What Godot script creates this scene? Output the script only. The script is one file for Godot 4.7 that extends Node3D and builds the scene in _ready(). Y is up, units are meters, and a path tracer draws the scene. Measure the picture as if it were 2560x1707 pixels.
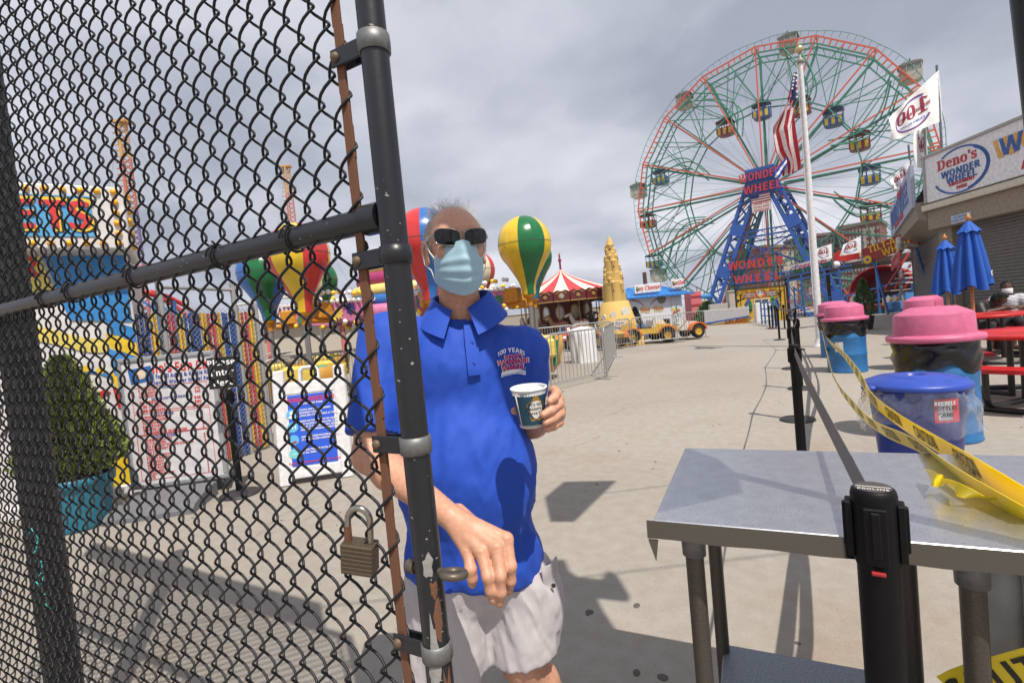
extends Node3D
# Amusement park entrance seen past an open chain-link gate. Units are metres, y is up,
# the camera looks along -z.
var mats := {}
var taken := {}
var rng := RandomNumberGenerator.new()
var tex := {}
var fonts := {}

func _ready():
	rng.seed = 7
	set_view()
	make_textures()
	make_ground()
	make_gate()
	make_wheel()
	make_far_buildings()
	make_shop()
	make_right_rides()
	make_middle_rides()
	make_left_side()
	make_bins()
	make_table_and_posts()
	make_seating()
	make_flags()
	make_man()
	make_overhead()

# ---------------------------------------------------------------- camera, sky, sun
func set_view():
	var cam := Camera3D.new()
	cam.name = "camera"
	cam.fov = 68.65
	cam.near = 0.05
	cam.far = 1500.0
	cam.position = Vector3(0, 1.38, 0)
	cam.basis = Basis(Vector3.RIGHT, -0.03998) * Basis(Vector3.BACK, -0.09571)
	add_child(cam)
	cam.current = true
	var sun := DirectionalLight3D.new()
	sun.name = "sun"
	sun.light_color = Color(1.0, 0.965, 0.915)
	sun.light_energy = 1.5
	sun.light_angular_distance = 0.5
	sun.shadow_enabled = true
	add_child(sun)
	sun.look_at_from_position(Vector3.ZERO, Vector3(-0.25, -1.0, -0.52), Vector3.UP)
	var env := Environment.new()
	env.background_mode = Environment.BG_SKY
	env.tonemap_mode = Environment.TONE_MAPPER_LINEAR
	env.tonemap_exposure = 1.14
	env.sdfgi_enabled = true
	env.ssao_enabled = true
	env.ssil_enabled = true
	env.background_energy_multiplier = 1.0
	env.fog_enabled = true
	env.fog_density = 0.0003
	env.fog_light_color = Color(0.72, 0.75, 0.82)
	var sky := Sky.new()
	var pm := PanoramaSkyMaterial.new()
	pm.panorama = ImageTexture.create_from_image(sky_image())
	sky.sky_material = pm
	env.sky = sky
	var we := WorldEnvironment.new()
	we.name = "world_environment"
	we.environment = env
	add_child(we)

# broken grey cloud deck: noise sampled on a flat layer overhead, with thin spots of blue
func sky_image() -> Image:
	var w := 1536
	var h := 768
	var n := FastNoiseLite.new()
	n.seed = 11
	n.noise_type = FastNoiseLite.TYPE_SIMPLEX_SMOOTH
	n.frequency = 0.5
	n.fractal_octaves = 5
	n.fractal_gain = 0.5
	n.domain_warp_enabled = true
	n.domain_warp_amplitude = 0.7
	n.domain_warp_frequency = 0.5
	var n2 := FastNoiseLite.new()
	n2.seed = 5
	n2.noise_type = FastNoiseLite.TYPE_SIMPLEX_SMOOTH
	n2.frequency = 0.22
	n2.fractal_octaves = 3
	var img := Image.create(w, h, false, Image.FORMAT_RGB8)
	var dark := Color(0.62, 0.64, 0.70)
	var mid := Color(0.75, 0.765, 0.81)
	var lite := Color(0.865, 0.87, 0.905)
	var blue := Color(0.47, 0.60, 0.80)
	for y in h:
		var el := PI * (0.5 - (y + 0.5) / h)
		var se := maxf(sin(el), 0.0) + 0.16
		var ce := cos(el)
		for x in w:
			var az := TAU * (x + 0.5) / w
			var u := ce * sin(az) / se
			var v := ce * cos(az) / se
			var a := n.get_noise_2d(u * 1.5 + 3.1, v * 1.5) * 0.62 + n2.get_noise_2d(u, v) * 0.7 + 0.04
			var c: Color
			if a < 0.0:
				c = mid.lerp(dark, clampf(-a * 2.3, 0.0, 1.0))
			else:
				c = mid.lerp(lite, clampf(a * 2.6, 0.0, 1.0))
				if a > 0.72:
					c = c.lerp(blue, clampf((a - 0.72) * 3.0, 0.0, 0.55))
			img.set_pixel(x, y, c)
	return img

# ---------------------------------------------------------------- materials
func noise_image(size: int, freq: float, oct: int, lo: float, hi: float, sd: int, kind := FastNoiseLite.TYPE_SIMPLEX_SMOOTH) -> Image:
	var n := FastNoiseLite.new()
	n.seed = sd
	n.noise_type = kind
	n.frequency = freq
	n.fractal_octaves = oct
	var im := n.get_seamless_image(size, size)
	im.convert(Image.FORMAT_RGB8)
	for y in size:
		for x in size:
			var v := lerpf(lo, hi, im.get_pixel(x, y).r)
			im.set_pixel(x, y, Color(v, v, v))
	return im

func as_tex(im: Image) -> ImageTexture:
	im.generate_mipmaps()
	return ImageTexture.create_from_image(im)

func make_textures():
	tex.grain = as_tex(noise_image(256, 0.16, 4, 0.72, 1.0, 1))
	tex.mottle = as_tex(noise_image(256, 0.02, 5, 0.84, 1.0, 2))
	tex.cloth = as_tex(noise_image(256, 0.3, 2, 0.84, 1.0, 3))
	var b := noise_image(256, 0.05, 4, 0.0, 1.0, 4)
	tex.bump = as_tex(b)
	var bn := noise_image(256, 0.05, 4, 0.0, 1.0, 6)
	bn.bump_map_to_normal_map(2.0)
	tex.bump_n = as_tex(bn)
	var gn := noise_image(256, 0.25, 3, 0.0, 1.0, 9)
	gn.bump_map_to_normal_map(2.0)
	tex.grain_n = as_tex(gn)

# one shared material per key; t names the texture that gives it grain, sc its repeats per metre
func mt(key: String, c: Color = Color.WHITE, rough := 0.6, metal := 0.0, t := "mottle", sc := 1.7) -> StandardMaterial3D:
	if mats.has(key):
		return mats[key]
	var m := StandardMaterial3D.new()
	m.resource_name = key
	m.albedo_color = c
	m.roughness = rough
	m.metallic = metal
	if t != "":
		m.albedo_texture = tex[t]
		m.uv1_triplanar = true
		m.uv1_world_triplanar = true
		m.uv1_scale = Vector3.ONE * sc
	mats[key] = m
	return m

func rgb(r, g, b) -> Color:
	return Color(r / 255.0, g / 255.0, b / 255.0)

# ---------------------------------------------------------------- mesh helpers
func mb() -> SurfaceTool:
	var s := SurfaceTool.new()
	s.begin(Mesh.PRIMITIVE_TRIANGLES)
	s.set_smooth_group(-1)
	return s

func tri(s: SurfaceTool, a: Vector3, b: Vector3, c: Vector3):
	s.add_vertex(a); s.add_vertex(b); s.add_vertex(c)

func quad(s: SurfaceTool, a: Vector3, b: Vector3, c: Vector3, d: Vector3):
	tri(s, a, b, c); tri(s, a, c, d)

# box with chamfered edges (bev 0: plain)
func box(s: SurfaceTool, x: Transform3D, size: Vector3, bev := 0.0):
	s.set_smooth_group(-1)
	var h := size * 0.5
	if bev <= 0.0:
		var p := []
		for i in 8:
			p.append(x * Vector3(h.x if i & 1 else -h.x, h.y if i & 2 else -h.y, h.z if i & 4 else -h.z))
		quad(s, p[0], p[1], p[3], p[2]); quad(s, p[5], p[4], p[6], p[7])
		quad(s, p[4], p[0], p[2], p[6]); quad(s, p[1], p[5], p[7], p[3])
		quad(s, p[2], p[3], p[7], p[6]); quad(s, p[4], p[5], p[1], p[0])
		return
	var q := h - Vector3.ONE * bev
	var v := {}
	for i in 8:
		var sx := 1.0 if i & 1 else -1.0
		var sy := 1.0 if i & 2 else -1.0
		var sz := 1.0 if i & 4 else -1.0
		v[i * 3] = x * Vector3(sx * h.x, sy * q.y, sz * q.z)
		v[i * 3 + 1] = x * Vector3(sx * q.x, sy * h.y, sz * q.z)
		v[i * 3 + 2] = x * Vector3(sx * q.x, sy * q.y, sz * h.z)
	for f in [[0, [0, 2, 6, 4]], [0, [1, 5, 7, 3]], [1, [2, 3, 7, 6]], [1, [0, 4, 5, 1]], [2, [0, 1, 3, 2]], [2, [4, 6, 7, 5]]]:
		var k: int = f[0]
		var c: Array = f[1]
		quad(s, v[c[0] * 3 + k], v[c[1] * 3 + k], v[c[2] * 3 + k], v[c[3] * 3 + k])
	for e in [[0, 1, 1, 2], [2, 3, 2, 1], [4, 5, 2, 1], [6, 7, 1, 2], [0, 2, 2, 0], [1, 3, 0, 2], [4, 6, 0, 2], [5, 7, 2, 0], [0, 4, 0, 1], [1, 5, 1, 0], [2, 6, 1, 0], [3, 7, 0, 1]]:
		quad(s, v[e[0] * 3 + e[2]], v[e[1] * 3 + e[2]], v[e[1] * 3 + e[3]], v[e[0] * 3 + e[3]])
	for i in 8:
		if i in [0, 3, 5, 6]:
			tri(s, v[i * 3], v[i * 3 + 1], v[i * 3 + 2])
		else:
			tri(s, v[i * 3], v[i * 3 + 2], v[i * 3 + 1])

func at(p: Vector3, b := Basis.IDENTITY) -> Transform3D:
	return Transform3D(b, p)

# a square bar from a to b
func bar(s: SurfaceTool, a: Vector3, b: Vector3, w: float, d := -1.0, bev := 0.0):
	var y := (b - a).normalized()
	var x := y.cross(Vector3.BACK if absf(y.z) < 0.9 else Vector3.RIGHT).normalized()
	var z := x.cross(y)
	box(s, Transform3D(Basis(x, y, z), (a + b) * 0.5), Vector3(w, a.distance_to(b), d if d > 0.0 else w), bev)

# a round tube through points; r is a number or one number per point
func tube(s: SurfaceTool, pts: Array, r, sides := 8, caps := true, flat := 1.0):
	s.set_smooth_group(0)
	var n := pts.size()
	var t0: Vector3 = (pts[1] - pts[0]).normalized()
	var u := t0.cross(Vector3.UP if absf(t0.y) < 0.9 else Vector3.RIGHT).normalized()
	var ring := []
	for i in n:
		var t: Vector3
		if i == 0: t = pts[1] - pts[0]
		elif i == n - 1: t = pts[i] - pts[i - 1]
		else: t = (pts[i + 1] - pts[i]).normalized() + (pts[i] - pts[i - 1]).normalized()
		t = t.normalized()
		u = (u - t * u.dot(t)).normalized()
		var w := t.cross(u)
		var rr: float = r[i] if r is Array else r
		var q := []
		for k in sides:
			var a := TAU * k / sides
			q.append(pts[i] + (u * cos(a) + w * sin(a) * flat) * rr)
		ring.append(q)
	for i in n - 1:
		for k in sides:
			var j := (k + 1) % sides
			quad(s, ring[i][k], ring[i][j], ring[i + 1][j], ring[i + 1][k])
	if caps:
		s.set_smooth_group(-1)
		for k in range(1, sides - 1):
			tri(s, ring[0][0], ring[0][k + 1], ring[0][k])
			tri(s, ring[n - 1][0], ring[n - 1][k], ring[n - 1][k + 1])

func rod(s: SurfaceTool, a: Vector3, b: Vector3, r: float, sides := 8):
	tube(s, [a, b], r, sides)

# profile of (radius, height) turned round the y axis of x; smooth unless the profile repeats a point
func lathe(s: SurfaceTool, prof: Array, segs := 24, x := Transform3D.IDENTITY, sx := 1.0, sz := 1.0):
	var g := 1
	for i in prof.size() - 1:
		var p: Vector2 = prof[i]
		var q: Vector2 = prof[i + 1]
		if p.is_equal_approx(q):
			g += 1
			continue
		s.set_smooth_group(g)
		for k in segs:
			var a := TAU * k / segs
			var b := TAU * (k + 1) / segs
			var v0 := x * Vector3(p.x * cos(a) * sx, p.y, p.x * sin(a) * sz)
			var v1 := x * Vector3(p.x * cos(b) * sx, p.y, p.x * sin(b) * sz)
			var v2 := x * Vector3(q.x * cos(b) * sx, q.y, q.x * sin(b) * sz)
			var v3 := x * Vector3(q.x * cos(a) * sx, q.y, q.x * sin(a) * sz)
			if p.x > 1e-6: tri(s, v0, v1, v2)
			if q.x > 1e-6: tri(s, v0, v2, v3)
	s.set_smooth_group(-1)

func ball(s: SurfaceTool, c: Vector3, r: float, segs := 12, sy := 1.0):
	var pr := []
	var n := maxi(4, segs / 2)
	for i in n + 1:
		var a := -PI / 2 + PI * i / n
		pr.append(Vector2(maxf(0.0, cos(a)) * r, sin(a) * r * sy))
	lathe(s, pr, segs, at(c))

# polygon in the xy plane of x, thick along its z
func prism(s: SurfaceTool, poly: Array, depth: float, x := Transform3D.IDENTITY):
	s.set_smooth_group(-1)
	var pp := PackedVector2Array(poly)
	var ids := Geometry2D.triangulate_polygon(pp)
	var f := depth * 0.5
	for i in range(0, ids.size(), 3):
		var a := pp[ids[i]]
		var b := pp[ids[i + 1]]
		var c := pp[ids[i + 2]]
		if (b - a).cross(c - a) > 0.0:
			var t := b; b = c; c = t
		tri(s, x * Vector3(a.x, a.y, f), x * Vector3(b.x, b.y, f), x * Vector3(c.x, c.y, f))
		tri(s, x * Vector3(a.x, a.y, -f), x * Vector3(c.x, c.y, -f), x * Vector3(b.x, b.y, -f))
	for i in pp.size():
		var a := pp[i]
		var b := pp[(i + 1) % pp.size()]
		quad(s, x * Vector3(a.x, a.y, -f), x * Vector3(b.x, b.y, -f), x * Vector3(b.x, b.y, f), x * Vector3(a.x, a.y, f))

func ring_poly(r: float, n: int, sx := 1.0, c := Vector2.ZERO, a0 := 0.0, a1 := TAU) -> Array:
	var o := []
	var full := absf(a1 - a0 - TAU) < 1e-4
	for i in (n if full else n + 1):
		var a := lerpf(a0, a1, float(i) / n)
		o.append(c + Vector2(cos(a) * sx, sin(a)) * r)
	return o

# part of a flat ring (an arc with width)
func arc_poly(r0: float, r1: float, a0: float, a1: float, n: int, sx := 1.0, c := Vector2.ZERO) -> Array:
	var o := []
	for i in n + 1:
		var a := lerpf(a0, a1, float(i) / n)
		o.append(c + Vector2(cos(a) * sx, sin(a)) * r1)
	for i in n + 1:
		var a := lerpf(a1, a0, float(i) / n)
		o.append(c + Vector2(cos(a) * sx, sin(a)) * r0)
	return o

# a bent sheet f(u, v) with thickness
func sheet(s: SurfaceTool, nu: int, nv: int, f: Callable, thick := 0.004):
	var p := []
	for i in nu + 1:
		var row := []
		for j in nv + 1:
			row.append(f.call(float(i) / nu, float(j) / nv))
		p.append(row)
	var q := []
	for i in nu + 1:
		var row := []
		for j in nv + 1:
			var du: Vector3 = p[mini(i + 1, nu)][j] - p[maxi(i - 1, 0)][j]
			var dv: Vector3 = p[i][mini(j + 1, nv)] - p[i][maxi(j - 1, 0)]
			row.append(p[i][j] - du.cross(dv).normalized() * thick)
		q.append(row)
	s.set_smooth_group(1)
	for i in nu:
		for j in nv:
			quad(s, p[i][j], p[i][j + 1], p[i + 1][j + 1], p[i + 1][j])
	s.set_smooth_group(2)
	for i in nu:
		for j in nv:
			quad(s, q[i][j], q[i + 1][j], q[i + 1][j + 1], q[i][j + 1])
	s.set_smooth_group(-1)
	for i in nu:
		quad(s, p[i][0], p[i + 1][0], q[i + 1][0], q[i][0])
		quad(s, p[i + 1][nv], p[i][nv], q[i][nv], q[i + 1][nv])
	for j in nv:
		quad(s, p[0][j + 1], p[0][j], q[0][j], q[0][j + 1])
		quad(s, p[nu][j], p[nu][j + 1], q[nu][j + 1], q[nu][j])

func mesh_of(s: SurfaceTool) -> ArrayMesh:
	s.generate_normals()
	return s.commit()

func put(called: String, m: Mesh, material: Material, parent: Node, x := Transform3D.IDENTITY) -> MeshInstance3D:
	var o := MeshInstance3D.new()
	o.mesh = m
	o.material_override = material
	o.transform = x
	if parent == self:
		o.name = numbered(called)
		add_child(o)
	else:
		o.name = called
		parent.add_child(o, true)
	return o

func obj(called: String, s: SurfaceTool, material: Material, parent: Node) -> MeshInstance3D:
	return put(called, mesh_of(s), material, parent)

func numbered(called: String) -> String:
	var k: int = taken.get(called, 0)
	taken[called] = k + 1
	return called if k == 0 else "%s_%03d" % [called, k]

func tag(o: Node, label: String, category: String, group := "") -> Node:
	o.set_meta("label", label)
	o.set_meta("category", category)
	if group != "": o.set_meta("group", group)
	return o

func thing(called: String, label: String, category: String, where := Vector3.ZERO, turn := 0.0, group := "") -> Node3D:
	var o := Node3D.new()
	o.name = numbered(called)
	add_child(o)
	o.position = where
	o.rotation.y = turn
	tag(o, label, category, group)
	return o

func copy(src: Node3D, called: String, label: String, where: Vector3, turn := 0.0) -> Node3D:
	var c := src.duplicate()
	c.name = numbered(called)
	add_child(c)
	c.position = where
	c.rotation.y = turn
	c.set_meta("label", label)
	return c

func structure(o: Node) -> Node:
	o.set_meta("kind", "structure")
	return o

func stuff(o: Node) -> Node:
	o.set_meta("kind", "stuff")
	return o

# frame standing at a with x along a -> b (level), y up, z towards the viewer's side
func along(a: Vector3, b: Vector3) -> Transform3D:
	var x := Vector3(b.x - a.x, 0, b.z - a.z).normalized()
	return Transform3D(Basis(x, Vector3.UP, x.cross(Vector3.UP)), a)

func lookat(a: Vector3, yaw_deg: float) -> Transform3D:
	return Transform3D(Basis(Vector3.UP, deg_to_rad(yaw_deg)), a)

# ---------------------------------------------------------------- lettering
func font(kind: String) -> Font:
	if not fonts.has(kind):
		var f := SystemFont.new()
		f.font_names = PackedStringArray(["Droid Serif" if kind.begins_with("serif") else "Droid Sans"])
		f.font_weight = 700 if kind.contains("bold") else 400
		f.font_italic = kind.contains("italic")
		fonts[kind] = f
	return fonts[kind]

func text_mesh(t: String, h: float, kind := "bold", depth := 0.003, align := HORIZONTAL_ALIGNMENT_CENTER, spacing := 0.0) -> TextMesh:
	var m := TextMesh.new()
	m.text = t
	m.font = font(kind)
	m.font_size = 32
	m.pixel_size = h / 32.0
	m.depth = depth
	m.curve_step = 2.0
	m.horizontal_alignment = align
	m.vertical_alignment = VERTICAL_ALIGNMENT_CENTER
	m.line_spacing = spacing
	return m

# letters h tall standing on frame x at (px, py), a little proud of its plane
func letters(t: String, h: float, material: Material, parent: Node, x: Transform3D, p: Vector3, kind := "bold", sx := 1.0, depth := 0.003, align := HORIZONTAL_ALIGNMENT_CENTER, turn := 0.0, spacing := 0.0) -> MeshInstance3D:
	var b := x.basis * Basis(Vector3.BACK, turn) * Basis.from_scale(Vector3(sx, 1, 1))
	return put("lettering", text_mesh(t, h, kind, depth, align, spacing), material, parent, Transform3D(b, x * p))

# lettering bent over a surface: f takes (x, y) in metres and the lift, returns a point
func bent_letters(t: String, h: float, material: Material, parent: Node, f: Callable, kind := "bold") -> MeshInstance3D:
	var m := text_mesh(t, h, kind, 0.0)
	var s := mb()
	var arr := m.get_mesh_arrays()
	var v: PackedVector3Array = arr[Mesh.ARRAY_VERTEX]
	var idx = arr[Mesh.ARRAY_INDEX]
	var num: int = idx.size() if idx != null and idx.size() > 0 else v.size()
	for i in num:
		var p := v[idx[i]] if idx != null and idx.size() > 0 else v[i]
		s.add_vertex(f.call(p.x, p.y))
	return obj("lettering", s, material, parent)

# ---------------------------------------------------------------- ground
func concrete_image() -> Image:
	var sz = 1024
	var fine = noise_image(sz, 0.22, 3, 0.0, 1.0, 21)
	var mid = noise_image(sz, 0.012, 5, 0.0, 1.0, 22)
	var spk = noise_image(sz, 0.11, 2, 0.0, 1.0, 23)
	var im = Image.create(sz, sz, false, Image.FORMAT_RGB8)
	for y in sz:
		for x in sz:
			var a = fine.get_pixel(x, y).r
			var b = mid.get_pixel(x, y).r
			var c = spk.get_pixel(x, y).r
			var v = 0.80 + (a - 0.5) * 0.13 + (b - 0.5) * 0.06
			if c > 0.78: v -= (c - 0.78) * 1.1
			if c < 0.2: v += (0.2 - c) * 0.5
			im.set_pixel(x, y, Color(v, v * (0.985 + 0.02 * b), v * (0.955 + 0.04 * b)))
	return im

func make_ground():
	var m = StandardMaterial3D.new()
	m.resource_name = "concrete"
	m.albedo_texture = as_tex(concrete_image())
	m.albedo_color = rgb(187, 181, 175)
	m.roughness = 0.88
	m.uv1_triplanar = true
	m.uv1_world_triplanar = true
	m.uv1_scale = Vector3.ONE * 0.62
	m.normal_enabled = true
	m.normal_texture = tex.grain_n
	m.normal_scale = 0.12
	m.vertex_color_use_as_albedo = true
	mats["concrete"] = m
	# one sheet out to the horizon; its coarse stains are a tint per vertex
	var n = FastNoiseLite.new()
	n.seed = 31
	n.frequency = 0.35
	n.fractal_octaves = 4
	var n2 = FastNoiseLite.new()
	n2.seed = 32
	n2.frequency = 0.06
	n2.fractal_octaves = 3
	var n3 = FastNoiseLite.new()
	n3.seed = 33
	n3.frequency = 0.8
	n3.fractal_octaves = 4
	var rust_at = [Vector3(1.259, 0, -2.02), Vector3(2.618, 0, -4.365), Vector3(1.067, 0, -1.849), Vector3(1.549, 0, -1.988), Vector3(0.647, 0, -4.688)]
	var xs = []
	var zs = []
	var g = -14.0
	while g < 32.0:
		xs.append(g)
		g += 0.12 if g > -3.0 and g < 5.0 else 0.4
	xs = [-900.0, -200.0, -50.0, -20.0] + xs + [36.0, 45.0, 80.0, 200.0, 900.0]
	g = 3.0
	while g > -40.0:
		zs.append(g)
		g -= 0.12 if g < -1.2 and g > -8.0 else 0.4
	zs = [400.0, 60.0, 12.0] + zs + [-46.0, -60.0, -120.0, -300.0, -1100.0]
	var s = mb()
	s.set_smooth_group(0)
	var tint = func(x: float, z: float) -> Color:
		var a = n.get_noise_2d(x, z) * 0.10 + n2.get_noise_2d(x, z) * 0.10
		# rust and spill stains with ragged edges
		var st = clampf((n3.get_noise_2d(x, z) - 0.36) * 5.0, 0.0, 1.0) * 0.5
		for q in rust_at: st = maxf(st, clampf((1.0 - Vector2(x, z).distance_to(Vector2(q.x, q.z)) / 0.3 + n.get_noise_2d(x * 9.0, z * 9.0) * 0.9), 0.0, 1.0) * 0.8)
		return Color(0.95 + a - st * 0.06, 0.94 + a * 1.05 - st * 0.15, 0.93 + a * 1.1 - st * 0.24)
	for i in xs.size() - 1:
		for j in zs.size() - 1:
			for q in [[i, j], [i, j + 1], [i + 1, j + 1], [i, j], [i + 1, j + 1], [i + 1, j]]:
				var x: float = xs[q[0]]
				var z: float = zs[q[1]]
				s.set_color(tint.call(x, z))
				# the park behind lies lower, down a ramp
				s.add_vertex(Vector3(x, -3.0 if z < -37.0 and x > 13.5 else 0.0, z))
	structure(obj("ground", s, m, self))
	# trodden gum spots, and cracks, lying on the concrete
	var gs = mb()
	rng.seed = 41
	var spots = [Vector3(0.464, 0, -2.288), Vector3(0.353, 0, -1.855), Vector3(0.442, 0, -1.819), Vector3(0.239, 0, -2.273), Vector3(0.462, 0, -3.868), Vector3(0.573, 0, -3.999), Vector3(1.184, 0, -4.451), Vector3(0.559, 0, -5.171), Vector3(1.016, 0, -1.932), Vector3(0.959, 0, -1.82), Vector3(0.228, 0, -2.253), Vector3(1.136, 0, -3.202), Vector3(0.952, 0, -4.897), Vector3(3.324, 0, -3.459), Vector3(3.374, 0, -3.425)]
	for k in 90:
		spots.append(Vector3(rng.randf_range(-4, 8), 0, rng.randf_range(-12, -1.6)))
	for p in spots:
		var r = rng.randf_range(0.006, 0.016)
		if p in spots.slice(0, 4): r = 0.022
		lathe(gs, [Vector2(r, 0.001), Vector2(r * 0.8, 0.003), Vector2(0, 0.0035)], 9, at(p, Basis(Vector3.UP, rng.randf() * 6.0)), 1.0, rng.randf_range(0.6, 1.0))
	tag(stuff(obj("gum_spots", gs, mt("gum", rgb(92, 86, 80), 0.8), self)), "dark flattened gum spots dotted over the concrete ground", "gum spots")
	var cs = mb()
	for line in [[Vector3(0.76, 0, -6.302), Vector3(1.774, 0, -7.255), Vector3(3.025, 0, -7.438)], [Vector3(4.035, 0, -12.164), Vector3(6.535, 0, -12.25)], [Vector3(-1.995, 0, -3.597), Vector3(-1.993, 0, -3.971), Vector3(-1.712, 0, -4.682)], [Vector3(0.885, 0, -5.583), Vector3(0.57, 0, -5.251), Vector3(0.091, 0, -5.027)], [Vector3(-1.74, 0, -3.829), Vector3(-1.598, 0, -4.043)], [Vector3(1.352, 0, -7.499), Vector3(2.872, 0, -8.753)]]:
		for i in line.size() - 1:
			var a: Vector3 = line[i]
			var b: Vector3 = line[i + 1]
			var nn = int(a.distance_to(b) / 0.12) + 1
			var prev = a
			for k in range(1, nn + 1):
				var c = a.lerp(b, float(k) / nn) + (Vector3(rng.randf_range(-0.02, 0.02), 0, rng.randf_range(-0.03, 0.03)) if k < nn else Vector3.ZERO)
				var w = (c - prev).normalized().cross(Vector3.UP) * rng.randf_range(0.0008, 0.0022)
				var up = Vector3(0, 0.0025, 0)
				quad(cs, prev - w + up, prev + w + up, c + w + up, c - w + up)
				prev = c
	tag(stuff(obj("ground_cracks", cs, mt("crack", rgb(128, 121, 113), 0.9), self)), "thin wandering cracks across the concrete ground", "cracks")

# ---------------------------------------------------------------- chain-link gate
func strand_mesh(w: float, t: float, y0: float, n: int) -> ArrayMesh:
	# one picket: a wire bent to and fro; its rising legs lie in front, the falling ones behind
	var s = mb()
	var pts = []
	var per = 10
	for i in n * per + 1:
		var ph = fposmod(float(i) / per, 1.0)
		var saw = 1.0 - absf(ph * 2.0 - 1.0) * 2.0          # -1 .. 1 .. -1
		var x = signf(saw) * (1.0 - pow(1.0 - absf(saw), 1.25)) * (w * 0.5 + 0.0058)
		var z = sin(ph * TAU) * 0.0085
		pts.append(Vector3(x, y0 + t * i / per, z))
	tube(s, pts, 0.0025, 6, false)
	return mesh_of(s)

func make_gate():
	var black = mt("black paint", rgb(30, 32, 38), 0.33, 0.0, "mottle", 9.0)
	black.metallic_specular = 0.5
	black.roughness = 0.36
	black.normal_enabled = true
	black.normal_texture = tex.bump_n
	black.normal_scale = 0.12
	black.uv1_scale = Vector3.ONE * 7.0
	var rust = mt("rust", rgb(122, 82, 60), 0.9, 0.0, "grain", 9.0)
	rust.normal_enabled = true
	rust.normal_texture = tex.grain_n
	rust.normal_scale = 0.8
	var zinc = mt("dull zinc", rgb(126, 127, 127), 0.5, 0.6, "mottle", 14.0)
	var vinyl = mt("black vinyl wire", rgb(29, 30, 33), 0.45, 0.0, "")
	vinyl.metallic_specular = 0.4
	var post = Vector3(-0.159, 1.366, -0.745)
	var far = Vector3(-1.302, 1.556, -1.37)
	var fr = along(Vector3(far.x, 0, far.z), Vector3(post.x, 0, post.z))   # x runs towards the free edge
	var len = Vector2(post.x - far.x, post.z - far.z).length()
	var g = thing("chain_link_gate", "tall black chain-link gate standing open beside the man", "gate", fr.origin)
	g.basis = fr.basis
	var s = mb()
	tube(s, [Vector3(len, 0.06, 0), Vector3(len, 2.9, 0)], 0.0205, 20)
	var st = obj("end_post", s, black, g)
	st.set_meta("label", "black end post with paint peeling to grey and rust")
	# flakes: bare zinc and rust where the paint has gone, thin scales on the pipe
	rng.seed = 52
	for spec in [[0.90, 0.055, 0.55, 0], [0.955, 0.035, 1.0, 1], [0.83, 0.07, 0.35, 0], [0.745, 0.05, 0.55, 0], [0.79, 0.09, 1.25, 1], [0.70, 0.05, 1.1, 1], [0.65, 0.02, 0.5, 0], [1.03, 0.02, 0.7, 0], [0.62, 0.07, 1.1, 1], [0.995, 0.016, 0.95, 1], [1.95, 0.025, 0.9, 0], [0.865, 0.02, 0.2, 0], [0.70, 0.024, 0.1, 0]]:
		var fs = mb()
		var cy: float = spec[0]
		var hh: float = spec[1]
		var ca: float = spec[2]
		var ring = []
		for k in 14:
			var a = TAU * k / 14
			var rr = rng.randf_range(0.45, 1.0)
			ring.append(Vector2(ca + cos(a) * 0.46 * rr, cy + sin(a) * hh * 1.25 * rr))
		var on = func(p: Vector2, lift: float) -> Vector3: return Vector3(len + sin(p.x) * (0.0205 + lift), p.y, cos(p.x) * (0.0205 + lift))
		var c = Vector2(ca, cy)
		for k in 14:
			var a: Vector2 = ring[k]
			var b: Vector2 = ring[(k + 1) % 14]
			var am = c.lerp(a, 0.5)
			var bm = c.lerp(b, 0.5)
			tri(fs, on.call(c, 0.0008), on.call(bm, 0.0008), on.call(am, 0.0008))
			quad(fs, on.call(am, 0.0008), on.call(bm, 0.0008), on.call(b, 0.0003), on.call(a, 0.0003))
		obj("paint_flake", fs, rust if spec[3] == 1 else mt("bare zinc", rgb(150, 150, 146), 0.7, 0.0, "mottle", 20.0), st)
	var sp = mb()
	for k in 150:
		var on_rail = k % 3 == 0
		var a = rng.randf_range(-0.9, 1.6)
		var rr = rng.randf_range(0.0005, 0.0022)
		var c: Vector3
		var nr: Vector3
		if on_rail:
			nr = Vector3(0, sin(a), cos(a))
			c = Vector3(rng.randf_range(0.0, len - 0.05), 1.555, -0.004) + nr * 0.0197
		else:
			nr = Vector3(sin(a), 0, cos(a))
			c = Vector3(len, rng.randf_range(0.5, 2.1), 0) + nr * 0.0207
		var u = nr.cross(Vector3(0.3, 0.8, 0.1)).normalized() * rr * rng.randf_range(0.6, 2.2)
		var w = nr.cross(u).normalized() * rr
		quad(sp, c - u, c + w * 0.7, c + u, c - w)
	stuff(obj("paint_chips", sp, mt("bare zinc"), g))
	# middle rail, running on past the far post
	s = mb()
	rod(s, Vector3(-1.1, 1.555, -0.004), Vector3(len - 0.02, 1.555, -0.004), 0.0195, 18)
	obj("middle_rail", s, black, g)
	s = mb()
	tube(s, [Vector3(len - 0.055, 1.555, -0.004), Vector3(len - 0.02, 1.555, -0.004)], 0.0235, 18)
	obj("rail_cup", s, black, g)
	s = mb()
	rod(s, Vector3(-1.1, 2.9, 0), Vector3(len, 2.9, 0), 0.0195, 14)
	obj("top_rail", s, black, g)
	s = mb()
	rod(s, Vector3(-1.1, 0.08, 0), Vector3(len, 0.08, 0), 0.0195, 14)
	obj("bottom_rail", s, black, g)
	# rusty tension bar with bands that clamp it to the post
	var bx = len - 0.066
	s = mb()
	var yb = 0.1
	rng.seed = 8
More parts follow.
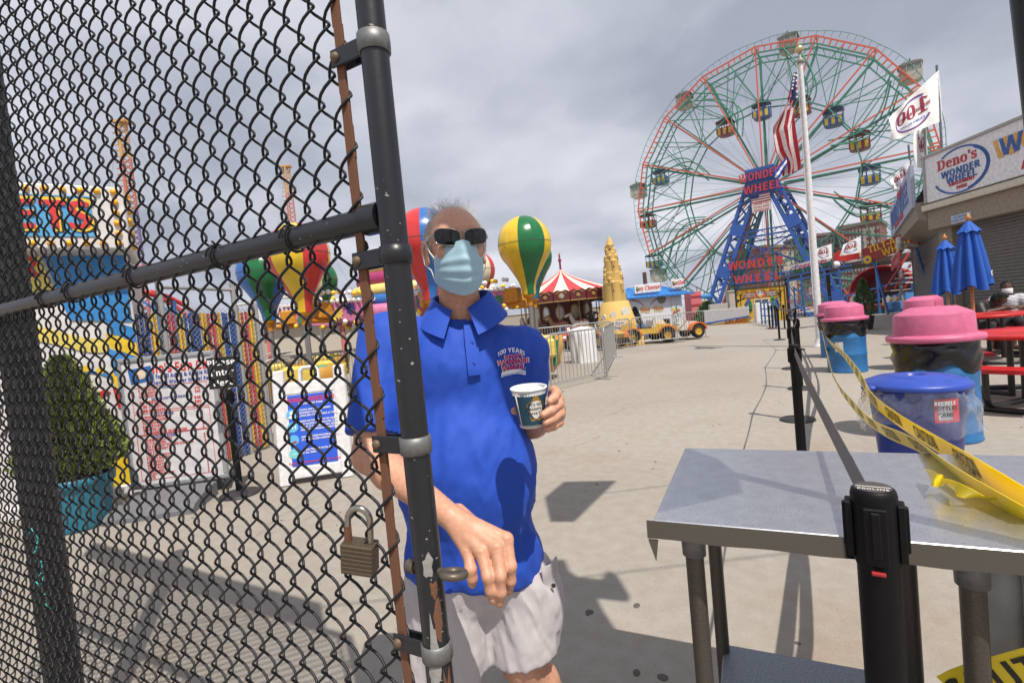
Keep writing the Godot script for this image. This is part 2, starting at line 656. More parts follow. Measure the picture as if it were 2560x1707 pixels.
	while yb < 2.85:
		var y2 = minf(yb + 0.05, 2.85)
		var ja = rng.randf_range(-0.0012, 0.0012)
		box(s, at(Vector3(bx + ja, (yb + y2) / 2, 0.001)), Vector3(0.017 + rng.randf_range(-0.0015, 0.0015), y2 - yb + 0.002, 0.0058), 0.001)
		yb = y2
	obj("tension_bar", s, rust, g)
	for bd in [[1.80, true], [1.494, false], [1.21, true], [0.893, true], [2.5, false]]:
		var y: float = bd[0]
		s = mb()
		var m = zinc if bd[1] else black
		# strap round the pipe
		var pr = [Vector2(0.0212, -0.0135), Vector2(0.0238, -0.0125), Vector2(0.0243, 0.0), Vector2(0.0238, 0.0125), Vector2(0.0212, 0.0135)]
		lathe(s, pr, 22, at(Vector3(len, y, 0)))
		var b = obj("clamp_band", s, m, g)
		s = mb()
		box(s, at(Vector3(len - 0.048, y, 0.0085)), Vector3(0.062, 0.0265, 0.004), 0.0012)
		box(s, at(Vector3(len - 0.048, y, -0.0085)), Vector3(0.062, 0.0265, 0.004), 0.0012)
		obj("clamp_ear", s, black, b)
		s = mb()
		lathe(s, [Vector2(0.0, 0.004), Vector2(0.005, 0.0035), Vector2(0.008, 0.0), Vector2(0.008, -0.004)], 12, at(Vector3(len - 0.069, y, 0.0122), Basis(Vector3.RIGHT, PI / 2)))
		rod(s, Vector3(len - 0.069, y, -0.016), Vector3(len - 0.069, y, 0.012), 0.004, 8)
		obj("bolt", s, mt("old bolt", rgb(120, 100, 82), 0.6, 0.3, "grain", 20.0), b)
	# eye bolt through the post
	s = mb()
	rod(s, Vector3(len - 0.036, 1.018, 0), Vector3(len + 0.03, 1.018, 0), 0.006, 10)
	rod(s, Vector3(len - 0.04, 1.018, 0), Vector3(len - 0.026, 1.018, 0), 0.011, 6)
	var e = []
	for k in 25:
		var a = TAU * k / 24
		e.append(Vector3(len + 0.046 - cos(a) * 0.0165, 1.018 + sin(a) * 0.004, sin(a) * 0.0165))
	tube(s, e, 0.0058, 10, false)
	obj("eye_bolt", s, mt("rusted eye bolt", rgb(112, 103, 92), 0.45, 0.5, "grain", 14.0), g)
	# woven wire
	var w = 0.0292
	var t = 0.0765
	var wm = strand_mesh(w, t, 0.06, 37)
	var k = 0
	var x = bx - w * 0.5 + 0.006
	while x > -1.0:
		var o = put("wire", wm, vinyl, g, at(Vector3(x, 0.0 if k % 2 else t * 0.5, 0)))
		o.scale.x = 1.0
		x -= w
		k += 1
	# tie wires round the rail
	for tx in [len - 0.23, len - 0.44, len - 0.75, len - 1.05, 0.1]:
		s = mb()
		var pts = []
		for i in 15:
			var a = TAU * i / 12.0
			pts.append(Vector3(tx + i * 0.0012, 1.555 + sin(a) * 0.0235, -0.004 + cos(a) * 0.0235))
		pts.append(Vector3(tx + 0.028, 1.578, 0.02))
		tube(s, pts, 0.0024, 6)
		obj("tie_wire", s, vinyl, g)
	# ------- padlock hooked through the wire
	var pl = thing("padlock", "worn brass padlock with open steel shackle hanging on the chain-link gate", "padlock", Vector3(-0.278, 1.049, -0.8))
	pl.basis = fr.basis * Basis(Vector3.UP, 0.35) * Basis(Vector3.BACK, -0.16) * Basis(Vector3.RIGHT, 0.15) * Basis.from_scale(Vector3.ONE * 1.16)
	s = mb()
	for i in 7:
		box(s, at(Vector3(0, -0.0445 + i * 0.0066, 0)), Vector3(0.0475, 0.0062, 0.024), 0.0012)
	box(s, at(Vector3(0, -0.0247, 0)), Vector3(0.0462, 0.044, 0.0226))
	obj("body", s, mt("old brass", rgb(98, 86, 70), 0.5, 0.5, "mottle", 25.0), pl)
	s = mb()
	var sh = [Vector3(-0.0165, -0.004, 0), Vector3(-0.0165, 0.02, 0)]
	for i in 13:
		var a = PI - PI * i / 12.0
		sh.append(Vector3(cos(a) * 0.0165, 0.032 + sin(a) * 0.0185, 0))
	sh.append(Vector3(0.0165, 0.02, 0))
	sh.append(Vector3(0.0165, -0.004, 0))
	tube(s, sh, 0.0044, 12)
	obj("shackle", s, mt("shackle steel", rgb(172, 166, 158), 0.22, 0.9, "mottle", 25.0), pl)
	s = mb()
	tube(s, [Vector3(-0.0165, -0.002, 0), Vector3(-0.0168, 0.012, 0), Vector3(-0.0165, 0.022, 0)], [0.0056, 0.0052, 0.0046], 10)
	obj("rust_collar", s, rust, pl)
	# ------- the heavy gate post at the far end
	var hp = thing("gate_post", "thick black gate post behind the chain-link at the left edge", "post", fr * Vector3(-0.375, 0, -0.082))
	s = mb()
	tube(s, [Vector3(0, 0, 0), Vector3(0, 3.5, 0)], 0.049, 24)
	lathe(s, [Vector2(0.058, 0.0), Vector2(0.058, 0.02), Vector2(0.049, 0.03)], 24)
	obj("pipe", s, mt("post paint", rgb(30, 30, 33), 0.5, 0.0, "mottle", 6.0), hp)
	# teal marker scrawl on the post
	for st2 in [[[-0.35, 0.745], [-0.05, 0.77], [0.2, 0.735], [0.05, 0.70], [-0.2, 0.685]], [[-0.1, 0.665], [0.2, 0.66], [0.25, 0.63], [0.0, 0.615]], [[-0.25, 0.60], [0.05, 0.575], [0.2, 0.61]], [[0.0, 0.555], [0.3, 0.55], [0.15, 0.52], [0.35, 0.5]]]:
		s = mb()
		var pp = []
		for q in st2: pp.append(Vector3(sin(q[0] + 0.25) * 0.0495, q[1] + 0.1, cos(q[0] + 0.25) * 0.0495))
		tube(s, pp, 0.0022, 6)
		obj("paint_scrawl", s, mt("teal marker", rgb(70, 190, 180), 0.6, 0.0, ""), hp)
	# ------- post of the other leaf, just inside the right edge of the view
	var rp = thing("gate_end_post", "black pipe post of the other gate leaf at right edge", "post", Vector3(0.965, 0, -0.80))
	rp.basis = Basis(Vector3.BACK, 0.06)
	s = mb()
	tube(s, [Vector3(0, 0.05, 0), Vector3(0, 2.9, 0)], 0.021, 20)
	obj("pipe", s, black, rp)

# ---------------------------------------------------------------- great wheel
func wheel_car(body: Color, panel: Color, key: String, closed := false) -> Node3D:
	var t = Node3D.new()
	var bm = mt("car " + key, body, 0.45)
	var s = mb()
	# tub with a rounded belly
	var prof = []
	for i in 9:
		var a = PI + PI * i / 8.0
		prof.append(Vector2(cos(a) * 1.0, -0.62 + sin(a) * 0.28))
	prof.append(Vector2(1.0, 0.12)); prof.append(Vector2(-1.0, 0.12))
	prism(s, prof, 1.5)
	put("tub", mesh_of(s), bm, t)
	var pm = mt("car panel " + key, panel, 0.45)
	if not closed:
		for x in [-0.66, 0.0, 0.66]:
			s = mb()
			box(s, at(Vector3(x, -0.36, 0)), Vector3(0.34, 0.8, 1.54))
			put("panel", mesh_of(s), pm, t)
	s = mb()
	bar(s, Vector3(0, 0.1, 0), Vector3(0, 0.86, 0), 0.07)
	var post_mesh = mesh_of(s)
	for i in 4:
		for z in [-0.72, 0.72]:
			put("window_post", post_mesh, bm, t, at(Vector3(-0.94 + i * 0.627, 0, z)))
	if closed:
		s = mb()
		for z in [-0.7, 0.7]:
			box(s, at(Vector3(0, 0.47, z)), Vector3(1.86, 0.74, 0.03))
		put("window_mesh", mesh_of(s), mt("wire netting", rgb(140, 146, 140), 0.7), t)
	s = mb()
	prism(s, [Vector2(-1.08, 0.84), Vector2(-0.95, 1.02), Vector2(-0.4, 1.14), Vector2(0.4, 1.14), Vector2(0.95, 1.02), Vector2(1.08, 0.84)], 1.6)
	put("roof", mesh_of(s), mt("car roof " + key, body.darkened(0.35), 0.5), t)
	s = mb()
	for z in [-0.5, 0.5]:
		rod(s, Vector3(0, 1.05, z), Vector3(0, 1.5, z), 0.08, 6)
	put("hanger", mesh_of(s), mt("hanger green", rgb(60, 110, 90), 0.5), t)
	return t

func truss(s: SurfaceTool, a: Vector3, b: Vector3, w: float, r: float, step: float, side: Vector3):
	bar(s, a - side * w * 0.5, b - side * w * 0.5, r)
	bar(s, a + side * w * 0.5, b + side * w * 0.5, r)
	var n = maxi(2, int(a.distance_to(b) / step))
	for i in n:
		var p = a.lerp(b, float(i) / n)
		var q = a.lerp(b, float(i + 1) / n)
		var sg = 0.5 if i % 2 == 0 else -0.5
		bar(s, p - side * w * sg, q + side * w * sg, r * 0.55)

func make_wheel():
	var green = mt("wheel green", rgb(66, 136, 112), 0.5)
	var red = mt("wheel red", rgb(214, 98, 66), 0.5)
	var cable = mt("cable", rgb(150, 156, 160), 0.5, 0.3, "")
	var blue = mt("tower blue", rgb(38, 84, 166), 0.45)
	var u = Vector3(0.7847, 0, 0.6199)
	var fr = Transform3D(Basis(u, Vector3.UP, Vector3(-0.6199, 0, 0.7847)), Vector3(33.218, 15.423, -63.0))
	var t = thing("ferris_wheel", "huge green and red steel Ferris wheel rising behind the flagpole", "ferris wheel", fr.origin)
	t.basis = fr.basis
	var R = 16.75
	var dep = 2.6
	var node = func(k: float, r: float, z: float) -> Vector3:
		var a = 1.1714 - k * PI / 8.0
		return Vector3(cos(a) * r, sin(a) * r, z)
	for k in 16:
		# near rim: red chord outside with rungs, green chord inside; far rim green
		var s = mb()
		var a0: Vector3 = node.call(k, R, 0.0)
		var a1: Vector3 = node.call(k + 1, R, 0.0)
		bar(s, a0, a1, 0.14)
		var b0: Vector3 = node.call(k, R - 0.75, 0.0)
		var b1: Vector3 = node.call(k + 1, R - 0.75, 0.0)
		for i in 9:
			var f = (i + 0.5) / 9.0
			bar(s, a0.lerp(a1, f), b0.lerp(b1, f), 0.16 if i % 2 == 0 else 0.1)
		obj("rim_segment", s, red if k in [0, 1, 3, 5, 6, 11, 12, 13, 14, 15, 2, 10] else green, t)
		s = mb()
		var c0: Vector3 = node.call(k, R - 0.35, -dep)
		var c1: Vector3 = node.call(k + 1, R - 0.35, -dep)
		bar(s, b0, b1, 0.15)
		bar(s, c0, c1, 0.17)
		bar(s, node.call(k, R - 1.1, -dep), node.call(k + 1, R - 1.1, -dep), 0.13)
		for i in 5:
			var f = (i + 0.5) / 5.0
			bar(s, c0.lerp(c1, f), node.call(k, R - 1.1, -dep).lerp(node.call(k + 1, R - 1.1, -dep), minf(f + 0.1, 1.0)), 0.07)
		bar(s, a0, c0, 0.12)
		obj("rear_rim_segment", s, green, t)
		# hand rail hoops standing outside the rim
		s = mb()
		var arc = []
		for i in 7:
			arc.append(node.call(k + i / 6.0, R + 0.45 + 0.12 * sin(PI * i / 6.0), 0.1))
		tube(s, arc, 0.035, 4)
		for i in 8:
			bar(s, node.call(k + i / 8.0, R - 0.05, 0.05), node.call(k + i / 8.0, R + 0.5, 0.1), 0.04)
		obj("outer_rail", s, green, t)
		# spokes
		s = mb()
		bar(s, node.call(k, 1.1, 0.25), node.call(k, R, 0.0), 0.15)
		obj("spoke", s, red, t)
		s = mb()
		bar(s, node.call(k, 1.1, -dep - 0.2), node.call(k, R - 0.4, -dep), 0.24)
		bar(s, node.call(k + 0.06, 2.0, -dep * 0.5), node.call(k + 0.05, R - 0.7, -dep * 0.6), 0.14)
		obj("rear_spoke", s, green, t)
		# middle ring with its fans
		s = mb()
		var m0: Vector3 = node.call(k, R * 0.60, 0.0)
		bar(s, m0, node.call(k + 1, R * 0.60, 0.0), 0.15)
		bar(s, node.call(k, R * 0.60, -dep), node.call(k + 1, R * 0.60, -dep), 0.15)
		for d in [-1.0, 1.0]:
			bar(s, m0, node.call(k + d * 0.5, R - 0.6, 0.0), 0.1)
			bar(s, m0, node.call(k + d, R - 0.75, 0.0), 0.09)
			bar(s, node.call(k, R * 0.60, -dep), node.call(k + d * 0.5, R - 1.0, -dep), 0.1)
			bar(s, m0, node.call(k + d * 0.5, R * 0.86, -dep), 0.05)
		bar(s, m0, node.call(k, R * 0.60, -dep), 0.09)
		obj("ring_brace", s, green, t)
		# curved rails on which the swinging cars roll
		if k % 2 == 0:
			for z in [0.1, -dep]:
				s = mb()
				for o in [0.0, 0.55]:
					var cv = []
					for i in 17:
						var f = i / 16.0
						cv.append(node.call(k - 0.25 + o * 0.4 + 0.42 * sin(f * TAU * 0.55 + 0.3), lerpf(R * 0.46, R * 0.93, f), z))
					tube(s, cv, 0.085, 5)
				obj("curved_rail", s, green, t)
		s = mb()
		for d in [0.33, 0.66]:
			bar(s, node.call(k + d, 0.9, -dep * 0.3), node.call(k + d, R - 0.4, -dep * 0.3), 0.035)
		bar(s, node.call(k + 0.9, 0.9, -dep * 0.6), node.call(k + 0.2, R * 0.8, -dep * 0.6), 0.03)
		obj("cable", s, cable, t)
	var hs = mb()
	tube(hs, [Vector3(0, 0, 1.0), Vector3(0, 0, -dep - 1.0)], 0.9, 16)
	obj("hub", hs, blue, t)
	# blue A-frame tower before and behind the wheel
	var tw = thing("wheel_tower", "blue lattice A-frame tower carrying the Ferris wheel's hub", "tower", Vector3(fr.origin.x, -3, fr.origin.z))
	tw.basis = fr.basis
	var up = Vector3(0, 18.42, 0)
	for z in [1.6, -dep - 1.6]:
		for sd in [-1.0, 1.0]:
			var s = mb()
			var top = up + Vector3(sd * 1.2, -0.5, z)
			var foot = Vector3(sd * 8.1, 0, z + signf(z) * 1.2)
			var dir = (top - foot).normalized()
			var side = dir.cross(Vector3.BACK).normalized()
			truss(s, top, foot, 1.25, 0.34, 1.1, side)
			truss(s, top + Vector3(0, 0, -0.7), foot + Vector3(0, 0, -0.7), 1.25, 0.2, 1.1, side)
			obj("tower_leg", s, blue, tw)
			for f in [0.02, 0.27, 0.55, 0.8]:
				s = mb()
				box(s, Transform3D(Basis(side, dir, side.cross(dir)), top.lerp(foot, f) + Vector3(0, 0, 0.19)), Vector3(1.6, 1.5, 0.05))
				obj("gusset_plate", s, blue, tw)
		for y in [12.3, 6.8]:
			var s = mb()
			var hw = 1.2 + (18.0 - y) / 18.0 * 7.4
			truss(s, Vector3(-hw, y, z), Vector3(hw, y, z), 0.7, 0.16, 0.9, Vector3.UP)
			obj("cross_beam", s, blue, tw)
		var s2 = mb()
		for sd in [-1.0, 1.0]:
			bar(s2, Vector3(sd * 3.6, 12.0, z), Vector3(-sd * 5.5, 7.1, z), 0.13)
			bar(s2, Vector3(sd * 2.6, 11.6, z), Vector3(0.2 * sd, 7.1, z), 0.1)
		obj("tie_rod", s2, blue, tw)
	var s3 = mb()
	box(s3, at(up + Vector3(0, 0.1, 1.9)), Vector3(3.3, 3.2, 0.5))
	obj("hub_house", s3, blue, tw)
	var sign_red = mt("sign letters", rgb(196, 48, 60), 0.5)
	var sg = thing("wheel_hub_sign", "red WONDER WHEEL letters on a blue frame at the wheel's hub", "sign", Vector3.ZERO)
	sg.transform = fr
	s3 = mb()
	for y in [0.12, 1.25, -0.25, -1.3]:
		bar(s3, Vector3(-2.1, y, 2.3), Vector3(2.1, y, 2.3), 0.06)
	obj("frame", s3, mt("sign frame", rgb(40, 42, 48), 0.6), sg)
	letters("WONDER", 1.3, sign_red, sg, at(Vector3.ZERO), Vector3(0, 0.72, 2.4), "bold", 0.82, 0.1)
	letters("WHEEL", 1.3, sign_red, sg, at(Vector3.ZERO), Vector3(0.2, -0.8, 2.4), "bold", 0.98, 0.1)
	var wb = thing("thank_you_banner", "small banner with a flag and red lettering on the wheel tower", "banner", Vector3.ZERO)
	wb.transform = fr * at(Vector3(-0.1, -2.487, 2.1))
	s3 = mb()
	box(s3, at(Vector3(0, -0.55, 0)), Vector3(2.1, 1.1, 0.05))
	obj("panel", s3, mt("banner white", rgb(214, 206, 200), 0.7), wb)
	for k in 7:
		s3 = mb()
		box(s3, at(Vector3(0, 0.06 + k * 0.145, 0)), Vector3(2.1, 0.145, 0.05))
		obj("stripe", s3, mt("flag red" if k % 2 == 0 else "flag white", rgb(172, 38, 52) if k % 2 == 0 else rgb(226, 222, 222), 0.7), wb)
	s3 = mb()
	box(s3, at(Vector3(-0.6, 0.8, 0.035)), Vector3(0.9, 0.56, 0.02))
	obj("canton", s3, mt("flag blue", rgb(36, 48, 104), 0.7), wb)
	letters("THANK YOU\nTO ALL OUR\nFRONTLINE", 0.34, mt("flag red"), wb, at(Vector3.ZERO), Vector3(0, -0.55, 0.03), "bold", 0.9, 0.01)
	# cars
	var protos = {
		"b": wheel_car(rgb(44, 92, 150), rgb(222, 190, 58), "blue"),
		"r": wheel_car(rgb(128, 44, 48), rgb(218, 182, 56), "red"),
		"w": wheel_car(rgb(186, 184, 172), rgb(186, 184, 172), "pale", true)}
	var names = {"b": "blue", "r": "red", "w": "white"}
	var lst = [
		["w", Vector3(36.633, 31.261, -61.449), "pale closed wheel car at the very top of the Ferris wheel"],
		["w", Vector3(45.329, 23.643, -54.579), "pale closed wheel car at the wheel's upper right rim"],
		["w", Vector3(26.631, 28.822, -69.351), "pale closed wheel car at the wheel's upper left rim"],
		["w", Vector3(20.614, 18.474, -74.104), "pale closed wheel car on the wheel's far left rim"],
		["w", Vector3(22.143, 5.892, -72.897), "pale closed wheel car low on the rim, above the blue-roofed booth"],
		["r", Vector3(30.623, 23.779, -66.579), "red and yellow car hanging left of the wheel's upright spoke"],
		["b", Vector3(34.058, 24.562, -63.866), "blue and yellow car hanging on the upright spoke left of the flag"],
		["r", Vector3(37.4, 23.632, -61.226), "red and yellow car half hidden behind the flagpole"],
		["b", Vector3(39.917, 21.312, -59.237), "blue and yellow car just right of the flagpole top"],
		["r", Vector3(41.728, 17.862, -57.806), "red and yellow car upper right, between two blue ones"],
		["b", Vector3(42.315, 13.82, -57.343), "blue and yellow car right of the hub, level with it"],
		["r", Vector3(42.195, 9.646, -57.438), "red and yellow car lowest on the wheel's right side"],
		["b", Vector3(23.406, 19.672, -72.281), "blue and yellow car inside the wheel's left rim"],
		["r", Vector3(21.545, 13.932, -73.751), "red and yellow car on the left rim, below the pale one"],
		["b", Vector3(21.857, 8.024, -73.505), "blue and yellow car at the wheel's lower left"],
		["b", Vector3(40.714, 5.714, -58.607), "blue and yellow car behind the white flag and ride sign"]]
	for c in lst:
		var o: Node3D = protos[c[0]].duplicate()
		o.name = numbered("wheel_car")
		add_child(o)
		o.transform = Transform3D(Basis(fr.basis.x, Vector3.UP, fr.basis.z), c[1])
		tag(o, c[2], "wheel car", "cars hanging in the Ferris wheel")
	for k in protos: protos[k].free()

# ---------------------------------------------------------------- apartment blocks beyond the park
func block(label: String, px: Array, top: float, depth: float, wall: Material, cols: int, rows: int, win: Material, bands: Array, bandm: Material):
	var a: Vector3 = px[0]
	var b: Vector3 = px[1]
	var fr = along(Vector3(a.x, -3, a.z), Vector3(b.x, -3, b.z))
	var w = Vector2(b.x - a.x, b.z - a.z).length()
	var h = top + 3.0
	var t = thing("apartment_building", label, "building", fr.origin, 0.0, "apartment blocks beyond the wheel")
	t.basis = fr.basis
	var s = mb()
	box(s, at(Vector3(w / 2, h / 2, -depth / 2)), Vector3(w, h, depth))
	obj("wall", s, wall, t)
	s = mb()
	box(s, at(Vector3(w / 2, h + 0.4, -depth / 2)), Vector3(w + 0.6, 0.8, depth + 0.6))
	obj("parapet", s, mt("parapet stone", rgb(120, 96, 86), 0.8), t)
	for bd in bands:
		s = mb()
		box(s, at(Vector3(w * (bd[0] + bd[1]) / 2, h / 2 - 0.5, 0.1)), Vector3(w * (bd[1] - bd[0]), h - 1.6, 0.2))
		obj("pale_bay", s, bandm, t)
	s = mb()
	box(s, Transform3D.IDENTITY, Vector3(w / cols * 0.5, h / (rows + 1) * 0.5, 0.3))
	var wm = mesh_of(s)
	for i in cols:
		for j in rows:
			var y = h * (j + 1.2) / (rows + 1.0)
			if y < 5.5: continue
			put("window", wm, win, t, at(Vector3(w * (i + 0.5) / cols, y, 0.12)))

func make_far_buildings():
	var brick = mt("far brick", rgb(128, 74, 66), 0.9, 0.0, "grain", 0.35)
	var brick2 = mt("far brown brick", rgb(104, 82, 78), 0.9, 0.0, "grain", 0.35)
	var beige = mt("far beige", rgb(178, 164, 146), 0.9)
	var win = mt("far window", rgb(150, 146, 138), 0.3)
	var dark = mt("far dark window", rgb(62, 64, 70), 0.25)
	block("brick apartment tower with beige bays standing right of the flagpole", [Vector3(100.031, 4.26, -150), Vector3(107.296, 4.127, -143)], 19.5, 14.0, brick, 12, 11, win, [[0.60, 0.68], [0.8, 0.87]], beige)
	block("dark brown apartment block with balconies behind the flagpole", [Vector3(91.759, 4.302, -156), Vector3(103.435, 4.266, -154)], 18.5, 12.0, brick2, 9, 10, dark, [], beige)
	block("brick apartment building behind the blue wheel tower", [Vector3(76.584, 4.491, -147), Vector3(93.737, 4.894, -158)], 15.8, 12.0, brick, 9, 9, win, [[0.42, 0.75]], beige)

# ---------------------------------------------------------------- shop on the right
func make_shop():
	var c0 = Vector3(12.218, 0.25, -13.9) * Vector3(1, 0, 1)      # corner nearest the middle of the picture
	var c1 = Vector3(11.989, 0.26, -9.9) * Vector3(1, 0, 1)        # front runs towards the viewer
	var c2 = Vector3(18.22, 0.423, -22.5) * Vector3(1, 0, 1)       # side runs away
	var f = along(c0, c1)
	var sd = along(c2, c0)
	var fw = Vector2(c1.x - c0.x, c1.z - c0.z).length()
	var sw = Vector2(c2.x - c0.x, c2.z - c0.z).length()
	var t = thing("shop", "corner shop with grey roller shutters and a white sign board", "shop", Vector3.ZERO)
	var steel = mt("shutter grey", rgb(112, 109, 106), 0.5, 0.2, "mottle", 1.0)
	var tan_m = mt("shop tan trim", rgb(150, 136, 120), 0.7)
	var cream = mt("shop cream", rgb(214, 204, 186), 0.7)
	var white = mt("sign white", rgb(236, 236, 240), 0.45)
	var s = mb()
	# body behind the shutters: a closed block
	var mid = (c1 + c2) * 0.5 + Vector3(2.5, 0, 0)
	quad(s, c0 + f.basis.z * -0.25, c0 + f.basis.z * -0.25 + Vector3.UP * 4.6, c1 + f.basis.z * -0.25 + Vector3.UP * 4.6, c1 + f.basis.z * -0.25)
	quad(s, c2 + sd.basis.z * -0.25, c2 + sd.basis.z * -0.25 + Vector3.UP * 4.6, c0 + sd.basis.z * -0.25 + Vector3.UP * 4.6, c0 + sd.basis.z * -0.25)
	var c3 = c1 + c2 - c0
	quad(s, c1, c1 + Vector3.UP * 4.6, c3 + Vector3.UP * 4.6, c3)
	quad(s, c3, c3 + Vector3.UP * 4.6, c2 + Vector3.UP * 4.6, c2)
	quad(s, c0 + Vector3.UP * 4.6, c1 + Vector3.UP * 4.6, c3 + Vector3.UP * 4.6, c2 + Vector3.UP * 4.6)
	obj("wall", s, mt("shop wall", rgb(96, 92, 88), 0.8), t)
	# shutters: one slat per course
	for side in [[f, 0.45, fw, 2.68], [sd, 0.2, sw - 0.35, 2.68]]:
		var fr: Transform3D = side[0]
		var x0: float = side[1]
		var x1: float = side[2]
		var n = 33
		var ss = mb()
		var hh = 2.75 / n
		prism(ss, [Vector2(0, 0), Vector2(0.012, hh * 0.15), Vector2(0.02, hh * 0.5), Vector2(0.012, hh * 0.85), Vector2(0, hh), Vector2(-0.01, hh), Vector2(-0.01, 0)], x1 - x0, at(Vector3((x0 + x1) / 2, 0, 0), Basis(Vector3(0, 0, 1), Vector3.UP, Vector3(1, 0, 0))))
		var sm = mesh_of(ss)
		for k in n:
			put("shutter_slat", sm, steel, t, fr * at(Vector3(0, 0.04 + k * hh, -0.05)))
	# corner column
	s = mb()
	box(s, f * at(Vector3(0.2, 1.65, 0.0)), Vector3(0.45, 3.3, 0.3), 0.01)
	obj("column", s, mt("column tan", rgb(140, 126, 110), 0.7), t)
	s = mb()
	box(s, f * at(Vector3(0.2, 1.2, 0.16)), Vector3(0.3, 2.4, 0.05), 0.01)
	obj("column_panel", s, mt("column blue grey", rgb(92, 102, 120), 0.6), t)
	# fascia over the front shutter, cream band above it, then the sign box
	s = mb()
	box(s, f * at(Vector3(fw / 2, 3.05, 0.1)), Vector3(fw + 0.2, 0.52, 0.5), 0.01)
	obj("fascia", s, tan_m, t)
	s = mb()
	box(s, f * at(Vector3(fw / 2, 3.4, 0.16)), Vector3(fw + 0.25, 0.16, 0.66), 0.01)
	obj("cream_band", s, cream, t)
	# side: sloping tan soffit under the side sign
	s = mb()
	prism(s, [Vector2(-0.1, 2.8), Vector2(0.55, 3.15), Vector2(0.6, 3.6), Vector2(-0.1, 3.6)], sw + 0.1, sd * at(Vector3(sw / 2, 0, 0), Basis(Vector3(0, 0, 1), Vector3.UP, Vector3(-1, 0, 0))))
	obj("soffit", s, tan_m, t)
	# ---- front sign
	var g = thing("shop_sign", "white shop sign with blue ring logo reading Deno's Wonder Wheel", "sign", f * Vector3(0, 3.52, 0.3))
	g.basis = f.basis
	s = mb()
	box(s, at(Vector3(fw / 2, 0.62, 0)), Vector3(fw + 0.1, 1.22, 0.24), 0.012)
	obj("panel", s, white, g)
	s = mb()
	box(s, at(Vector3(fw / 2, 1.26, 0)), Vector3(fw + 0.2, 0.07, 0.34), 0.008)
	box(s, at(Vector3(-0.02, 0.62, 0.02)), Vector3(0.07, 1.22, 0.28), 0.008)
	obj("trim", s, mt("sign trim", rgb(172, 170, 172), 0.5), g)
	var bl = mt("logo blue", rgb(52, 96, 168), 0.5)
	var rd = mt("logo red", rgb(196, 56, 58), 0.5)
	s = mb()
	prism(s, arc_poly(0.535, 0.575, -2.75, 2.25, 40, 1.5, Vector2(1.12, 0.6)), 0.012, at(Vector3(0, 0, 0.126)))
	prism(s, arc_poly(0.50, 0.54, -1.3, 1.0, 24, 1.5, Vector2(1.14, 0.6)), 0.012, at(Vector3(0, 0, 0.126)))
	obj("logo_ring", s, bl, g)
	letters("Deno's", 0.33, rd, g, at(Vector3.ZERO), Vector3(1.04, 0.87, 0.13), "serifbolditalic", 1.1, 0.012)
	letters("WONDER", 0.24, bl, g, at(Vector3.ZERO), Vector3(1.13, 0.60, 0.13), "bold", 1.12, 0.012)
	letters("WHEEL", 0.24, bl, g, at(Vector3.ZERO), Vector3(1.16, 0.42, 0.13), "bold", 1.15, 0.012)
	letters("AMUSEMENT\nPARK", 0.115, rd, g, at(Vector3.ZERO), Vector3(1.16, 0.24, 0.13), "bold", 1.1, 0.012, HORIZONTAL_ALIGNMENT_CENTER, 0.0, -4.0)
	letters("WONDER", 0.62, mt("sign gold", rgb(226, 176, 96), 0.5), g, at(Vector3.ZERO), Vector3(3.56, 0.75, 0.126), "bolditalic", 1.1, 0.012)
	letters("WONDER", 0.56, bl, g, at(Vector3.ZERO), Vector3(3.58, 0.76, 0.136), "bolditalic", 1.1, 0.012)
	letters("A  P  I  Z  Z  A", 0.26, rd, g, at(Vector3.ZERO), Vector3(3.5, 0.22, 0.13), "bolditalic", 1.0, 0.012)
	# small notice by the column
	var nt = thing("notice_plate", "small pale blue notice under the shop's cream band", "notice", f * Vector3(1.0, 2.92, 0.36))
	nt.basis = f.basis
	s = mb()
	box(s, at(Vector3.ZERO), Vector3(0.6, 0.2, 0.015))
	obj("plate", s, mt("notice blue", rgb(186, 198, 222), 0.5), nt)
	letters("ALL VISITORS\nPLEASE PAY HERE", 0.07, mt("notice ink", rgb(80, 100, 150), 0.6, 0.0, ""), nt, at(Vector3.ZERO), Vector3(0, 0, 0.01))
	# ---- side sign
	var g2 = thing("shop_side_sign", "weathered side sign with blue letters round the shop's corner", "sign", sd * Vector3(0, 3.52, 0.62))
	g2.basis = sd.basis
	s = mb()
	box(s, at(Vector3(sw / 2, 0.58, 0)), Vector3(sw, 1.2, 0.1), 0.01)
	obj("panel", s, mt("side sign pale", rgb(168, 178, 200), 0.5), g2)
	letters("WONDER WHEEL", 1.0, bl, g2, at(Vector3.ZERO), Vector3(sw / 2, 0.6, 0.055), "bold", 1.12, 0.012)
	letters("Deno's", 0.4, rd, g2, at(Vector3.ZERO), Vector3(sw * 0.62, 1.0, 0.066), "serifbolditalic", 1.6, 0.012)
	letters("PIZZA  CANDY  DRINKS", 0.26, rd, g2, at(Vector3.ZERO), Vector3(sw / 2, 0.16, 0.055), "bold", 1.6, 0.012)
	# ---- rolled awning with a red valance under the side sign
	var aw = thing("rolled_awning", "narrow red scalloped awning fixed along the shop's side", "awning", sd * Vector3(0, 2.35, 0.75))
	aw.basis = sd.basis
	s = mb()
	rod(s, Vector3(0.2, 0.16, -0.08), Vector3(sw * 0.62, 0.30, -0.08), 0.09, 10)
	obj("roller", s, mt("awning roller", rgb(196, 186, 172), 0.6), aw)
	s = mb()
	var poly = [Vector2(0.2, 0.12), Vector2(sw * 0.6, 0.26)]
	var nsc = 26
	for k in nsc * 2 + 1:
		var q = float(nsc * 2 - k) / (nsc * 2)
		poly.append(Vector2(lerpf(0.2, sw * 0.6, q), lerpf(-0.40, -0.26, q) + (0.07 if k % 2 else 0.0)))
	prism(s, poly, 0.02)
	obj("valance", s, mt("awning red", rgb(178, 54, 54), 0.7), aw)
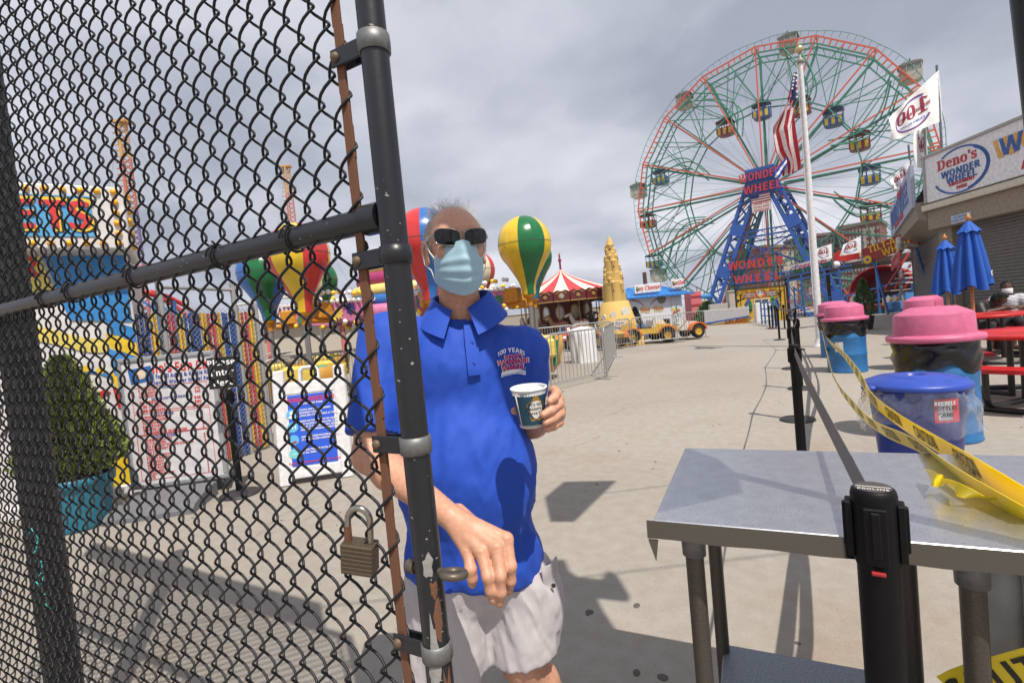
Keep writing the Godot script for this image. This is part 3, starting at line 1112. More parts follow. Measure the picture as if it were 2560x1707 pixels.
	letters("amusement park gifts", 0.2, mt("awning print", rgb(214, 150, 148), 0.7), aw, at(Vector3.ZERO), Vector3(sw * 0.36, -0.08, 0.012), "serifbolditalic", 1.2, 0.008, HORIZONTAL_ALIGNMENT_CENTER, 0.02)
	s = mb()
	for k in 3:
		ball(s, Vector3(sw * 0.62 + 0.1 * (k % 2), 0.34 + 0.12 * k, 0.02), 0.11, 10)
	rod(s, Vector3(sw * 0.6, 0.3, -0.5), Vector3(sw * 0.63, 0.45, 0.05), 0.05, 8)
	obj("floodlight", s, mt("lamp white", rgb(206, 204, 198), 0.4), aw)

# ---------------------------------------------------------------- leafy cone: many small leaf faces round a core
func conifer(called: String, label: String, base: Vector3, h: float, r: float, sd: int, col: Color, key: String, leaves: int) -> Node3D:
	var t = thing(called, label, "shrub", base)
	rng.seed = sd
	var s = mb()
	tube(s, [Vector3(0, 0, 0), Vector3(0.01, h * 0.5, 0), Vector3(0, h * 0.92, 0)], [r * 0.09, r * 0.07, r * 0.02], 7)
	for k in 14:
		var a = rng.randf() * TAU
		var y = h * rng.randf_range(0.06, 0.75)
		var rr = r * 0.75 * (1.0 - y / h)
		tube(s, [Vector3(0, y, 0), Vector3(cos(a) * rr, y + rr * 0.6, sin(a) * rr)], [r * 0.03, r * 0.01], 5)
	obj("trunk", s, mt("twig brown", rgb(74, 58, 44), 0.9), t)
	# sprays: flat fans standing on edge, denser at the skin; clumps bulge in and out
	var n = FastNoiseLite.new()
	n.seed = sd
	n.frequency = 2.6 / r
	for part in 3:
		s = mb()
		s.set_smooth_group(-1)
		for k in leaves / 3:
			var v = pow(rng.randf(), 0.8)
			var a = rng.randf() * TAU
			var y = h * (0.02 + 0.97 * v)
			var env = r * pow(1.0 - v, 0.75) * minf(1.0, 0.55 + v * 4.0)
			var q = n.get_noise_3d(cos(a) * r, y, sin(a) * r)
			env *= 1.0 + q * 0.45
			var rr = env * sqrt(rng.randf_range(0.35, 1.0))
			var p = Vector3(cos(a) * rr, y, sin(a) * rr)
			var out = Vector3(cos(a), rng.randf_range(0.5, 1.6), sin(a)).normalized()
			var side = out.cross(Vector3(rng.randf_range(-1, 1), rng.randf_range(-0.3, 1), rng.randf_range(-1, 1))).normalized()
			var l = r * rng.randf_range(0.12, 0.24)
			var w = l * rng.randf_range(0.25, 0.42)
			var tip = p + out * l
			var m1 = p + out * l * 0.5
			var nn = out.cross(side) * w * 0.3
			tri(s, p, m1 + side * w + nn, tip)
			tri(s, p, tip, m1 - side * w + nn)
		obj("foliage", s, mt(key + str(part), col.lightened(0.12 * part) if part < 2 else col.darkened(0.25), 0.75, 0.0, ""), t)
	return t

func stanchion(label: String, where: Vector3, turn := 0.0, h := 1.0) -> Node3D:
	var t = thing("belt_stanchion", label, "stanchion", where, turn, "black belt stanchions")
	var k = mt("stanchion black", rgb(18, 18, 20), 0.5, 0.0, "mottle", 4.0)
	k.metallic_specular = 0.3
	var s = mb()
	lathe(s, [Vector2(0.175, 0), Vector2(0.178, 0.012), Vector2(0.165, 0.022), Vector2(0.09, 0.034), Vector2(0.034, 0.045)], 28)
	obj("base", s, mt("stanchion base", rgb(50, 50, 52), 0.55), t)
	s = mb()
	tube(s, [Vector3(0, 0.03, 0), Vector3(0, h - 0.13, 0)], 0.0315, 18, false)
	obj("pole", s, k, t)
	s = mb()
	lathe(s, [Vector2(0.0315, h - 0.14), Vector2(0.035, h - 0.13), Vector2(0.035, h - 0.013), Vector2(0.033, h - 0.004), Vector2(0.029, h), Vector2(0.0, h)], 22)
	obj("head", s, k, t)
	for a in 4:
		s = mb()
		var b = Basis(Vector3.UP, a * PI / 2)
		box(s, Transform3D(b, b * Vector3(0, h - 0.075, 0.0375)), Vector3(0.034, 0.1, 0.012), 0.002)
		box(s, Transform3D(b, b * Vector3(0, h - 0.07, 0.044)), Vector3(0.014, 0.08, 0.008), 0.002)
		obj("belt_clip", s, k, t)
	return t

func make_right_rides():
	var blue = mt("ride blue", rgb(52, 108, 180), 0.45)
	var white = mt("ride white", rgb(212, 210, 208), 0.5)
	var red = mt("ride red", rgb(184, 42, 40), 0.4)
	var yellow = mt("mural yellow", rgb(222, 178, 44), 0.6)
	# ---- white picket ramp wall with mural under it
	var f = along(Vector3(11.693, -0.015, -30.2), Vector3(13.329, 0.072, -28.6))
	f.origin.y = 0
	var w = 2.62
	var t = thing("ramp_fence", "white picket ramp fence with a blue strip and yellow mural below", "fence", f.origin)
	t.basis = f.basis
	var s = mb()
	for k in 44:
		var x = w * (k + 0.5) / 44
		var y0 = lerpf(0.03, 0.40, x / w)
		prism(s, [Vector2(x - 0.024, y0), Vector2(x - 0.024, 0.90), Vector2(x, 0.95), Vector2(x + 0.024, 0.90), Vector2(x + 0.024, y0)], 0.03)
	bar(s, Vector3(0, 0.8, -0.03), Vector3(w, 0.86, -0.03), 0.06)
	bar(s, Vector3(0, 0.15, -0.03), Vector3(w, 0.5, -0.03), 0.06)
	stuff(obj("picket", s, mt("picket white", rgb(222, 222, 224), 0.6), t))
	s = mb()
	prism(s, [Vector2(-1.6, -0.10), Vector2(w, 0.34), Vector2(w, 0.42), Vector2(-1.6, 0.0)], 0.05, at(Vector3(0, 0, 0.04)))
	obj("blue_strip", s, mt("strip blue", rgb(58, 92, 168), 0.6), t)
	s = mb()
	prism(s, [Vector2(-0.2, 0.0), Vector2(w, 0.0), Vector2(w, 0.34), Vector2(0.3, 0.02)], 0.03)
	obj("mural_board", s, yellow, t)
	letters("ARLAND", 0.36, red, t, at(Vector3.ZERO), Vector3(1.85, 0.13, 0.02), "bold", 0.9, 0.01, HORIZONTAL_ALIGNMENT_CENTER, 0.05)
	# ---- yellow mural board
	f = along(Vector3(13.222, 0.199, -29.2), Vector3(15.281, 0.228, -28.4))
	f.origin.y = 0
	w = 2.62
	t = thing("mural_board", "yellow painted board reading MORE RIDES with a white window", "board", f.origin)
	t.basis = f.basis
	s = mb()
	box(s, at(Vector3(w / 2, 0.98, 0)), Vector3(w, 1.96, 0.08), 0.01)
	obj("board", s, yellow, t)
	s = mb()
	box(s, at(Vector3(0.06, 1.0, 0.05)), Vector3(0.05, 2.0, 0.05))
	box(s, at(Vector3(w - 0.06, 1.0, 0.05)), Vector3(0.05, 2.0, 0.05))
	box(s, at(Vector3(w / 2, 1.94, 0.05)), Vector3(w, 0.05, 0.05))
	obj("frame", s, mt("board frame", rgb(60, 48, 36), 0.7), t)
	s = mb()
	prism(s, [Vector2(0.4, 1.56), Vector2(0.62, 1.40), Vector2(2.0, 1.40), Vector2(2.22, 1.58), Vector2(2.0, 1.76), Vector2(1.55, 1.70), Vector2(1.3, 1.84), Vector2(1.1, 1.70), Vector2(0.6, 1.76)], 0.03, at(Vector3(0, 0, 0.05)))
	obj("ribbon", s, mt("ribbon pink", rgb(206, 96, 84), 0.6), t)
	for q in [[0.76, "MORE"], [1.86, "RIDES"]]:
		s = mb()
		box(s, at(Vector3(q[0], 1.56, 0.075)), Vector3(0.52, 0.2, 0.02))
		obj("word_plate", s, mt("plate cream", rgb(224, 214, 200), 0.6), t)
		letters(q[1], 0.19, mt("ink black", rgb(24, 22, 22), 0.7, 0.0, ""), t, at(Vector3.ZERO), Vector3(q[0], 1.56, 0.09), "serifbold", 0.9, 0.01)
	s = mb()
	prism(s, ring_poly(0.17, 18, 1.0, Vector2(1.31, 1.66)), 0.03, at(Vector3(0, 0, 0.08)))
	obj("round_badge", s, mt("plate cream"), t)
	s = mb()
	prism(s, [Vector2(1.14, 1.52), Vector2(1.31, 1.36), Vector2(1.48, 1.52), Vector2(1.31, 1.46)], 0.03, at(Vector3(0, 0, 0.085)))
	obj("badge_bow", s, mt("bow yellow", rgb(232, 196, 72), 0.6), t)
	letters("3 4", 0.2, mt("badge blue", rgb(70, 78, 160), 0.6), t, at(Vector3.ZERO), Vector3(1.31, 1.68, 0.1), "bold", 1.0, 0.01)
	for k in 2:
		s = mb()
		var cx = 0.93 if k == 0 else 1.78
		prism(s, arc_poly(0.52, 0.72 if k == 0 else 0.66, 0.6 * PI if k == 0 else 0.02 * PI, 1.35 * PI if k == 0 else 0.42 * PI, 18, 0.75, Vector2(cx, 0.72)), 0.03, at(Vector3(0, 0, 0.05)))
		obj("crescent", s, mt("crescent blue", rgb(54, 84, 160), 0.6), t)
		s = mb()
		prism(s, ring_poly(0.34, 18, 0.32, Vector2(0.76 if k == 0 else 1.93, 0.92 if k == 0 else 1.1)), 0.03, at(Vector3(0, 0, 0.055)))
		obj("oval", s, mt("oval green", rgb(74, 158, 104), 0.6), t)
		letters("F\nU\nN" if k == 0 else "G\nO", 0.22, mt("ink black"), t, at(Vector3.ZERO), Vector3(0.76 if k == 0 else 1.93, 0.92 if k == 0 else 1.1, 0.08), "bold", 0.9, 0.01, HORIZONTAL_ALIGNMENT_CENTER, 0.0, -8.0)
	for p in [Vector2(0.42, 0.93), Vector2(0.41, 0.7), Vector2(0.48, 0.48), Vector2(0.62, 0.27), Vector2(2.2, 1.2), Vector2(2.3, 1.0)]:
		s = mb()
		var star = []
		for k in 10:
			var a = PI / 2 + TAU * k / 10.0
			star.append(p + Vector2(cos(a), sin(a)) * (0.085 if k % 2 == 0 else 0.036))
		prism(s, star, 0.02, at(Vector3(0, 0, 0.075)))
		obj("star", s, mt("star white", rgb(236, 232, 224), 0.6), t)
	for sx in [0.28, 2.36]:
		s = mb()
		for k in 9:
			var a = rng.randf() * TAU
			rod(s, Vector3(sx, 1.36, 0.05), Vector3(sx + cos(a) * 0.16, 1.36 + sin(a) * 0.26, 0.05), 0.018, 5)
			ball(s, Vector3(sx + cos(a) * 0.16, 1.36 + sin(a) * 0.26, 0.05), 0.035, 6)
		obj("scroll_ornament", s, mt("ink black"), t)
	var wn = mb()
	box(wn, at(Vector3(1.36, 1.06, 0.06)), Vector3(0.78, 0.5, 0.04))
	var wf = obj("window", wn, mt("picket white"), t)
	for k in 4:
		s = mb()
		box(s, at(Vector3(1.18 + 0.36 * (k % 2), 0.95 + 0.22 * (k / 2), 0.085)), Vector3(0.31, 0.19, 0.02))
		obj("pane", s, mt("pane grey", rgb(92, 96, 96), 0.2), wf)
	letters("THIS", 0.3, mt("star white"), t, at(Vector3.ZERO), Vector3(0.78, 0.08, 0.09), "bold", 1.0, 0.02)
	s = mb()
	prism(s, [Vector2(1.15, 0.05), Vector2(1.2, 0.22), Vector2(1.42, 0.12), Vector2(1.3, 0.0)], 0.03, at(Vector3(0, 0, 0.06)))
	obj("hand_arrow", s, mt("hand pink", rgb(214, 120, 110), 0.6), t)
	# ---- red WONDER WHEEL letters over it
	var sg = thing("entrance_letters", "big red WONDER WHEEL letters on a black frame above the yellow board", "sign", f * Vector3(0, 0, 0.25))
	sg.basis = f.basis
	s = mb()
	for y in [3.02, 3.72, 2.2]:
		bar(s, Vector3(-0.45, y, 0), Vector3(2.75, y, 0), 0.035)
	for x in [0.0, 2.3]:
		bar(s, Vector3(x, 0.0, -0.05), Vector3(x, 3.75, -0.05), 0.05)
	obj("frame", s, mt("letter frame", rgb(34, 32, 34), 0.6), sg)
	var lr = mt("letters red", rgb(196, 44, 40), 0.5)
	var i = 0
	for c in "WONDER":
		letters(c, 0.62, lr, sg, at(Vector3.ZERO), Vector3(0.0 + i * 0.48, 3.34, 0.05), "bold", 0.95, 0.06)
		i += 1
	i = 0
	for c in "WHEEL":
		letters(c, 0.62, lr, sg, at(Vector3.ZERO), Vector3(0.28 + i * 0.48, 2.52, 0.05), "bold", 0.95, 0.06)
		i += 1
	# ---- cream pillar and low wall left of the board
	t = thing("cream_pillar", "weathered cream pillar and low wall left of the yellow board", "wall", Vector3(13.822, 0.894, -31))
	t.position.y = 0
	s = mb()
	box(s, at(Vector3(0, 0.95, 0)), Vector3(0.55, 1.9, 0.5), 0.02)
	box(s, at(Vector3(0, 1.93, 0)), Vector3(0.68, 0.1, 0.6), 0.02)
	obj("pillar", s, mt("old cream", rgb(186, 178, 168), 0.8), t)
	s = mb()
	box(s, at(Vector3(-0.85, 0.62, 0)), Vector3(1.2, 1.24, 0.25), 0.02)
	obj("low_wall", s, mt("old grey", rgb(176, 176, 172), 0.8), t)
	# ---- tilting ride: platform roof on posts, blue railings, red tub car
	var rf = along(Vector3(16.924, 2.342, -31.1), Vector3(21.418, 2.447, -26.2))
	rf.basis = rf.basis.scaled(Vector3.ONE * 1.22)
	rf.origin.y = -0.3
	var rl = 7.6
	t = thing("ride_pavilion", "ride pavilion with dark flat roof on brown posts and blue steelwork", "ride", rf.origin)
	t.basis = rf.basis
	s = mb()
	prism(s, [Vector2(-0.2, 2.28), Vector2(1.6, 2.62), Vector2(rl, 2.75), Vector2(rl, 2.5), Vector2(1.6, 2.42), Vector2(-0.2, 2.14)], 5.0, at(Vector3(0, 0, -2.6)))
	obj("roof", s, mt("roof shingle", rgb(96, 90, 84), 0.9, 0.0, "grain", 3.0), t)
	for x in [0.15, 2.0, 4.0, 6.1]:
		s = mb()
		box(s, at(Vector3(x, 1.2, -0.5)), Vector3(0.17, 2.4, 0.17), 0.01)
		obj("post", s, mt("brown post", rgb(76, 58, 46), 0.8), t)
	s = mb()
	bar(s, Vector3(2.9, 2.62, 0.12), Vector3(rl, 2.86, 0.12), 0.09)
	bar(s, Vector3(2.9, 2.78, 0.1), Vector3(rl, 3.0, 0.1), 0.07)
	obj("white_gutter", s, white, t)
	for x in [0.55, 1.15, 2.15, 2.75, 4.6]:
		s = mb()
		var zz = 0.35 if x < 3.0 else 2.6
		bar(s, Vector3(x, 0.0, zz), Vector3(x - 0.05, 2.35, zz), 0.07)
		obj("blue_post", s, blue, t)
	s = mb()
	bar(s, Vector3(0.4, 2.05, 0.35), Vector3(3.2, 2.25, 0.35), 0.08)
	bar(s, Vector3(0.4, 2.3, 0.35), Vector3(3.2, 2.45, 0.35), 0.06)
	obj("blue_beam", s, blue, t)
	for x in [0.9, 1.7, 2.6]:
		s = mb()
		var hoop = []
		for k in 9: hoop.append(Vector3(x - cos(PI * k / 8) * 0.32, 2.4 + sin(PI * k / 8) * 0.32, 0.35))
		tube(s, hoop, 0.025, 6)
		obj("blue_hoop", s, blue, t)
	s = mb()
	box(s, at(Vector3(4.9, 0.34, 0.0)), Vector3(5.6, 0.16, 4.6))
	box(s, at(Vector3(4.9, 0.13, 0.0)), Vector3(5.3, 0.26, 4.3))
	obj("deck", s, mt("deck blue", rgb(58, 110, 176), 0.5), t)
	for k in 5:
		s = mb()
		box(s, at(Vector3(1.15 + k * 0.14, 0.12 + 0.17 * (4 - k) * 0.9, 0.75)), Vector3(0.2, 0.06, 0.8))
		obj("stair_tread", s, blue, t)
	s = mb()
	bar(s, Vector3(1.0, 0.9, 1.15), Vector3(1.9, 0.05, 1.15), 0.06)
	bar(s, Vector3(1.0, 1.7, 1.15), Vector3(1.9, 0.85, 1.15), 0.05)
	bar(s, Vector3(1.9, 0.0, 1.15), Vector3(1.9, 0.9, 1.15), 0.06)
	bar(s, Vector3(1.0, 0.0, 1.15), Vector3(1.0, 1.75, 1.15), 0.06)
	obj("stair_rail", s, blue, t)
	for g in [[0.3, 1.05], [2.05, 3.2]]:
		s = mb()
		var n = int((g[1] - g[0]) / 0.11)
		for k in n + 1:
			var x = lerpf(g[0], g[1], float(k) / n)
			bar(s, Vector3(x, 0.15, 0.5), Vector3(x, 1.05, 0.5), 0.022)
		bar(s, Vector3(g[0], 1.07, 0.5), Vector3(g[1], 1.1, 0.5), 0.045)
		bar(s, Vector3(g[0], 0.15, 0.5), Vector3(g[1], 0.15, 0.5), 0.045)
		stuff(obj("railing", s, blue, t))
	for q in [[3.0, 1.0, 6.3, 1.55], [3.4, 0.62, 6.3, 1.05]]:
		s = mb()
		bar(s, Vector3(q[0], q[1], 2.6), Vector3(q[2] - 0.6, q[3], 2.6), 0.06)
		obj("rail", s, blue, t)
	s = mb()
	box(s, at(Vector3(2.5, 0.62, 0.3)), Vector3(1.3, 0.5, 0.08), 0.01)
	obj("skirt_panel", s, mt("panel blue", rgb(74, 136, 204), 0.45), t)
	for p in [Vector3(2.62, 2.55, 0.4), Vector3(5.6, 2.98, 0.3)]:
		s = mb()
		ball(s, p, 0.17, 14)
		obj("globe_lamp", s, mt("globe white", rgb(226, 224, 220), 0.3), t)
	# brown ticket stand and white notices
	var bs = thing("brown_stand", "dark brown wooden stand with white notices under the pavilion's edge", "stand", rf * Vector3(0.12, 0, 0.7))
	bs.basis = rf.basis
	s = mb()
	box(s, at(Vector3(0, 0.72, 0)), Vector3(0.5, 1.2, 0.35), 0.015)
	box(s, at(Vector3(0, 0.06, 0)), Vector3(0.4, 0.12, 0.3))
	obj("body", s, mt("dark brown", rgb(52, 40, 34), 0.7), bs)
	for q in [[Vector3(-0.12, 0.98, 0.18), Vector2(0.1, 0.1)], [Vector3(-0.1, 0.72, 0.18), Vector2(0.12, 0.32)]]:
		s = mb()
		box(s, at(q[0]), Vector3(q[1].x, q[1].y, 0.012))
		obj("notice", s, white, bs)
	for q in [[0.75, 0.95, "grey rules panel on a post left of the flagpole", 0.32, 0.55], [1.66, 1.45, "small white rules notice on the blue railing left of the flagpole", 0.42, 0.32]]:
		var np = thing("rules_notice", q[2], "notice", rf * Vector3(q[0], q[1], 0.56))
		np.basis = rf.basis
		s = mb()
		box(s, at(Vector3.ZERO), Vector3(q[3], q[4], 0.02), 0.004)
		obj("panel", s, mt("notice grey", rgb(196, 196, 198), 0.6), np)
		letters("NO RUNNING\nRIDE RULES", 0.09, mt("notice red", rgb(170, 80, 84), 0.6, 0.0, ""), np, at(Vector3.ZERO), Vector3(0, q[4] * 0.15, 0.012))
		if q[0] < 1.0:
			s = mb()
			rod(s, Vector3(0, -q[1], -0.02), Vector3(0, 0, -0.02), 0.02, 8)
			obj("post", s, blue, np)
	# green and white roof sign, red banner
	var gsn = thing("roof_sign", "white and green sign with red and yellow lettering on the pavilion roof", "sign", rf * Vector3(1.5, 2.55, 0.1))
	gsn.basis = rf.basis * Basis(Vector3.BACK, 0.12)
	s = mb()
	box(s, at(Vector3(0, 0.25, 0)), Vector3(1.7, 0.24, 0.05))
	obj("white_panel", s, white, gsn)
	s = mb()
	box(s, at(Vector3(0, 0.04, 0)), Vector3(1.7, 0.18, 0.05))
	obj("green_panel", s, mt("sign green", rgb(36, 110, 72), 0.5), gsn)
	letters("Carousel", 0.32, mt("sign pink", rgb(206, 60, 96), 0.5), gsn, at(Vector3.ZERO), Vector3(0, 0.2, 0.03), "serifbolditalic", 1.0, 0.02)
	var rb = thing("red_banner", "plain red banner hung below the small white flags", "banner", rf * Vector3(2.95, 2.62, 0.2))
	rb.basis = rf.basis
	s = mb()
	sheet(s, 10, 5, func(u, v): return Vector3(-0.55 + u * 1.1, 0.05 + v * lerpf(0.42, 0.75, u), 0.05 * sin(u * 6.0) * (1.0 - v)), 0.01)
	obj("cloth", s, mt("banner red", rgb(196, 44, 36), 0.7), rb)
	# ---- red tub car
	var car = thing("spinning_ride_car", "red hooded spinning ride car with a round white emblem", "ride car", rf * Vector3(4.55, 0.42, 1.2))
	car.basis = rf.basis * Basis(Vector3.UP, -0.25)
	s = mb()
	sheet(s, 22, 10, func(u, v):
		var a: float = PI * (1.08 - u * 1.16)
		var d: float = lerpf(-1.0, 0.35, v)
		var sc: float = lerpf(0.72, 1.0, sqrt(v))
		return Vector3(cos(a) * 1.22 * sc, 0.72 + sin(a) * 1.05 * sc, d), 0.05)
	obj("hood", s, red, car)
	s = mb()
	sheet(s, 18, 6, func(u, v):
		var a: float = PI * u
		return Vector3(cos(a) * 1.0 * (1.0 - v), 0.72 + sin(a) * 0.9 * (1.0 - v), -0.75), 0.03)
	obj("hood_back", s, mt("hood dark red", rgb(120, 28, 34), 0.5), car)
	s = mb()
	var pr = []
	for k in 13:
		var a = PI * k / 12.0
		pr.append(Vector2(cos(a) * 1.15, sin(a) * 0.9))
	for k in 13:
		var a = PI - PI * k / 12.0
		pr.append(Vector2(cos(a) * 1.02, sin(a) * 0.78))
	prism(s, pr, 0.55, at(Vector3(0, 0.25, 0.35), Basis(Vector3.RIGHT, -PI / 2)))
	obj("front_wall", s, mt("car pale blue", rgb(140, 190, 206), 0.4), car)
	s = mb()
	box(s, at(Vector3(0, 0.45, -0.3)), Vector3(1.7, 0.5, 0.5), 0.08)
	obj("seat", s, mt("seat dark", rgb(44, 34, 36), 0.6), car)
	for q in [[-0.55, 0.42], [1.12, 0.25]]:
		s = mb()
		prism(s, ring_poly(q[1], 24, 1.0, Vector2(q[0], 0.42)), 0.06, at(Vector3(0, 0, 1.08)))
		var em = obj("emblem_disc", s, red, car)
		s = mb()
		prism(s, ring_poly(q[1] * 0.72, 24, 1.0, Vector2(q[0], 0.42)), 0.06, at(Vector3(0, 0, 1.1)))
		obj("emblem_face", s, white, em)
		letters("RIDE", 0.12, red, em, at(Vector3.ZERO), Vector3(q[0], 0.42, 1.14), "bold", 1.0, 0.01)
	s = mb()
	lathe(s, [Vector2(1.25, 0.0), Vector2(1.25, 0.18), Vector2(1.1, 0.24)], 26)
	obj("turntable", s, mt("turntable red", rgb(140, 40, 44), 0.5), car)
	# ---- TILT-A-WHI sign board
	var tf = along(Vector3(15.06, 2.687, -21), Vector3(15.472, 2.902, -19.6))
	var tb = thing("ride_sign", "red board with yellow TILT-A-WHIRL lettering beside the shop's awning", "sign", Vector3(15.057, 2.403, -21))
	tb.basis = tf.basis * Basis(Vector3.BACK, 0.20)
	s = mb()
	box(s, at(Vector3(1.1, 0.28, 0)), Vector3(2.2, 0.62, 0.07), 0.01)
	obj("board", s, mt("board red", rgb(150, 40, 38), 0.5), tb)
	var ylw = mt("letters yellow", rgb(228, 186, 40), 0.5)
	letters("TILT-A-", 0.38, ylw, tb, at(Vector3.ZERO), Vector3(0.92, 0.44, 0.04), "bold", 1.0, 0.02)
	letters("WHIRL", 0.38, ylw, tb, at(Vector3.ZERO), Vector3(1.42, 0.13, 0.04), "bold", 1.0, 0.02)
	s = mb()
	prism(s, ring_poly(0.17, 20, 1.0, Vector2(0.18, 0.08)), 0.05, at(Vector3(0, 0, 0.05)))
	var rd2 = obj("roundel", s, ylw, tb)
	s = mb()
	prism(s, ring_poly(0.06, 14, 1.0, Vector2(0.18, 0.08)), 0.05, at(Vector3(0, 0, 0.06)))
	obj("roundel_centre", s, mt("badge blue"), rd2)
	s = mb()
	rod(s, Vector3(0.3, -2.3, -0.1), Vector3(0.3, 0.3, -0.1), 0.045, 8)
	rod(s, Vector3(2.0, -2.6, -0.1), Vector3(2.0, 0.3, -0.1), 0.045, 8)
	obj("post", s, blue, tb)
	# ---- red and white lattice of another ride by the shop
	var lt = thing("lattice_ride_arm", "red and white lattice ride arms seen beside the roller shutter", "ride", Vector3(17.326, 0.895, -23))
	lt.position.y = 0
	s = mb()
	for k in 4:
		bar(s, Vector3(0.0 + k * 0.45, 1.2, 0), Vector3(1.2 + k * 0.45, 2.75, 0), 0.07)
	obj("arm", s, mt("arm red", rgb(178, 52, 54), 0.5), lt)
	s = mb()
	for k in 6:
		bar(s, Vector3(0.2 + k * 0.22, 1.45 + 0.2 * k, 0.1), Vector3(1.6 + k * 0.1, 1.4 + 0.22 * k, 0.1), 0.05)
	obj("brace", s, white, lt)
	s = mb()
	for k in 3:
		box(s, at(Vector3(0.6 + k * 0.6, 0.4 + 0.4 * k, -0.3)), Vector3(0.5, 0.4, 0.4), 0.05)
	obj("seats", s, mt("panel blue"), lt)
	s = mb()
	bar(s, Vector3(0.9, 0, -0.2), Vector3(0.9, 2.4, -0.2), 0.1)
	obj("mast", s, mt("mast grey", rgb(132, 134, 136), 0.5), lt)
	# ---- little picket fence
	var pf = thing("small_picket_fence", "short yellow and white picket fence in front of the red ride car", "fence", rf * Vector3(5.0, 0, 3.2))
	pf.basis = rf.basis
	for k in 8:
		s = mb()
		var x = k * 0.2
		prism(s, [Vector2(x - 0.06, 0.5), Vector2(x - 0.06, 0.9), Vector2(x, 0.99), Vector2(x + 0.06, 0.9), Vector2(x + 0.06, 0.5)], 0.03)
		obj("picket", s, white, pf)
	s = mb()
	box(s, at(Vector3(0.7, 0.74, -0.04)), Vector3(1.8, 0.3, 0.03))
	box(s, at(Vector3(-0.1, 0.35, -0.04)), Vector3(0.06, 0.7, 0.05))
	box(s, at(Vector3(1.5, 0.35, -0.04)), Vector3(0.06, 0.7, 0.05))
	obj("backing", s, ylw, pf)
	# ---- shrub in a blue tub before the ride
	conifer("potted_conifer", "rounded green conifer in front of the red ride car", Vector3(11.695, -0.224, -16.5) * Vector3(1, 0, 1) + Vector3(0, 0.42, 0), 1.25, 0.36, 77, rgb(62, 96, 42), "conifer far ", 2400)
	s = mb()
	lathe(s, [Vector2(0, 0), Vector2(0.2, 0.0), Vector2(0.27, 0.44), Vector2(0.24, 0.45), Vector2(0.0, 0.42)], 20, at(Vector3(11.695, -0.224, -16.5) * Vector3(1, 0, 1)))
	tag(obj("plant_tub", s, mt("tub dark", rgb(40, 44, 50), 0.6), self), "dark tub holding the rounded conifer by the ride", "tub")
	# ---- far stanchions by the yellow board
	var names = ["leftmost thin stanchion in front of the yellow board", "second thin stanchion before the yellow board", "third thin stanchion before the yellow board", "thin stanchion right of the yellow board by the brown stand"]
	i = 0
	for p in [Vector3(11.242, 0, -21.71), Vector3(11.128, 0, -21.263), Vector3(11.298, 0, -21.324), Vector3(11.24, 0, -20.535)]:
		stanchion(names[i], p)
		i += 1
	# blue railing running to the white ramp end
	var br = thing("blue_railing", "blue pipe railing beside the white ramp end", "railing", Vector3.ZERO)
	var a0 = Vector3(13.024, 0, -25.918)
	var a1 = Vector3(12.06, 0, -22.613)
	for k in 5:
		s = mb()
		var p = a0.lerp(a1, k / 4.0)
		rod(s, p, p + Vector3.UP * 1.1, 0.04, 8)
		obj("post", s, blue, br)
	for y in [0.45, 0.78, 1.1]:
		s = mb()
		rod(s, a0 + Vector3.UP * y, a1 + Vector3.UP * y, 0.03, 8)
		obj("rail", s, blue, br)
	var wp = thing("ramp_end_panel", "white panelled newel at the end of the ramp fence", "fence", Vector3(13.865, -0.136, -28) * Vector3(1, 0, 1))
	s = mb()
	box(s, at(Vector3(0, 0.55, 0)), Vector3(0.3, 1.1, 0.3), 0.02)
	box(s, at(Vector3(0.45, 0.55, 0.1)), Vector3(0.6, 1.0, 0.05), 0.01)
	obj("panel", s, mt("picket white"), wp)

# ---------------------------------------------------------------- steel crowd barriers
func barrier(label: String, a: Vector3, b: Vector3, n := 15):
	var fr = along(a, b)
	var w = a.distance_to(b)
	var m = mt("galvanised", rgb(172, 172, 172), 0.42, 0.35, "mottle", 3.0)
	var t = thing("crowd_barrier", label, "barrier", a, 0.0, "steel crowd barriers round the rides")
	t.basis = fr.basis
	var s = mb()
	var r = 0.12
	var pts = [Vector3(0.02, 0.0, 0), Vector3(0.02, 1.07 - r, 0)]
	for k in 5: pts.append(Vector3(0.02 + r - cos(PI / 2 * k / 4) * r, 1.07 - r + sin(PI / 2 * k / 4) * r, 0))
	for k in 5: pts.append(Vector3(w - 0.02 - r + sin(PI / 2 * k / 4) * r, 1.07 - r + cos(PI / 2 * k / 4) * r, 0))
	pts.append(Vector3(w - 0.02, 0.0, 0))
	tube(s, pts, 0.019, 8)
	obj("frame", s, m, t)
	s = mb()
	rod(s, Vector3(0.02, 0.16, 0), Vector3(w - 0.02, 0.16, 0), 0.015, 6)
	obj("bottom_rail", s, m, t)
	s = mb()
	rod(s, Vector3(0, 0.16, 0), Vector3(0, 1.06, 0), 0.0085, 6)
	var bm = mesh_of(s)
	for k in n:
		put("upright", bm, m, t, at(Vector3(w * (k + 1.0) / (n + 1), 0, 0)))
	for x in [0.12, w - 0.12]:
		s = mb()
		box(s, at(Vector3(x, 0.012, 0)), Vector3(0.04, 0.02, 0.42), 0.004)
		obj("foot", s, m, t)

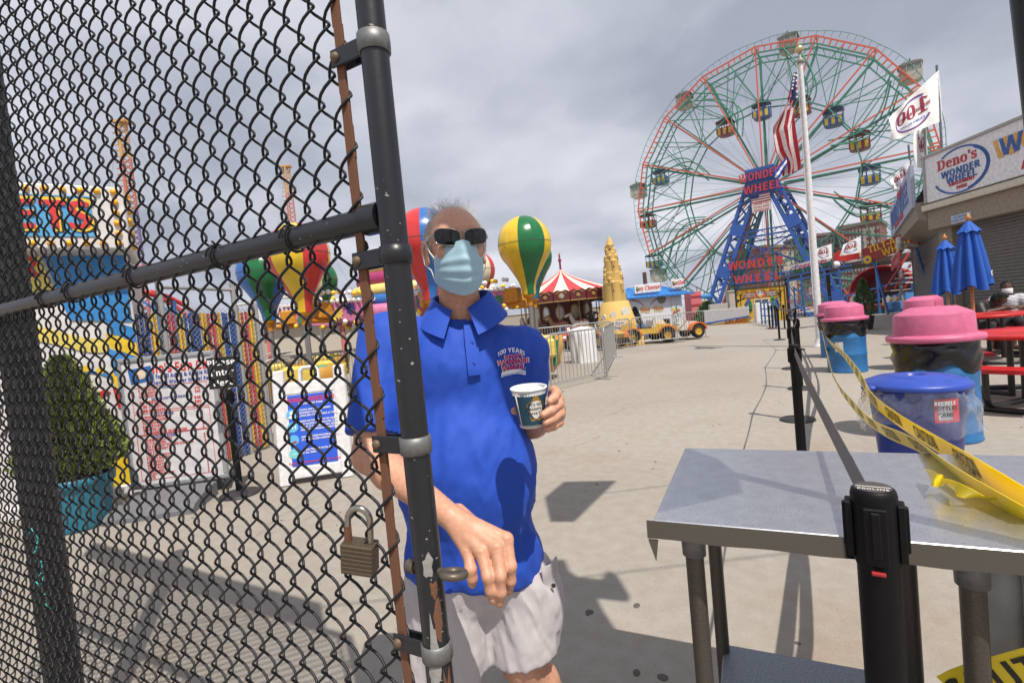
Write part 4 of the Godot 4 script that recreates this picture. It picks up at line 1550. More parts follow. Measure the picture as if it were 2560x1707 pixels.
# ---------------------------------------------------------------- balloon ride
func balloon_unit(label: String, c: Vector3, ang: float, cols: Array, keys: Array):
	var t = thing("balloon_ride_car", label, "ride car", c, ang, "balloon cars of the children's ride")
	# envelope: gores, each its own panel
	var prof = []
	for k in 15:
		var v = k / 14.0
		var a = PI * 0.5 - v * PI * 0.74
		prof.append(Vector2(cos(a) * 0.61, 3.10 + sin(a) * 0.63))
	prof.append(Vector2(0.30, 2.42)); prof.append(Vector2(0.21, 2.25)); prof.append(Vector2(0.165, 2.1)); prof.append(Vector2(0.15, 1.95))
	var g = 12
	for k in g:
		var s = mb()
		s.set_smooth_group(1)
		for i in prof.size() - 1:
			var p: Vector2 = prof[i]
			var q: Vector2 = prof[i + 1]
			for j in 3:
				var a = TAU * (k + j / 3.0) / g
				var b = TAU * (k + (j + 1) / 3.0) / g
				var v0 = Vector3(p.x * cos(a), p.y, p.x * sin(a))
				var v1 = Vector3(p.x * cos(b), p.y, p.x * sin(b))
				var v2 = Vector3(q.x * cos(b), q.y, q.x * sin(b))
				var v3 = Vector3(q.x * cos(a), q.y, q.x * sin(a))
				if p.x > 0.01: tri(s, v0, v2, v1)
				tri(s, v0, v3, v2)
		var ci = (k / 2) % cols.size()
		obj("gore", s, mt("balloon " + keys[ci], cols[ci], 0.22, 0.0, "mottle", 0.6), t)
	var s2 = mb()
	lathe(s2, [Vector2(0.6125, 3.085), Vector2(0.615, 3.09), Vector2(0.6125, 3.095)], 36)
	obj("seam", s2, mt("seam dark", rgb(70, 70, 66), 0.7, 0.0, ""), t)
	s2 = mb()
	lathe(s2, [Vector2(0.0, 1.97), Vector2(0.14, 1.97), Vector2(0.14, 1.9), Vector2(0.07, 1.86), Vector2(0.07, 1.7)], 12)
	obj("collar", s2, mt("collar orange", rgb(206, 138, 30), 0.5), t)
	s2 = mb()
	rod(s2, Vector3(0, 0.45, 0), Vector3(0, 1.9, 0), 0.055, 12)
	obj("pole", s2, mt("polished steel", rgb(150, 148, 146), 0.28, 0.7, ""), t)
	# basket: scalloped tub with a bench and cushions
	s2 = mb()
	lathe(s2, [Vector2(0.0, 0.12), Vector2(0.42, 0.16), Vector2(0.56, 0.32), Vector2(0.63, 0.62), Vector2(0.66, 0.86), Vector2(0.61, 0.86), Vector2(0.58, 0.62), Vector2(0.5, 0.34), Vector2(0.0, 0.3)], 20)
	obj("basket", s2, mt("basket tan", rgb(196, 146, 62), 0.5), t)
	for k in 6:
		s2 = mb()
		var a = TAU * k / 6.0
		var pts = []
		for i in 5: pts.append(Vector3(cos(a) * (0.58 + 0.09 * i / 4.0), 0.32 + 0.56 * i / 4.0, sin(a) * (0.58 + 0.09 * i / 4.0)))
		tube(s2, pts, 0.055, 8)
		obj("basket_rib", s2, mt("basket yellow", rgb(224, 198, 92), 0.45) if k % 2 == 0 else mt("basket green", rgb(38, 128, 62), 0.45), t)
	for k in 2:
		s2 = mb()
		box(s2, at(Vector3(0, 0.72, -0.62 if k else 0.62)), Vector3(0.6, 0.42, 0.16), 0.06)
		obj("backrest", s2, mt("basket yellow"), t)
		s2 = mb()
		box(s2, at(Vector3(0, 0.74, -0.5 if k else 0.5)), Vector3(0.36, 0.2, 0.1), 0.04)
		obj("cushion", s2, mt("cushion teal", rgb(60, 160, 140), 0.5), t)

func make_middle_rides():
	# --- crowd barriers
	var edge = [
		["left panel of the nearest crowd barrier, beside the man's arm", Vector3(-0.274, 0, -8.652), Vector3(0.579, 0, -9.101), 9],
		["nearest full crowd barrier right of the man", Vector3(0.633, 0, -9.22), Vector3(1.897, 0, -10.44), 14],
		["crowd barrier seen edge-on behind the nearest one", Vector3(1.943, 0, -10.549), Vector3(3.095, 0, -15.066), 24],
		["crowd barrier with the Exit sign before the buggy ride", Vector3(3.797, 0, -18.22), Vector3(4.458, 0, -18.703), 8],
		["crowd barrier in front of the yellow buggies", Vector3(4.529, 0, -18.868), Vector3(6.162, 0, -18.754), 15],
		["farthest right crowd barrier before the white ramp", Vector3(6.188, 0, -18.695), Vector3(7.879, 0, -20.273), 11],
		["back crowd barrier behind the balloon basket", Vector3(0.584, 0, -16.238), Vector3(2.053, 0, -16.461), 16],
		["back crowd barrier right of the balloon basket", Vector3(2.075, 0, -16.431), Vector3(3.445, 0, -17.094), 14],
		["crowd barrier behind the white A-frame sign, left part", Vector3(-5.011, 0, -10.015), Vector3(-4.315, 0, -10.68), 13],
		["crowd barrier behind the white A-frame sign, right part", Vector3(-4.293, 0, -10.667), Vector3(-3.443, 0, -11.387), 13],
		["far crowd barrier under the candy shop, left part", Vector3(-8.598, 0, -17.306), Vector3(-7.486, 0, -18.068), 14],
		["far crowd barrier under the candy shop, right part", Vector3(-7.442, 0, -18.032), Vector3(-5.82, 0, -19.075), 18]]
	for e in edge: barrier(e[0], e[1], e[2], e[3])
	var ex = thing("exit_sign", "small white Exit sign on a crowd barrier", "sign", Vector3(4.196, 0.912, -19.2))
	var s = mb()
	box(s, at(Vector3.ZERO), Vector3(0.46, 0.17, 0.02), 0.004)
	obj("plate", s, mt("exit white", rgb(226, 226, 230), 0.5), ex)
	letters("Exit", 0.16, mt("exit ink", rgb(30, 30, 60), 0.6, 0.0, ""), ex, at(Vector3.ZERO), Vector3(0, 0, 0.011))
	# --- balloon ride: hub (-2.5, -13), eight cars
	var hub = Vector3(-2.5, 0, -13.0)
	var Y = rgb(232, 196, 52)
	var Gn = rgb(26, 110, 62)
	var Rd = rgb(206, 58, 58)
	var Bl = rgb(48, 112, 190)
	var Wh = rgb(224, 218, 190)
	var set = [
		["yellow and green balloon car in front, right of the man", [Y, Gn], ["yellow", "green"], 0.26],
		["red and blue balloon car behind the man's head", [Rd, Bl], ["red", "blue"], 0.55],
		["red and yellow balloon car nearest the gate post", [Rd, Y], ["red", "yellow"], 0.0],
		["blue and green balloon car at the ride's left end", [Bl, Gn], ["blue", "green"], 0.3],
		["green and pale yellow balloon car behind the red and yellow one", [Gn, Wh], ["green", "white"], 0.1],
		["white and red balloon car at the ride's back, hidden by the man", [Wh, Rd], ["white", "red"], 0.2],
		["red and white balloon car showing beside the man's cheek", [Rd, Wh], ["red", "white"], 0.4],
		["green and blue balloon car peeping out behind the yellow and green one", [Gn, Bl], ["green", "blue"], 0.1]]
	for k in 8:
		var a = -deg_to_rad(-27.7 - 45.0 * k)
		var c = hub + Vector3(cos(a) * 3.38, 0, sin(a) * 3.38)
		balloon_unit(set[k][0], c, set[k][3], set[k][1], set[k][2])
	var t = thing("balloon_ride_centre", "pink drum of the balloon ride with bulb rows and a striped dome", "ride", hub)
	var pink = mt("ride pink", rgb(206, 124, 168), 0.5)
	s = mb()
	lathe(s, [Vector2(1.5, 0.0), Vector2(1.5, 0.25), Vector2(0.6, 0.3), Vector2(0.45, 1.7)], 24)
	obj("pedestal", s, mt("pedestal blue", rgb(40, 52, 110), 0.5), t)
	for q in [[1.75, 2.05, 2.0, "ride pink"], [2.06, 2.3, 1.55, "dome blue"], [2.31, 2.55, 1.45, "dome cream"], [2.56, 2.85, 1.3, "dome magenta"], [2.86, 3.1, 1.1, "dome cream"]]:
		s = mb()
		lathe(s, [Vector2(0, q[0]), Vector2(q[2], q[0]), Vector2(q[2] * 1.02, (q[0] + q[1]) / 2), Vector2(q[2] * 0.97, q[1]), Vector2(0, q[1])], 32)
		obj("drum_ring", s, mt(q[3], {"ride pink": rgb(206, 124, 168), "dome blue": rgb(44, 112, 186), "dome cream": rgb(232, 220, 128), "dome magenta": rgb(168, 52, 110)}[q[3]], 0.45), t)
	s = mb()
	lathe(s, [Vector2(1.1, 3.1), Vector2(0.8, 3.35), Vector2(0.3, 3.5), Vector2(0, 3.52)], 24)
	obj("dome", s, mt("dome cream"), t)
	var bulb = mb()
	ball(bulb, Vector3.ZERO, 0.055, 8)
	var bmesh = mesh_of(bulb)
	var clear = mt("clear bulb", rgb(206, 204, 200), 0.15, 0.1, "")
	for k in 8:
		var a = -deg_to_rad(-27.7 - 45.0 * k)
		var x = Vector3(cos(a), 0, sin(a))
		var fr = Transform3D(Basis(x, Vector3.UP, x.cross(Vector3.UP)), Vector3.ZERO)
		# tapering sweep arm with gear discs on both sides
		s = mb()
		prism(s, [Vector2(0.9, 1.55), Vector2(2.85, 1.80), Vector2(2.85, 2.12), Vector2(0.9, 2.2)], 0.26, fr)
		var arm = obj("sweep_arm", s, pink, t)
		s = mb()
		box(s, fr * at(Vector3(2.95, 1.98, 0)), Vector3(0.36, 0.34, 0.3), 0.03)
		rod(s, fr * Vector3(2.8, 1.78, 0), fr * Vector3(3.25, 1.78, 0), 0.06, 8)
		obj("arm_end", s, mt("collar orange"), arm)
		for j in 5:
			for z in [-0.14, 0.14]:
				s = mb()
				var col: Array = [["gear yellow", rgb(228, 196, 92)], ["gear green", rgb(60, 130, 84)], ["gear blue", rgb(44, 54, 130)]][(j + k) % 3]
				var gp = []
				var gc = Vector2(1.2 + j * 0.36, 1.84 + 0.03 * j + (0.07 if j % 2 else -0.06))
				for i in 32:
					var ga = TAU * i / 32.0
					gp.append(gc + Vector2(cos(ga), sin(ga)) * (0.13 if (i / 2) % 2 == 0 else 0.10))
				prism(s, gp, 0.02, fr * at(Vector3(0, 0, z)))
				obj("gear_disc", s, mt(col[0], col[1], 0.5), arm)
		for z in [-0.17, 0.17]:
			for j in 13:
				put("bulb", bmesh, clear, arm, fr * at(Vector3(0.95 + j * 0.155, 2.22 - 0.006 * j, z)))
				if j % 2 == 0:
					put("bulb", bmesh, mt("bulb yellow", rgb(230, 196, 40), 0.25, 0.0, "") if j % 4 == 0 else mt("bulb blue", rgb(36, 44, 140), 0.25, 0.0, ""), arm, fr * at(Vector3(1.0 + j * 0.15, 1.52 + 0.02 * j, z)))
					put("bulb", bmesh, mt("bulb yellow") if j % 4 else mt("bulb blue"), arm, fr * at(Vector3(1.0 + j * 0.15, 2.36, z * 0.5)))
	# --- carousel
	var cc = Vector3(3.077, 1.393, -28) * Vector3(1, 0, 1)
	t = thing("carousel", "carousel with a red and cream striped tent top and dark red skirt", "carousel", cc)
	var R = 3.15
	for k in 24:
		s = mb()
		var a = TAU * k / 24.0
		var b = TAU * (k + 1) / 24.0
		s.set_smooth_group(1)
		var prev = 0.0
		for i in 8:
			var v = i / 8.0
			var w = (i + 1) / 8.0
			var h0 = 4.02 - 1.42 * pow(v, 0.72)
			var h1 = 4.02 - 1.42 * pow(w, 0.72)
			quad(s, Vector3(cos(a) * R * v, h0, sin(a) * R * v), Vector3(cos(b) * R * v, h0, sin(b) * R * v), Vector3(cos(b) * R * w, h1, sin(b) * R * w), Vector3(cos(a) * R * w, h1, sin(a) * R * w))
		obj("tent_stripe", s, mt("tent red", rgb(206, 62, 70), 0.7) if k % 2 else mt("tent cream", rgb(228, 220, 200), 0.7), t)
	s = mb()
	lathe(s, [Vector2(0.06, 4.0), Vector2(0.05, 4.4), Vector2(0.11, 4.5), Vector2(0.05, 4.6), Vector2(0.05, 4.8), Vector2(0.0, 4.95)], 10)
	obj("finial", s, mt("finial red", rgb(130, 34, 46), 0.5), t)
	var maroon = mt("carousel maroon", rgb(98, 28, 34), 0.5)
	var gold = mt("carousel gold", rgb(172, 140, 84), 0.4, 0.3)
	for k in 24:
		var a = TAU * (k + 0.5) / 24.0
		var fr = Transform3D(Basis(Vector3.UP, -a + PI / 2), Vector3(cos(a) * (R - 0.03), 0, sin(a) * (R - 0.03)))
		s = mb()
		prism(s, [Vector2(-0.39, 2.14), Vector2(0, 2.08), Vector2(0.39, 2.14), Vector2(0.39, 2.62), Vector2(0.2, 2.7), Vector2(0, 2.64), Vector2(-0.2, 2.7), Vector2(-0.39, 2.62)], 0.08, fr)
		var bd = obj("rounding_board", s, maroon, t)
		s = mb()
		prism(s, arc_poly(0.13, 0.17, 0.1, PI - 0.1, 10, 1.6, Vector2(0, 2.48)), 0.05, fr * at(Vector3(0, 0, 0.05)))
		prism(s, [Vector2(-0.4, 2.12), Vector2(0.4, 2.12), Vector2(0.4, 2.18), Vector2(-0.4, 2.18)], 0.05, fr * at(Vector3(0, 0, 0.05)))
		prism(s, ring_poly(0.1 if k % 3 else 0.16, 10, 1.0, Vector2(0, 2.4)), 0.06, fr * at(Vector3(0, 0, 0.05)))
		obj("gilding", s, gold, bd)
		if k % 3 == 0:
			s = mb()
			prism(s, [Vector2(-0.09, 2.4), Vector2(0, 2.26), Vector2(0.09, 2.4), Vector2(0, 2.54)], 0.07, fr * at(Vector3(0, 0, 0.07)))
			obj("diamond_mirror", s, mt("mirror pale", rgb(196, 200, 204), 0.15, 0.5, ""), bd)
	s = mb()
	lathe(s, [Vector2(1.5, 0.3), Vector2(1.5, 2.2)], 12)
	obj("centre_drum", s, maroon, t)
	for k in 12:
		var a = TAU * (k + 0.5) / 12.0
		var fr = Transform3D(Basis(Vector3.UP, -a + PI / 2), Vector3(cos(a) * 1.5, 0, sin(a) * 1.5))
		s = mb()
		prism(s, ring_poly(0.42, 20, 0.62, Vector2(0, 1.6)), 0.1, fr)
		var of = obj("oval_frame", s, gold, t)
		s = mb()
		prism(s, ring_poly(0.33, 20, 0.58, Vector2(0, 1.6)), 0.1, fr * at(Vector3(0, 0, 0.02)))
		obj("oval_mirror", s, mt("mirror pale"), of)
	s = mb()
	lathe(s, [Vector2(0, 0.32), Vector2(R, 0.32), Vector2(R, 0.0)], 32)
	obj("deck", s, mt("carousel deck", rgb(110, 64, 52), 0.6), t)
	for k in 14:
		var a = TAU * k / 14.0
		s = mb()
		rod(s, Vector3(cos(a) * 2.4, 0.3, sin(a) * 2.4), Vector3(cos(a) * 2.4, 2.4, sin(a) * 2.4), 0.03, 6)
		obj("brass_pole", s, gold, t)
	# horses: short rounded bodies on the poles
	for k in 14:
		var a = TAU * k / 14.0
		var fr = Transform3D(Basis(Vector3.UP, -a), Vector3(cos(a) * 2.4, 0.95, sin(a) * 2.4))
		var hm: Material = [mt("horse white", rgb(206, 196, 182), 0.5), mt("horse tan", rgb(150, 110, 76), 0.5), mt("horse dark", rgb(82, 64, 58), 0.5)][k % 3]
		var h = thing("carousel_horse", "%s carousel horse on a brass pole under the striped tent" % ["white", "tan brown", "dark brown"][k % 3], "carousel horse", cc + fr.origin, -a, "horses on the carousel")
		s = mb()
		tube(s, [Vector3(0, 0.02, -0.42), Vector3(0, 0.05, -0.2), Vector3(0, 0.0, 0.15), Vector3(0, 0.06, 0.38), Vector3(0, 0.34, 0.5), Vector3(0, 0.5, 0.55), Vector3(0, 0.44, 0.75), Vector3(0, 0.38, 0.84)], [0.09, 0.17, 0.17, 0.15, 0.1, 0.1, 0.075, 0.05], 8)
		for lx in [-0.09, 0.09]:
			tube(s, [Vector3(lx, 0, 0.34), Vector3(lx, -0.18, 0.5), Vector3(lx, -0.38, 0.38)], [0.07, 0.045, 0.03], 6)
			tube(s, [Vector3(lx, 0, -0.32), Vector3(lx, -0.2, -0.3), Vector3(lx, -0.42, -0.5)], [0.08, 0.05, 0.03], 6)
		obj("body", s, hm, h)
		s = mb()
		box(s, at(Vector3(0, 0.15, 0)), Vector3(0.3, 0.08, 0.32), 0.03)
		obj("saddle", s, mt("saddle red", rgb(150, 40, 60), 0.5), h)
	# --- sand castle ride with buggies
	var sc = Vector3(5.192, 0.955, -24.5) * Vector3(1, 0, 1)
	t = thing("sand_castle_tower", "tall sand-coloured castle tower on a blue and yellow base", "tower", sc)
	var sand = mt("sand yellow", rgb(222, 186, 108), 0.75, 0.0, "grain", 3.0)
	s = mb()
	lathe(s, [Vector2(1.0, 0.62), Vector2(0.98, 0.66), Vector2(0.66, 1.85), Vector2(0.6, 1.87)], 28)
	obj("cone_base", s, sand, t)
	for q in [[-0.35, 1.25, 0.14], [0.42, 1.32, 0.23], [-0.95, 1.15, 0.13]]:
		s = mb()
		var a = PI / 2 - float(q[0])
		var rr = lerpf(0.98, 0.66, (q[1] - 0.66) / 1.19)
		var fr = Transform3D(Basis(Vector3.UP, -a + PI / 2), Vector3(cos(a) * rr, q[1], sin(a) * rr))
		prism(s, ring_poly(q[2], 14, 1.0), 0.06, fr)
		obj("shell_spot", s, mt("shell white", rgb(226, 222, 210), 0.6), t)
	rng.seed = 5
	var tiers = [[0.54, 1.85, 2.75], [0.47, 2.7, 3.2], [0.39, 3.15, 3.8], [0.29, 3.75, 4.2], [0.19, 4.15, 4.62]]
	for q in tiers:
		s = mb()
		lathe(s, [Vector2(q[0], q[1]), Vector2(q[0] * 0.9, q[2]), Vector2(q[0] * 0.91, q[2] + 0.03), Vector2(q[0] * 0.9, q[2] + 0.1), Vector2(0, q[2] + 0.1)], 20)
		obj("tier", s, sand, t)
		for k in 6:
			var a = TAU * (k + q[0]) / 6.0 + rng.randf() * 0.6
			var h = rng.randf_range(0.3, 1.0) * (q[2] - q[1])
			s = mb()
			var p = Vector3(cos(a) * q[0] * 0.88, q[1], sin(a) * q[0] * 0.88)
			lathe(s, [Vector2(0.10, 0), Vector2(0.09, h), Vector2(0.1, h + 0.02), Vector2(0.1, h + 0.06), Vector2(0.07, h + 0.07), Vector2(0.04, h + 0.13), Vector2(0.0, h + 0.16)], 10, at(p))
			obj("turret", s, sand, t)
			s = mb()
			box(s, at(p + Vector3(cos(a) * 0.1, h * 0.6, sin(a) * 0.1), Basis(Vector3.UP, -a)), Vector3(0.03, 0.07, 0.05))
			obj("window_slit", s, mt("slit dark", rgb(70, 52, 32), 0.9), t)
	s = mb()
	lathe(s, [Vector2(0.2, 4.6), Vector2(0.17, 4.7), Vector2(0.12, 4.85), Vector2(0.04, 5.0), Vector2(0, 5.05)], 12)
	obj("spire", s, sand, t)
	s = mb()
	for k in 4:
		var b = Basis(Vector3.UP, k * PI / 2 + 0.3)
		box(s, Transform3D(b, b * Vector3(0, 0.35, 1.05)), Vector3(1.7, 0.6, 0.3), 0.02)
	obj("blue_base", s, mt("base blue", rgb(52, 118, 184), 0.5), t)
	s = mb()
	lathe(s, [Vector2(2.2, 0.0), Vector2(2.2, 0.12), Vector2(1.9, 0.14)], 32)
	obj("turntable", s, mt("turntable dark", rgb(60, 56, 54), 0.7), t)
	var bug = [
		[Vector3(3.354, 0, -19.263), 0.5, "yellow and orange buggy behind the Exit sign", rgb(226, 182, 62), rgb(214, 120, 52)],
		[Vector3(5.446, 0, -19.638), 1.25, "yellow buggy with an orange nose right of the castle", rgb(228, 190, 70), rgb(216, 124, 50)],
		[Vector3(6.506, 0, -19.875), 1.7, "white and orange buggy at the ride's right end", rgb(218, 214, 206), rgb(218, 110, 46)],
		[Vector3(2.758, 0, -20.307), 0.1, "small red buggy with a black seat left of the castle", rgb(190, 52, 46), rgb(190, 52, 46)],
		[Vector3(2.478, 0, -22.095), -0.2, "small blue buggy at the ride's left end", rgb(44, 92, 170), rgb(222, 190, 70)]]
	for q in bug:
		var b = thing("ride_buggy", q[2], "buggy", q[0] + Vector3(0, 0.05, 0), q[1] - PI / 2, "buggies of the sand castle ride")
		var bm = mt("buggy " + str(q[3]), q[3], 0.35)
		s = mb()
		prism(s, [Vector2(-0.95, 0.34), Vector2(0.98, 0.34), Vector2(1.1, 0.5), Vector2(0.72, 0.66), Vector2(0.3, 0.70), Vector2(0.15, 0.55), Vector2(-0.45, 0.55), Vector2(-0.62, 0.84), Vector2(-1.02, 0.86), Vector2(-1.1, 0.6)], 0.72)
		obj("body", s, bm, b)
		for z in [-0.5, 0.5]:
			for x in [-0.62, 0.68]:
				s = mb()
				prism(s, arc_poly(0.30, 0.35, 0.15, PI - 0.15, 10, 1.0, Vector2(x, 0.28)), 0.3, at(Vector3(0, 0, z)))
				obj("fender", s, mt("fender " + str(q[4]), q[4], 0.35), b)
		for z in [-0.52, 0.52]:
			for x in [-0.62, 0.68]:
				s = mb()
				var wf = at(Vector3(x, 0.27, z), Basis(Vector3.RIGHT, PI / 2))
				lathe(s, [Vector2(0.15, -0.1), Vector2(0.24, -0.11), Vector2(0.27, -0.05), Vector2(0.27, 0.05), Vector2(0.24, 0.11), Vector2(0.15, 0.1)], 18, wf)
				var wh = obj("tyre", s, mt("tyre black", rgb(26, 26, 28), 0.8), b)
				s = mb()
				lathe(s, [Vector2(0, 0.07), Vector2(0.06, 0.09), Vector2(0.14, 0.06), Vector2(0.15, 0.1), Vector2(0.15, -0.1), Vector2(0, -0.07)], 14, wf)
				obj("rim", s, mt("rim yellow", rgb(206, 160, 52), 0.4), wh)
		s = mb()
		box(s, at(Vector3(-0.35, 0.68, 0)), Vector3(0.12, 0.34, 0.6), 0.03)
		box(s, at(Vector3(-0.15, 0.56, 0)), Vector3(0.4, 0.08, 0.6), 0.03)
		obj("seat", s, mt("seat black", rgb(30, 28, 30), 0.7), b)
		s = mb()
		tube(s, [Vector3(0.3, 0.66, -0.3), Vector3(0.18, 0.92, -0.28), Vector3(0.18, 0.92, 0.28), Vector3(0.3, 0.66, 0.3)], 0.02, 6)
		obj("windscreen_bar", s, mt("galvanised"), b)
	s = mb()
	lathe(s, [Vector2(0.75, 0.0), Vector2(0.75, 0.42), Vector2(0.0, 0.42)], 4, at(Vector3(4.699, 0, -19.818), Basis(Vector3.UP, 0.5)))
	tag(obj("sand_step", s, sand, self), "sand-coloured block step behind the Exit sign's barrier", "step")
	var mwh = thing("covered_machine", "machine under a crinkled white plastic cover behind the barriers", "cover", Vector3(2.051, 0, -14.506))
	s = mb()
	sheet(s, 40, 14, func(u, v):
		var a: float = u * TAU
		var cr: float = 0.03 * sin(a * 7.0 + v * 3.0) + 0.02 * sin(a * 13.0 - v * 5.0)
		var rr: float = (0.36 + cr) * (1.0 if v < 0.85 else sqrt(maxf(0.0, 1.0 - pow((v - 0.85) / 0.15, 2.0))))
		return Vector3(cos(a) * rr, v * 1.05, sin(a) * rr), 0.006)
	obj("cover", s, mt("plastic white", rgb(212, 214, 218), 0.3, 0.0, ""), mwh)
	# --- blue-roofed photo booth
	var bf = along(Vector3(8.725, 0.654, -37), Vector3(14.074, 0.46, -39))
	bf.origin.y = 0
	t = thing("photo_booth", "white booth with a blue hipped roof behind the buggies", "booth", bf.origin)
	t.basis = bf.basis
	var bw = 5.0
	s = mb()
	box(s, at(Vector3(bw / 2, 1.2, -1.5)), Vector3(bw, 2.4, 3.0), 0.02)
	obj("wall", s, mt("booth white", rgb(206, 208, 216), 0.7), t)
	s = mb()
	var e = [Vector3(-0.5, 2.25, 0.5), Vector3(bw + 0.9, 2.25, 0.5), Vector3(bw + 0.9, 2.25, -3.5), Vector3(-0.5, 2.25, -3.5)]
	var r0 = Vector3(1.2, 3.1, -1.5)
	var r1 = Vector3(bw - 1.0, 3.1, -1.5)
	quad(s, e[0], r0, r1, e[1]); tri(s, e[1], r1, e[2]); quad(s, e[2], r1, r0, e[3]); tri(s, e[3], r0, e[0])
	quad(s, e[0], e[1], e[2], e[3])
	var roof = obj("roof", s, mt("roof blue", rgb(52, 128, 206), 0.45), t)
	for k in 14:
		s = mb()
		var x = lerpf(-0.3, bw + 0.7, k / 13.0)
		var tx = clampf(x, 1.2, bw - 1.0)
		var topp = Vector3(tx, 3.1, -1.5)
		rod(s, Vector3(x, 2.27, 0.5), topp, 0.02, 4)
		obj("roof_seam", s, mt("seam blue", rgb(44, 112, 186), 0.45), roof)
	s = mb()
	box(s, at(Vector3(bw / 2 + 0.2, 2.22, 0.48)), Vector3(bw + 1.4, 0.1, 0.06))
	obj("gutter", s, mt("seam blue"), t)
	for q in [[0.45, "Fun"], [1.55, "Photos"], [2.75, "Tickets"]]:
		s = mb()
		sheet(s, 8, 3, func(u, v): return Vector3(q[0] - 0.42 + u * 0.84, 1.05 + v * 0.42 + 0.05 * sin(u * 6.0) + 0.06 * u, 0.03), 0.02)
		var sgn = obj("scroll_sign", s, mt("scroll tan", rgb(206, 190, 140), 0.6), t)
		letters(q[1], 0.24, mt("scroll red", rgb(160, 60, 60), 0.6), sgn, at(Vector3.ZERO), Vector3(q[0], 1.29, 0.06), "serifbold", 1.0, 0.01)
	s = mb()
	prism(s, ring_poly(0.36, 20, 1.0, Vector2(3.1, 2.0)), 0.06, at(Vector3(0, 0, 0.04)))
	obj("round_picture", s, mt("picture olive", rgb(120, 116, 84), 0.6, 0.0, "grain", 8.0), t)
	s = mb()
	box(s, at(Vector3(4.35, 1.1, 0.02)), Vector3(0.75, 1.95, 0.06), 0.01)
	var door = obj("door", s, mt("booth door", rgb(196, 198, 206), 0.6), t)
	for q in [[0.0, "clown red", rgb(190, 60, 56)], [1.3, "clown green", rgb(70, 150, 84)], [2.6, "clown yellow", rgb(220, 190, 80)], [3.9, "clown red", rgb(190, 60, 56)], [5.2, "clown green", rgb(70, 150, 84)]]:
		s = mb()
		var cs = Vector2(4.3, 1.0)
		var d = Vector2(cos(q[0]), sin(q[0]))
		prism(s, [cs + d * 0.5, cs + d.rotated(0.65) * 0.18, cs, cs + d.rotated(-0.65) * 0.18], 0.02, at(Vector3(0, 0, 0.06)))
		obj("star_point", s, mt(q[1], q[2], 0.6), door)
	for k in 22:
		s = mb()
		var u = (k % 11) / 10.0
		var cx = 0.3 if k < 11 else 2.1
		var x = cx + u * 1.1
		box(s, at(Vector3(x, 2.12 - 0.45 * (pow(u, 2.0) if k < 11 else pow(1.0 - u, 2.0)), 0.02)), Vector3(0.07, 0.09, 0.03))
		obj("confetti", s, [mt("clown red"), mt("badge blue"), mt("clown red")][k % 3], t)
	for q in [["white Say Cheese sign with red letters on the blue roof", 0.9, 2.75, 2.3, "Say Cheese!", 0.0], ["smaller white Smile sign at the roof's right end", 4.35, 2.98, 1.15, "Smile!", 0.15]]:
		var sn = thing("roof_sign", q[0], "sign", bf * Vector3(q[1], q[2] - 0.1, 0.25 - q[5]))
		sn.basis = bf.basis * Basis(Vector3.BACK, 0.03)
		s = mb()
		box(s, at(Vector3(q[3] / 2 - 0.3, 0.2, 0)), Vector3(q[3], 0.62, 0.1), 0.02)
		obj("panel", s, mt("exit white"), sn)
		letters(q[4], 0.42, mt("cheese red", rgb(200, 46, 36), 0.5), sn, at(Vector3.ZERO), Vector3(q[3] / 2 - 0.22, 0.22, 0.06), "serifbolditalic", 0.92, 0.02)
		s = mb()
		ball(s, Vector3(-0.08, 0.22, 0.05), 0.13, 8)
		obj("green_dot", s, mt("clown green"), sn)
		s = mb()
		for k in 5:
			rod(s, Vector3(-0.2 + q[3] * 0.22 * k, -0.15, 0.06), Vector3(-0.2 + q[3] * 0.22 * k, -0.45, -0.1), 0.02, 5)
		obj("bracket", s, mt("galvanised"), sn)
	s = mb()
	lathe(s, [Vector2(0.42, 0), Vector2(0.34, 7.4), Vector2(0.36, 7.5), Vector2(0.0, 7.5)], 12, at(Vector3(23.46, 2.111, -85) * Vector3(1, 0, 1)))
	tag(obj("chimney", s, mt("chimney brown", rgb(100, 70, 62), 0.9), self), "brown chimney standing above the booth's blue roof", "chimney")
	# pink building and bushes between booth and ramp
	t = thing("pink_stall", "pink and blue stall between the booth and the blue tower", "stall", Vector3(15.659, 0.341, -42) * Vector3(1, 0, 1))
	s = mb()
	box(s, at(Vector3(-0.2, 1.2, 0)), Vector3(0.9, 2.4, 1.5), 0.02)
	obj("wall", s, mt("stall pink", rgb(206, 110, 116), 0.7), t)
	s = mb()
	box(s, at(Vector3(0.6, 1.9, 0.3)), Vector3(1.0, 0.35, 1.0), 0.1)
	obj("blue_slide", s, mt("slide blue", rgb(48, 130, 196), 0.5), t)
	s = mb()
	box(s, at(Vector3(0.5, 1.35, 0.6)), Vector3(0.3, 0.5, 0.2), 0.05)
	obj("yellow_box", s, mt("box yellow", rgb(220, 196, 60), 0.6), t)
	for k in 3:
		s = mb()
		box(s, at(Vector3(-0.2, 0.6 + 0.7 * k, 0.78)), Vector3(0.8, 0.12, 0.06))
		obj("shelf", s, mt("shelf red", rgb(176, 50, 62), 0.6), t)
	conifer("bush", "bushy green shrub behind the white ramp fence", Vector3(13.468, 0.19, -34) * Vector3(1, 0, 1), 1.35, 1.1, 91, rgb(70, 96, 52), "bush green ", 2500)
	conifer("dark_bush", "dark green shrub between the castle tower and the booth", Vector3(7.508, 0.509, -30) * Vector3(1, 0, 1), 1.5, 0.55, 93, rgb(44, 62, 44), "bush dark ", 1500)

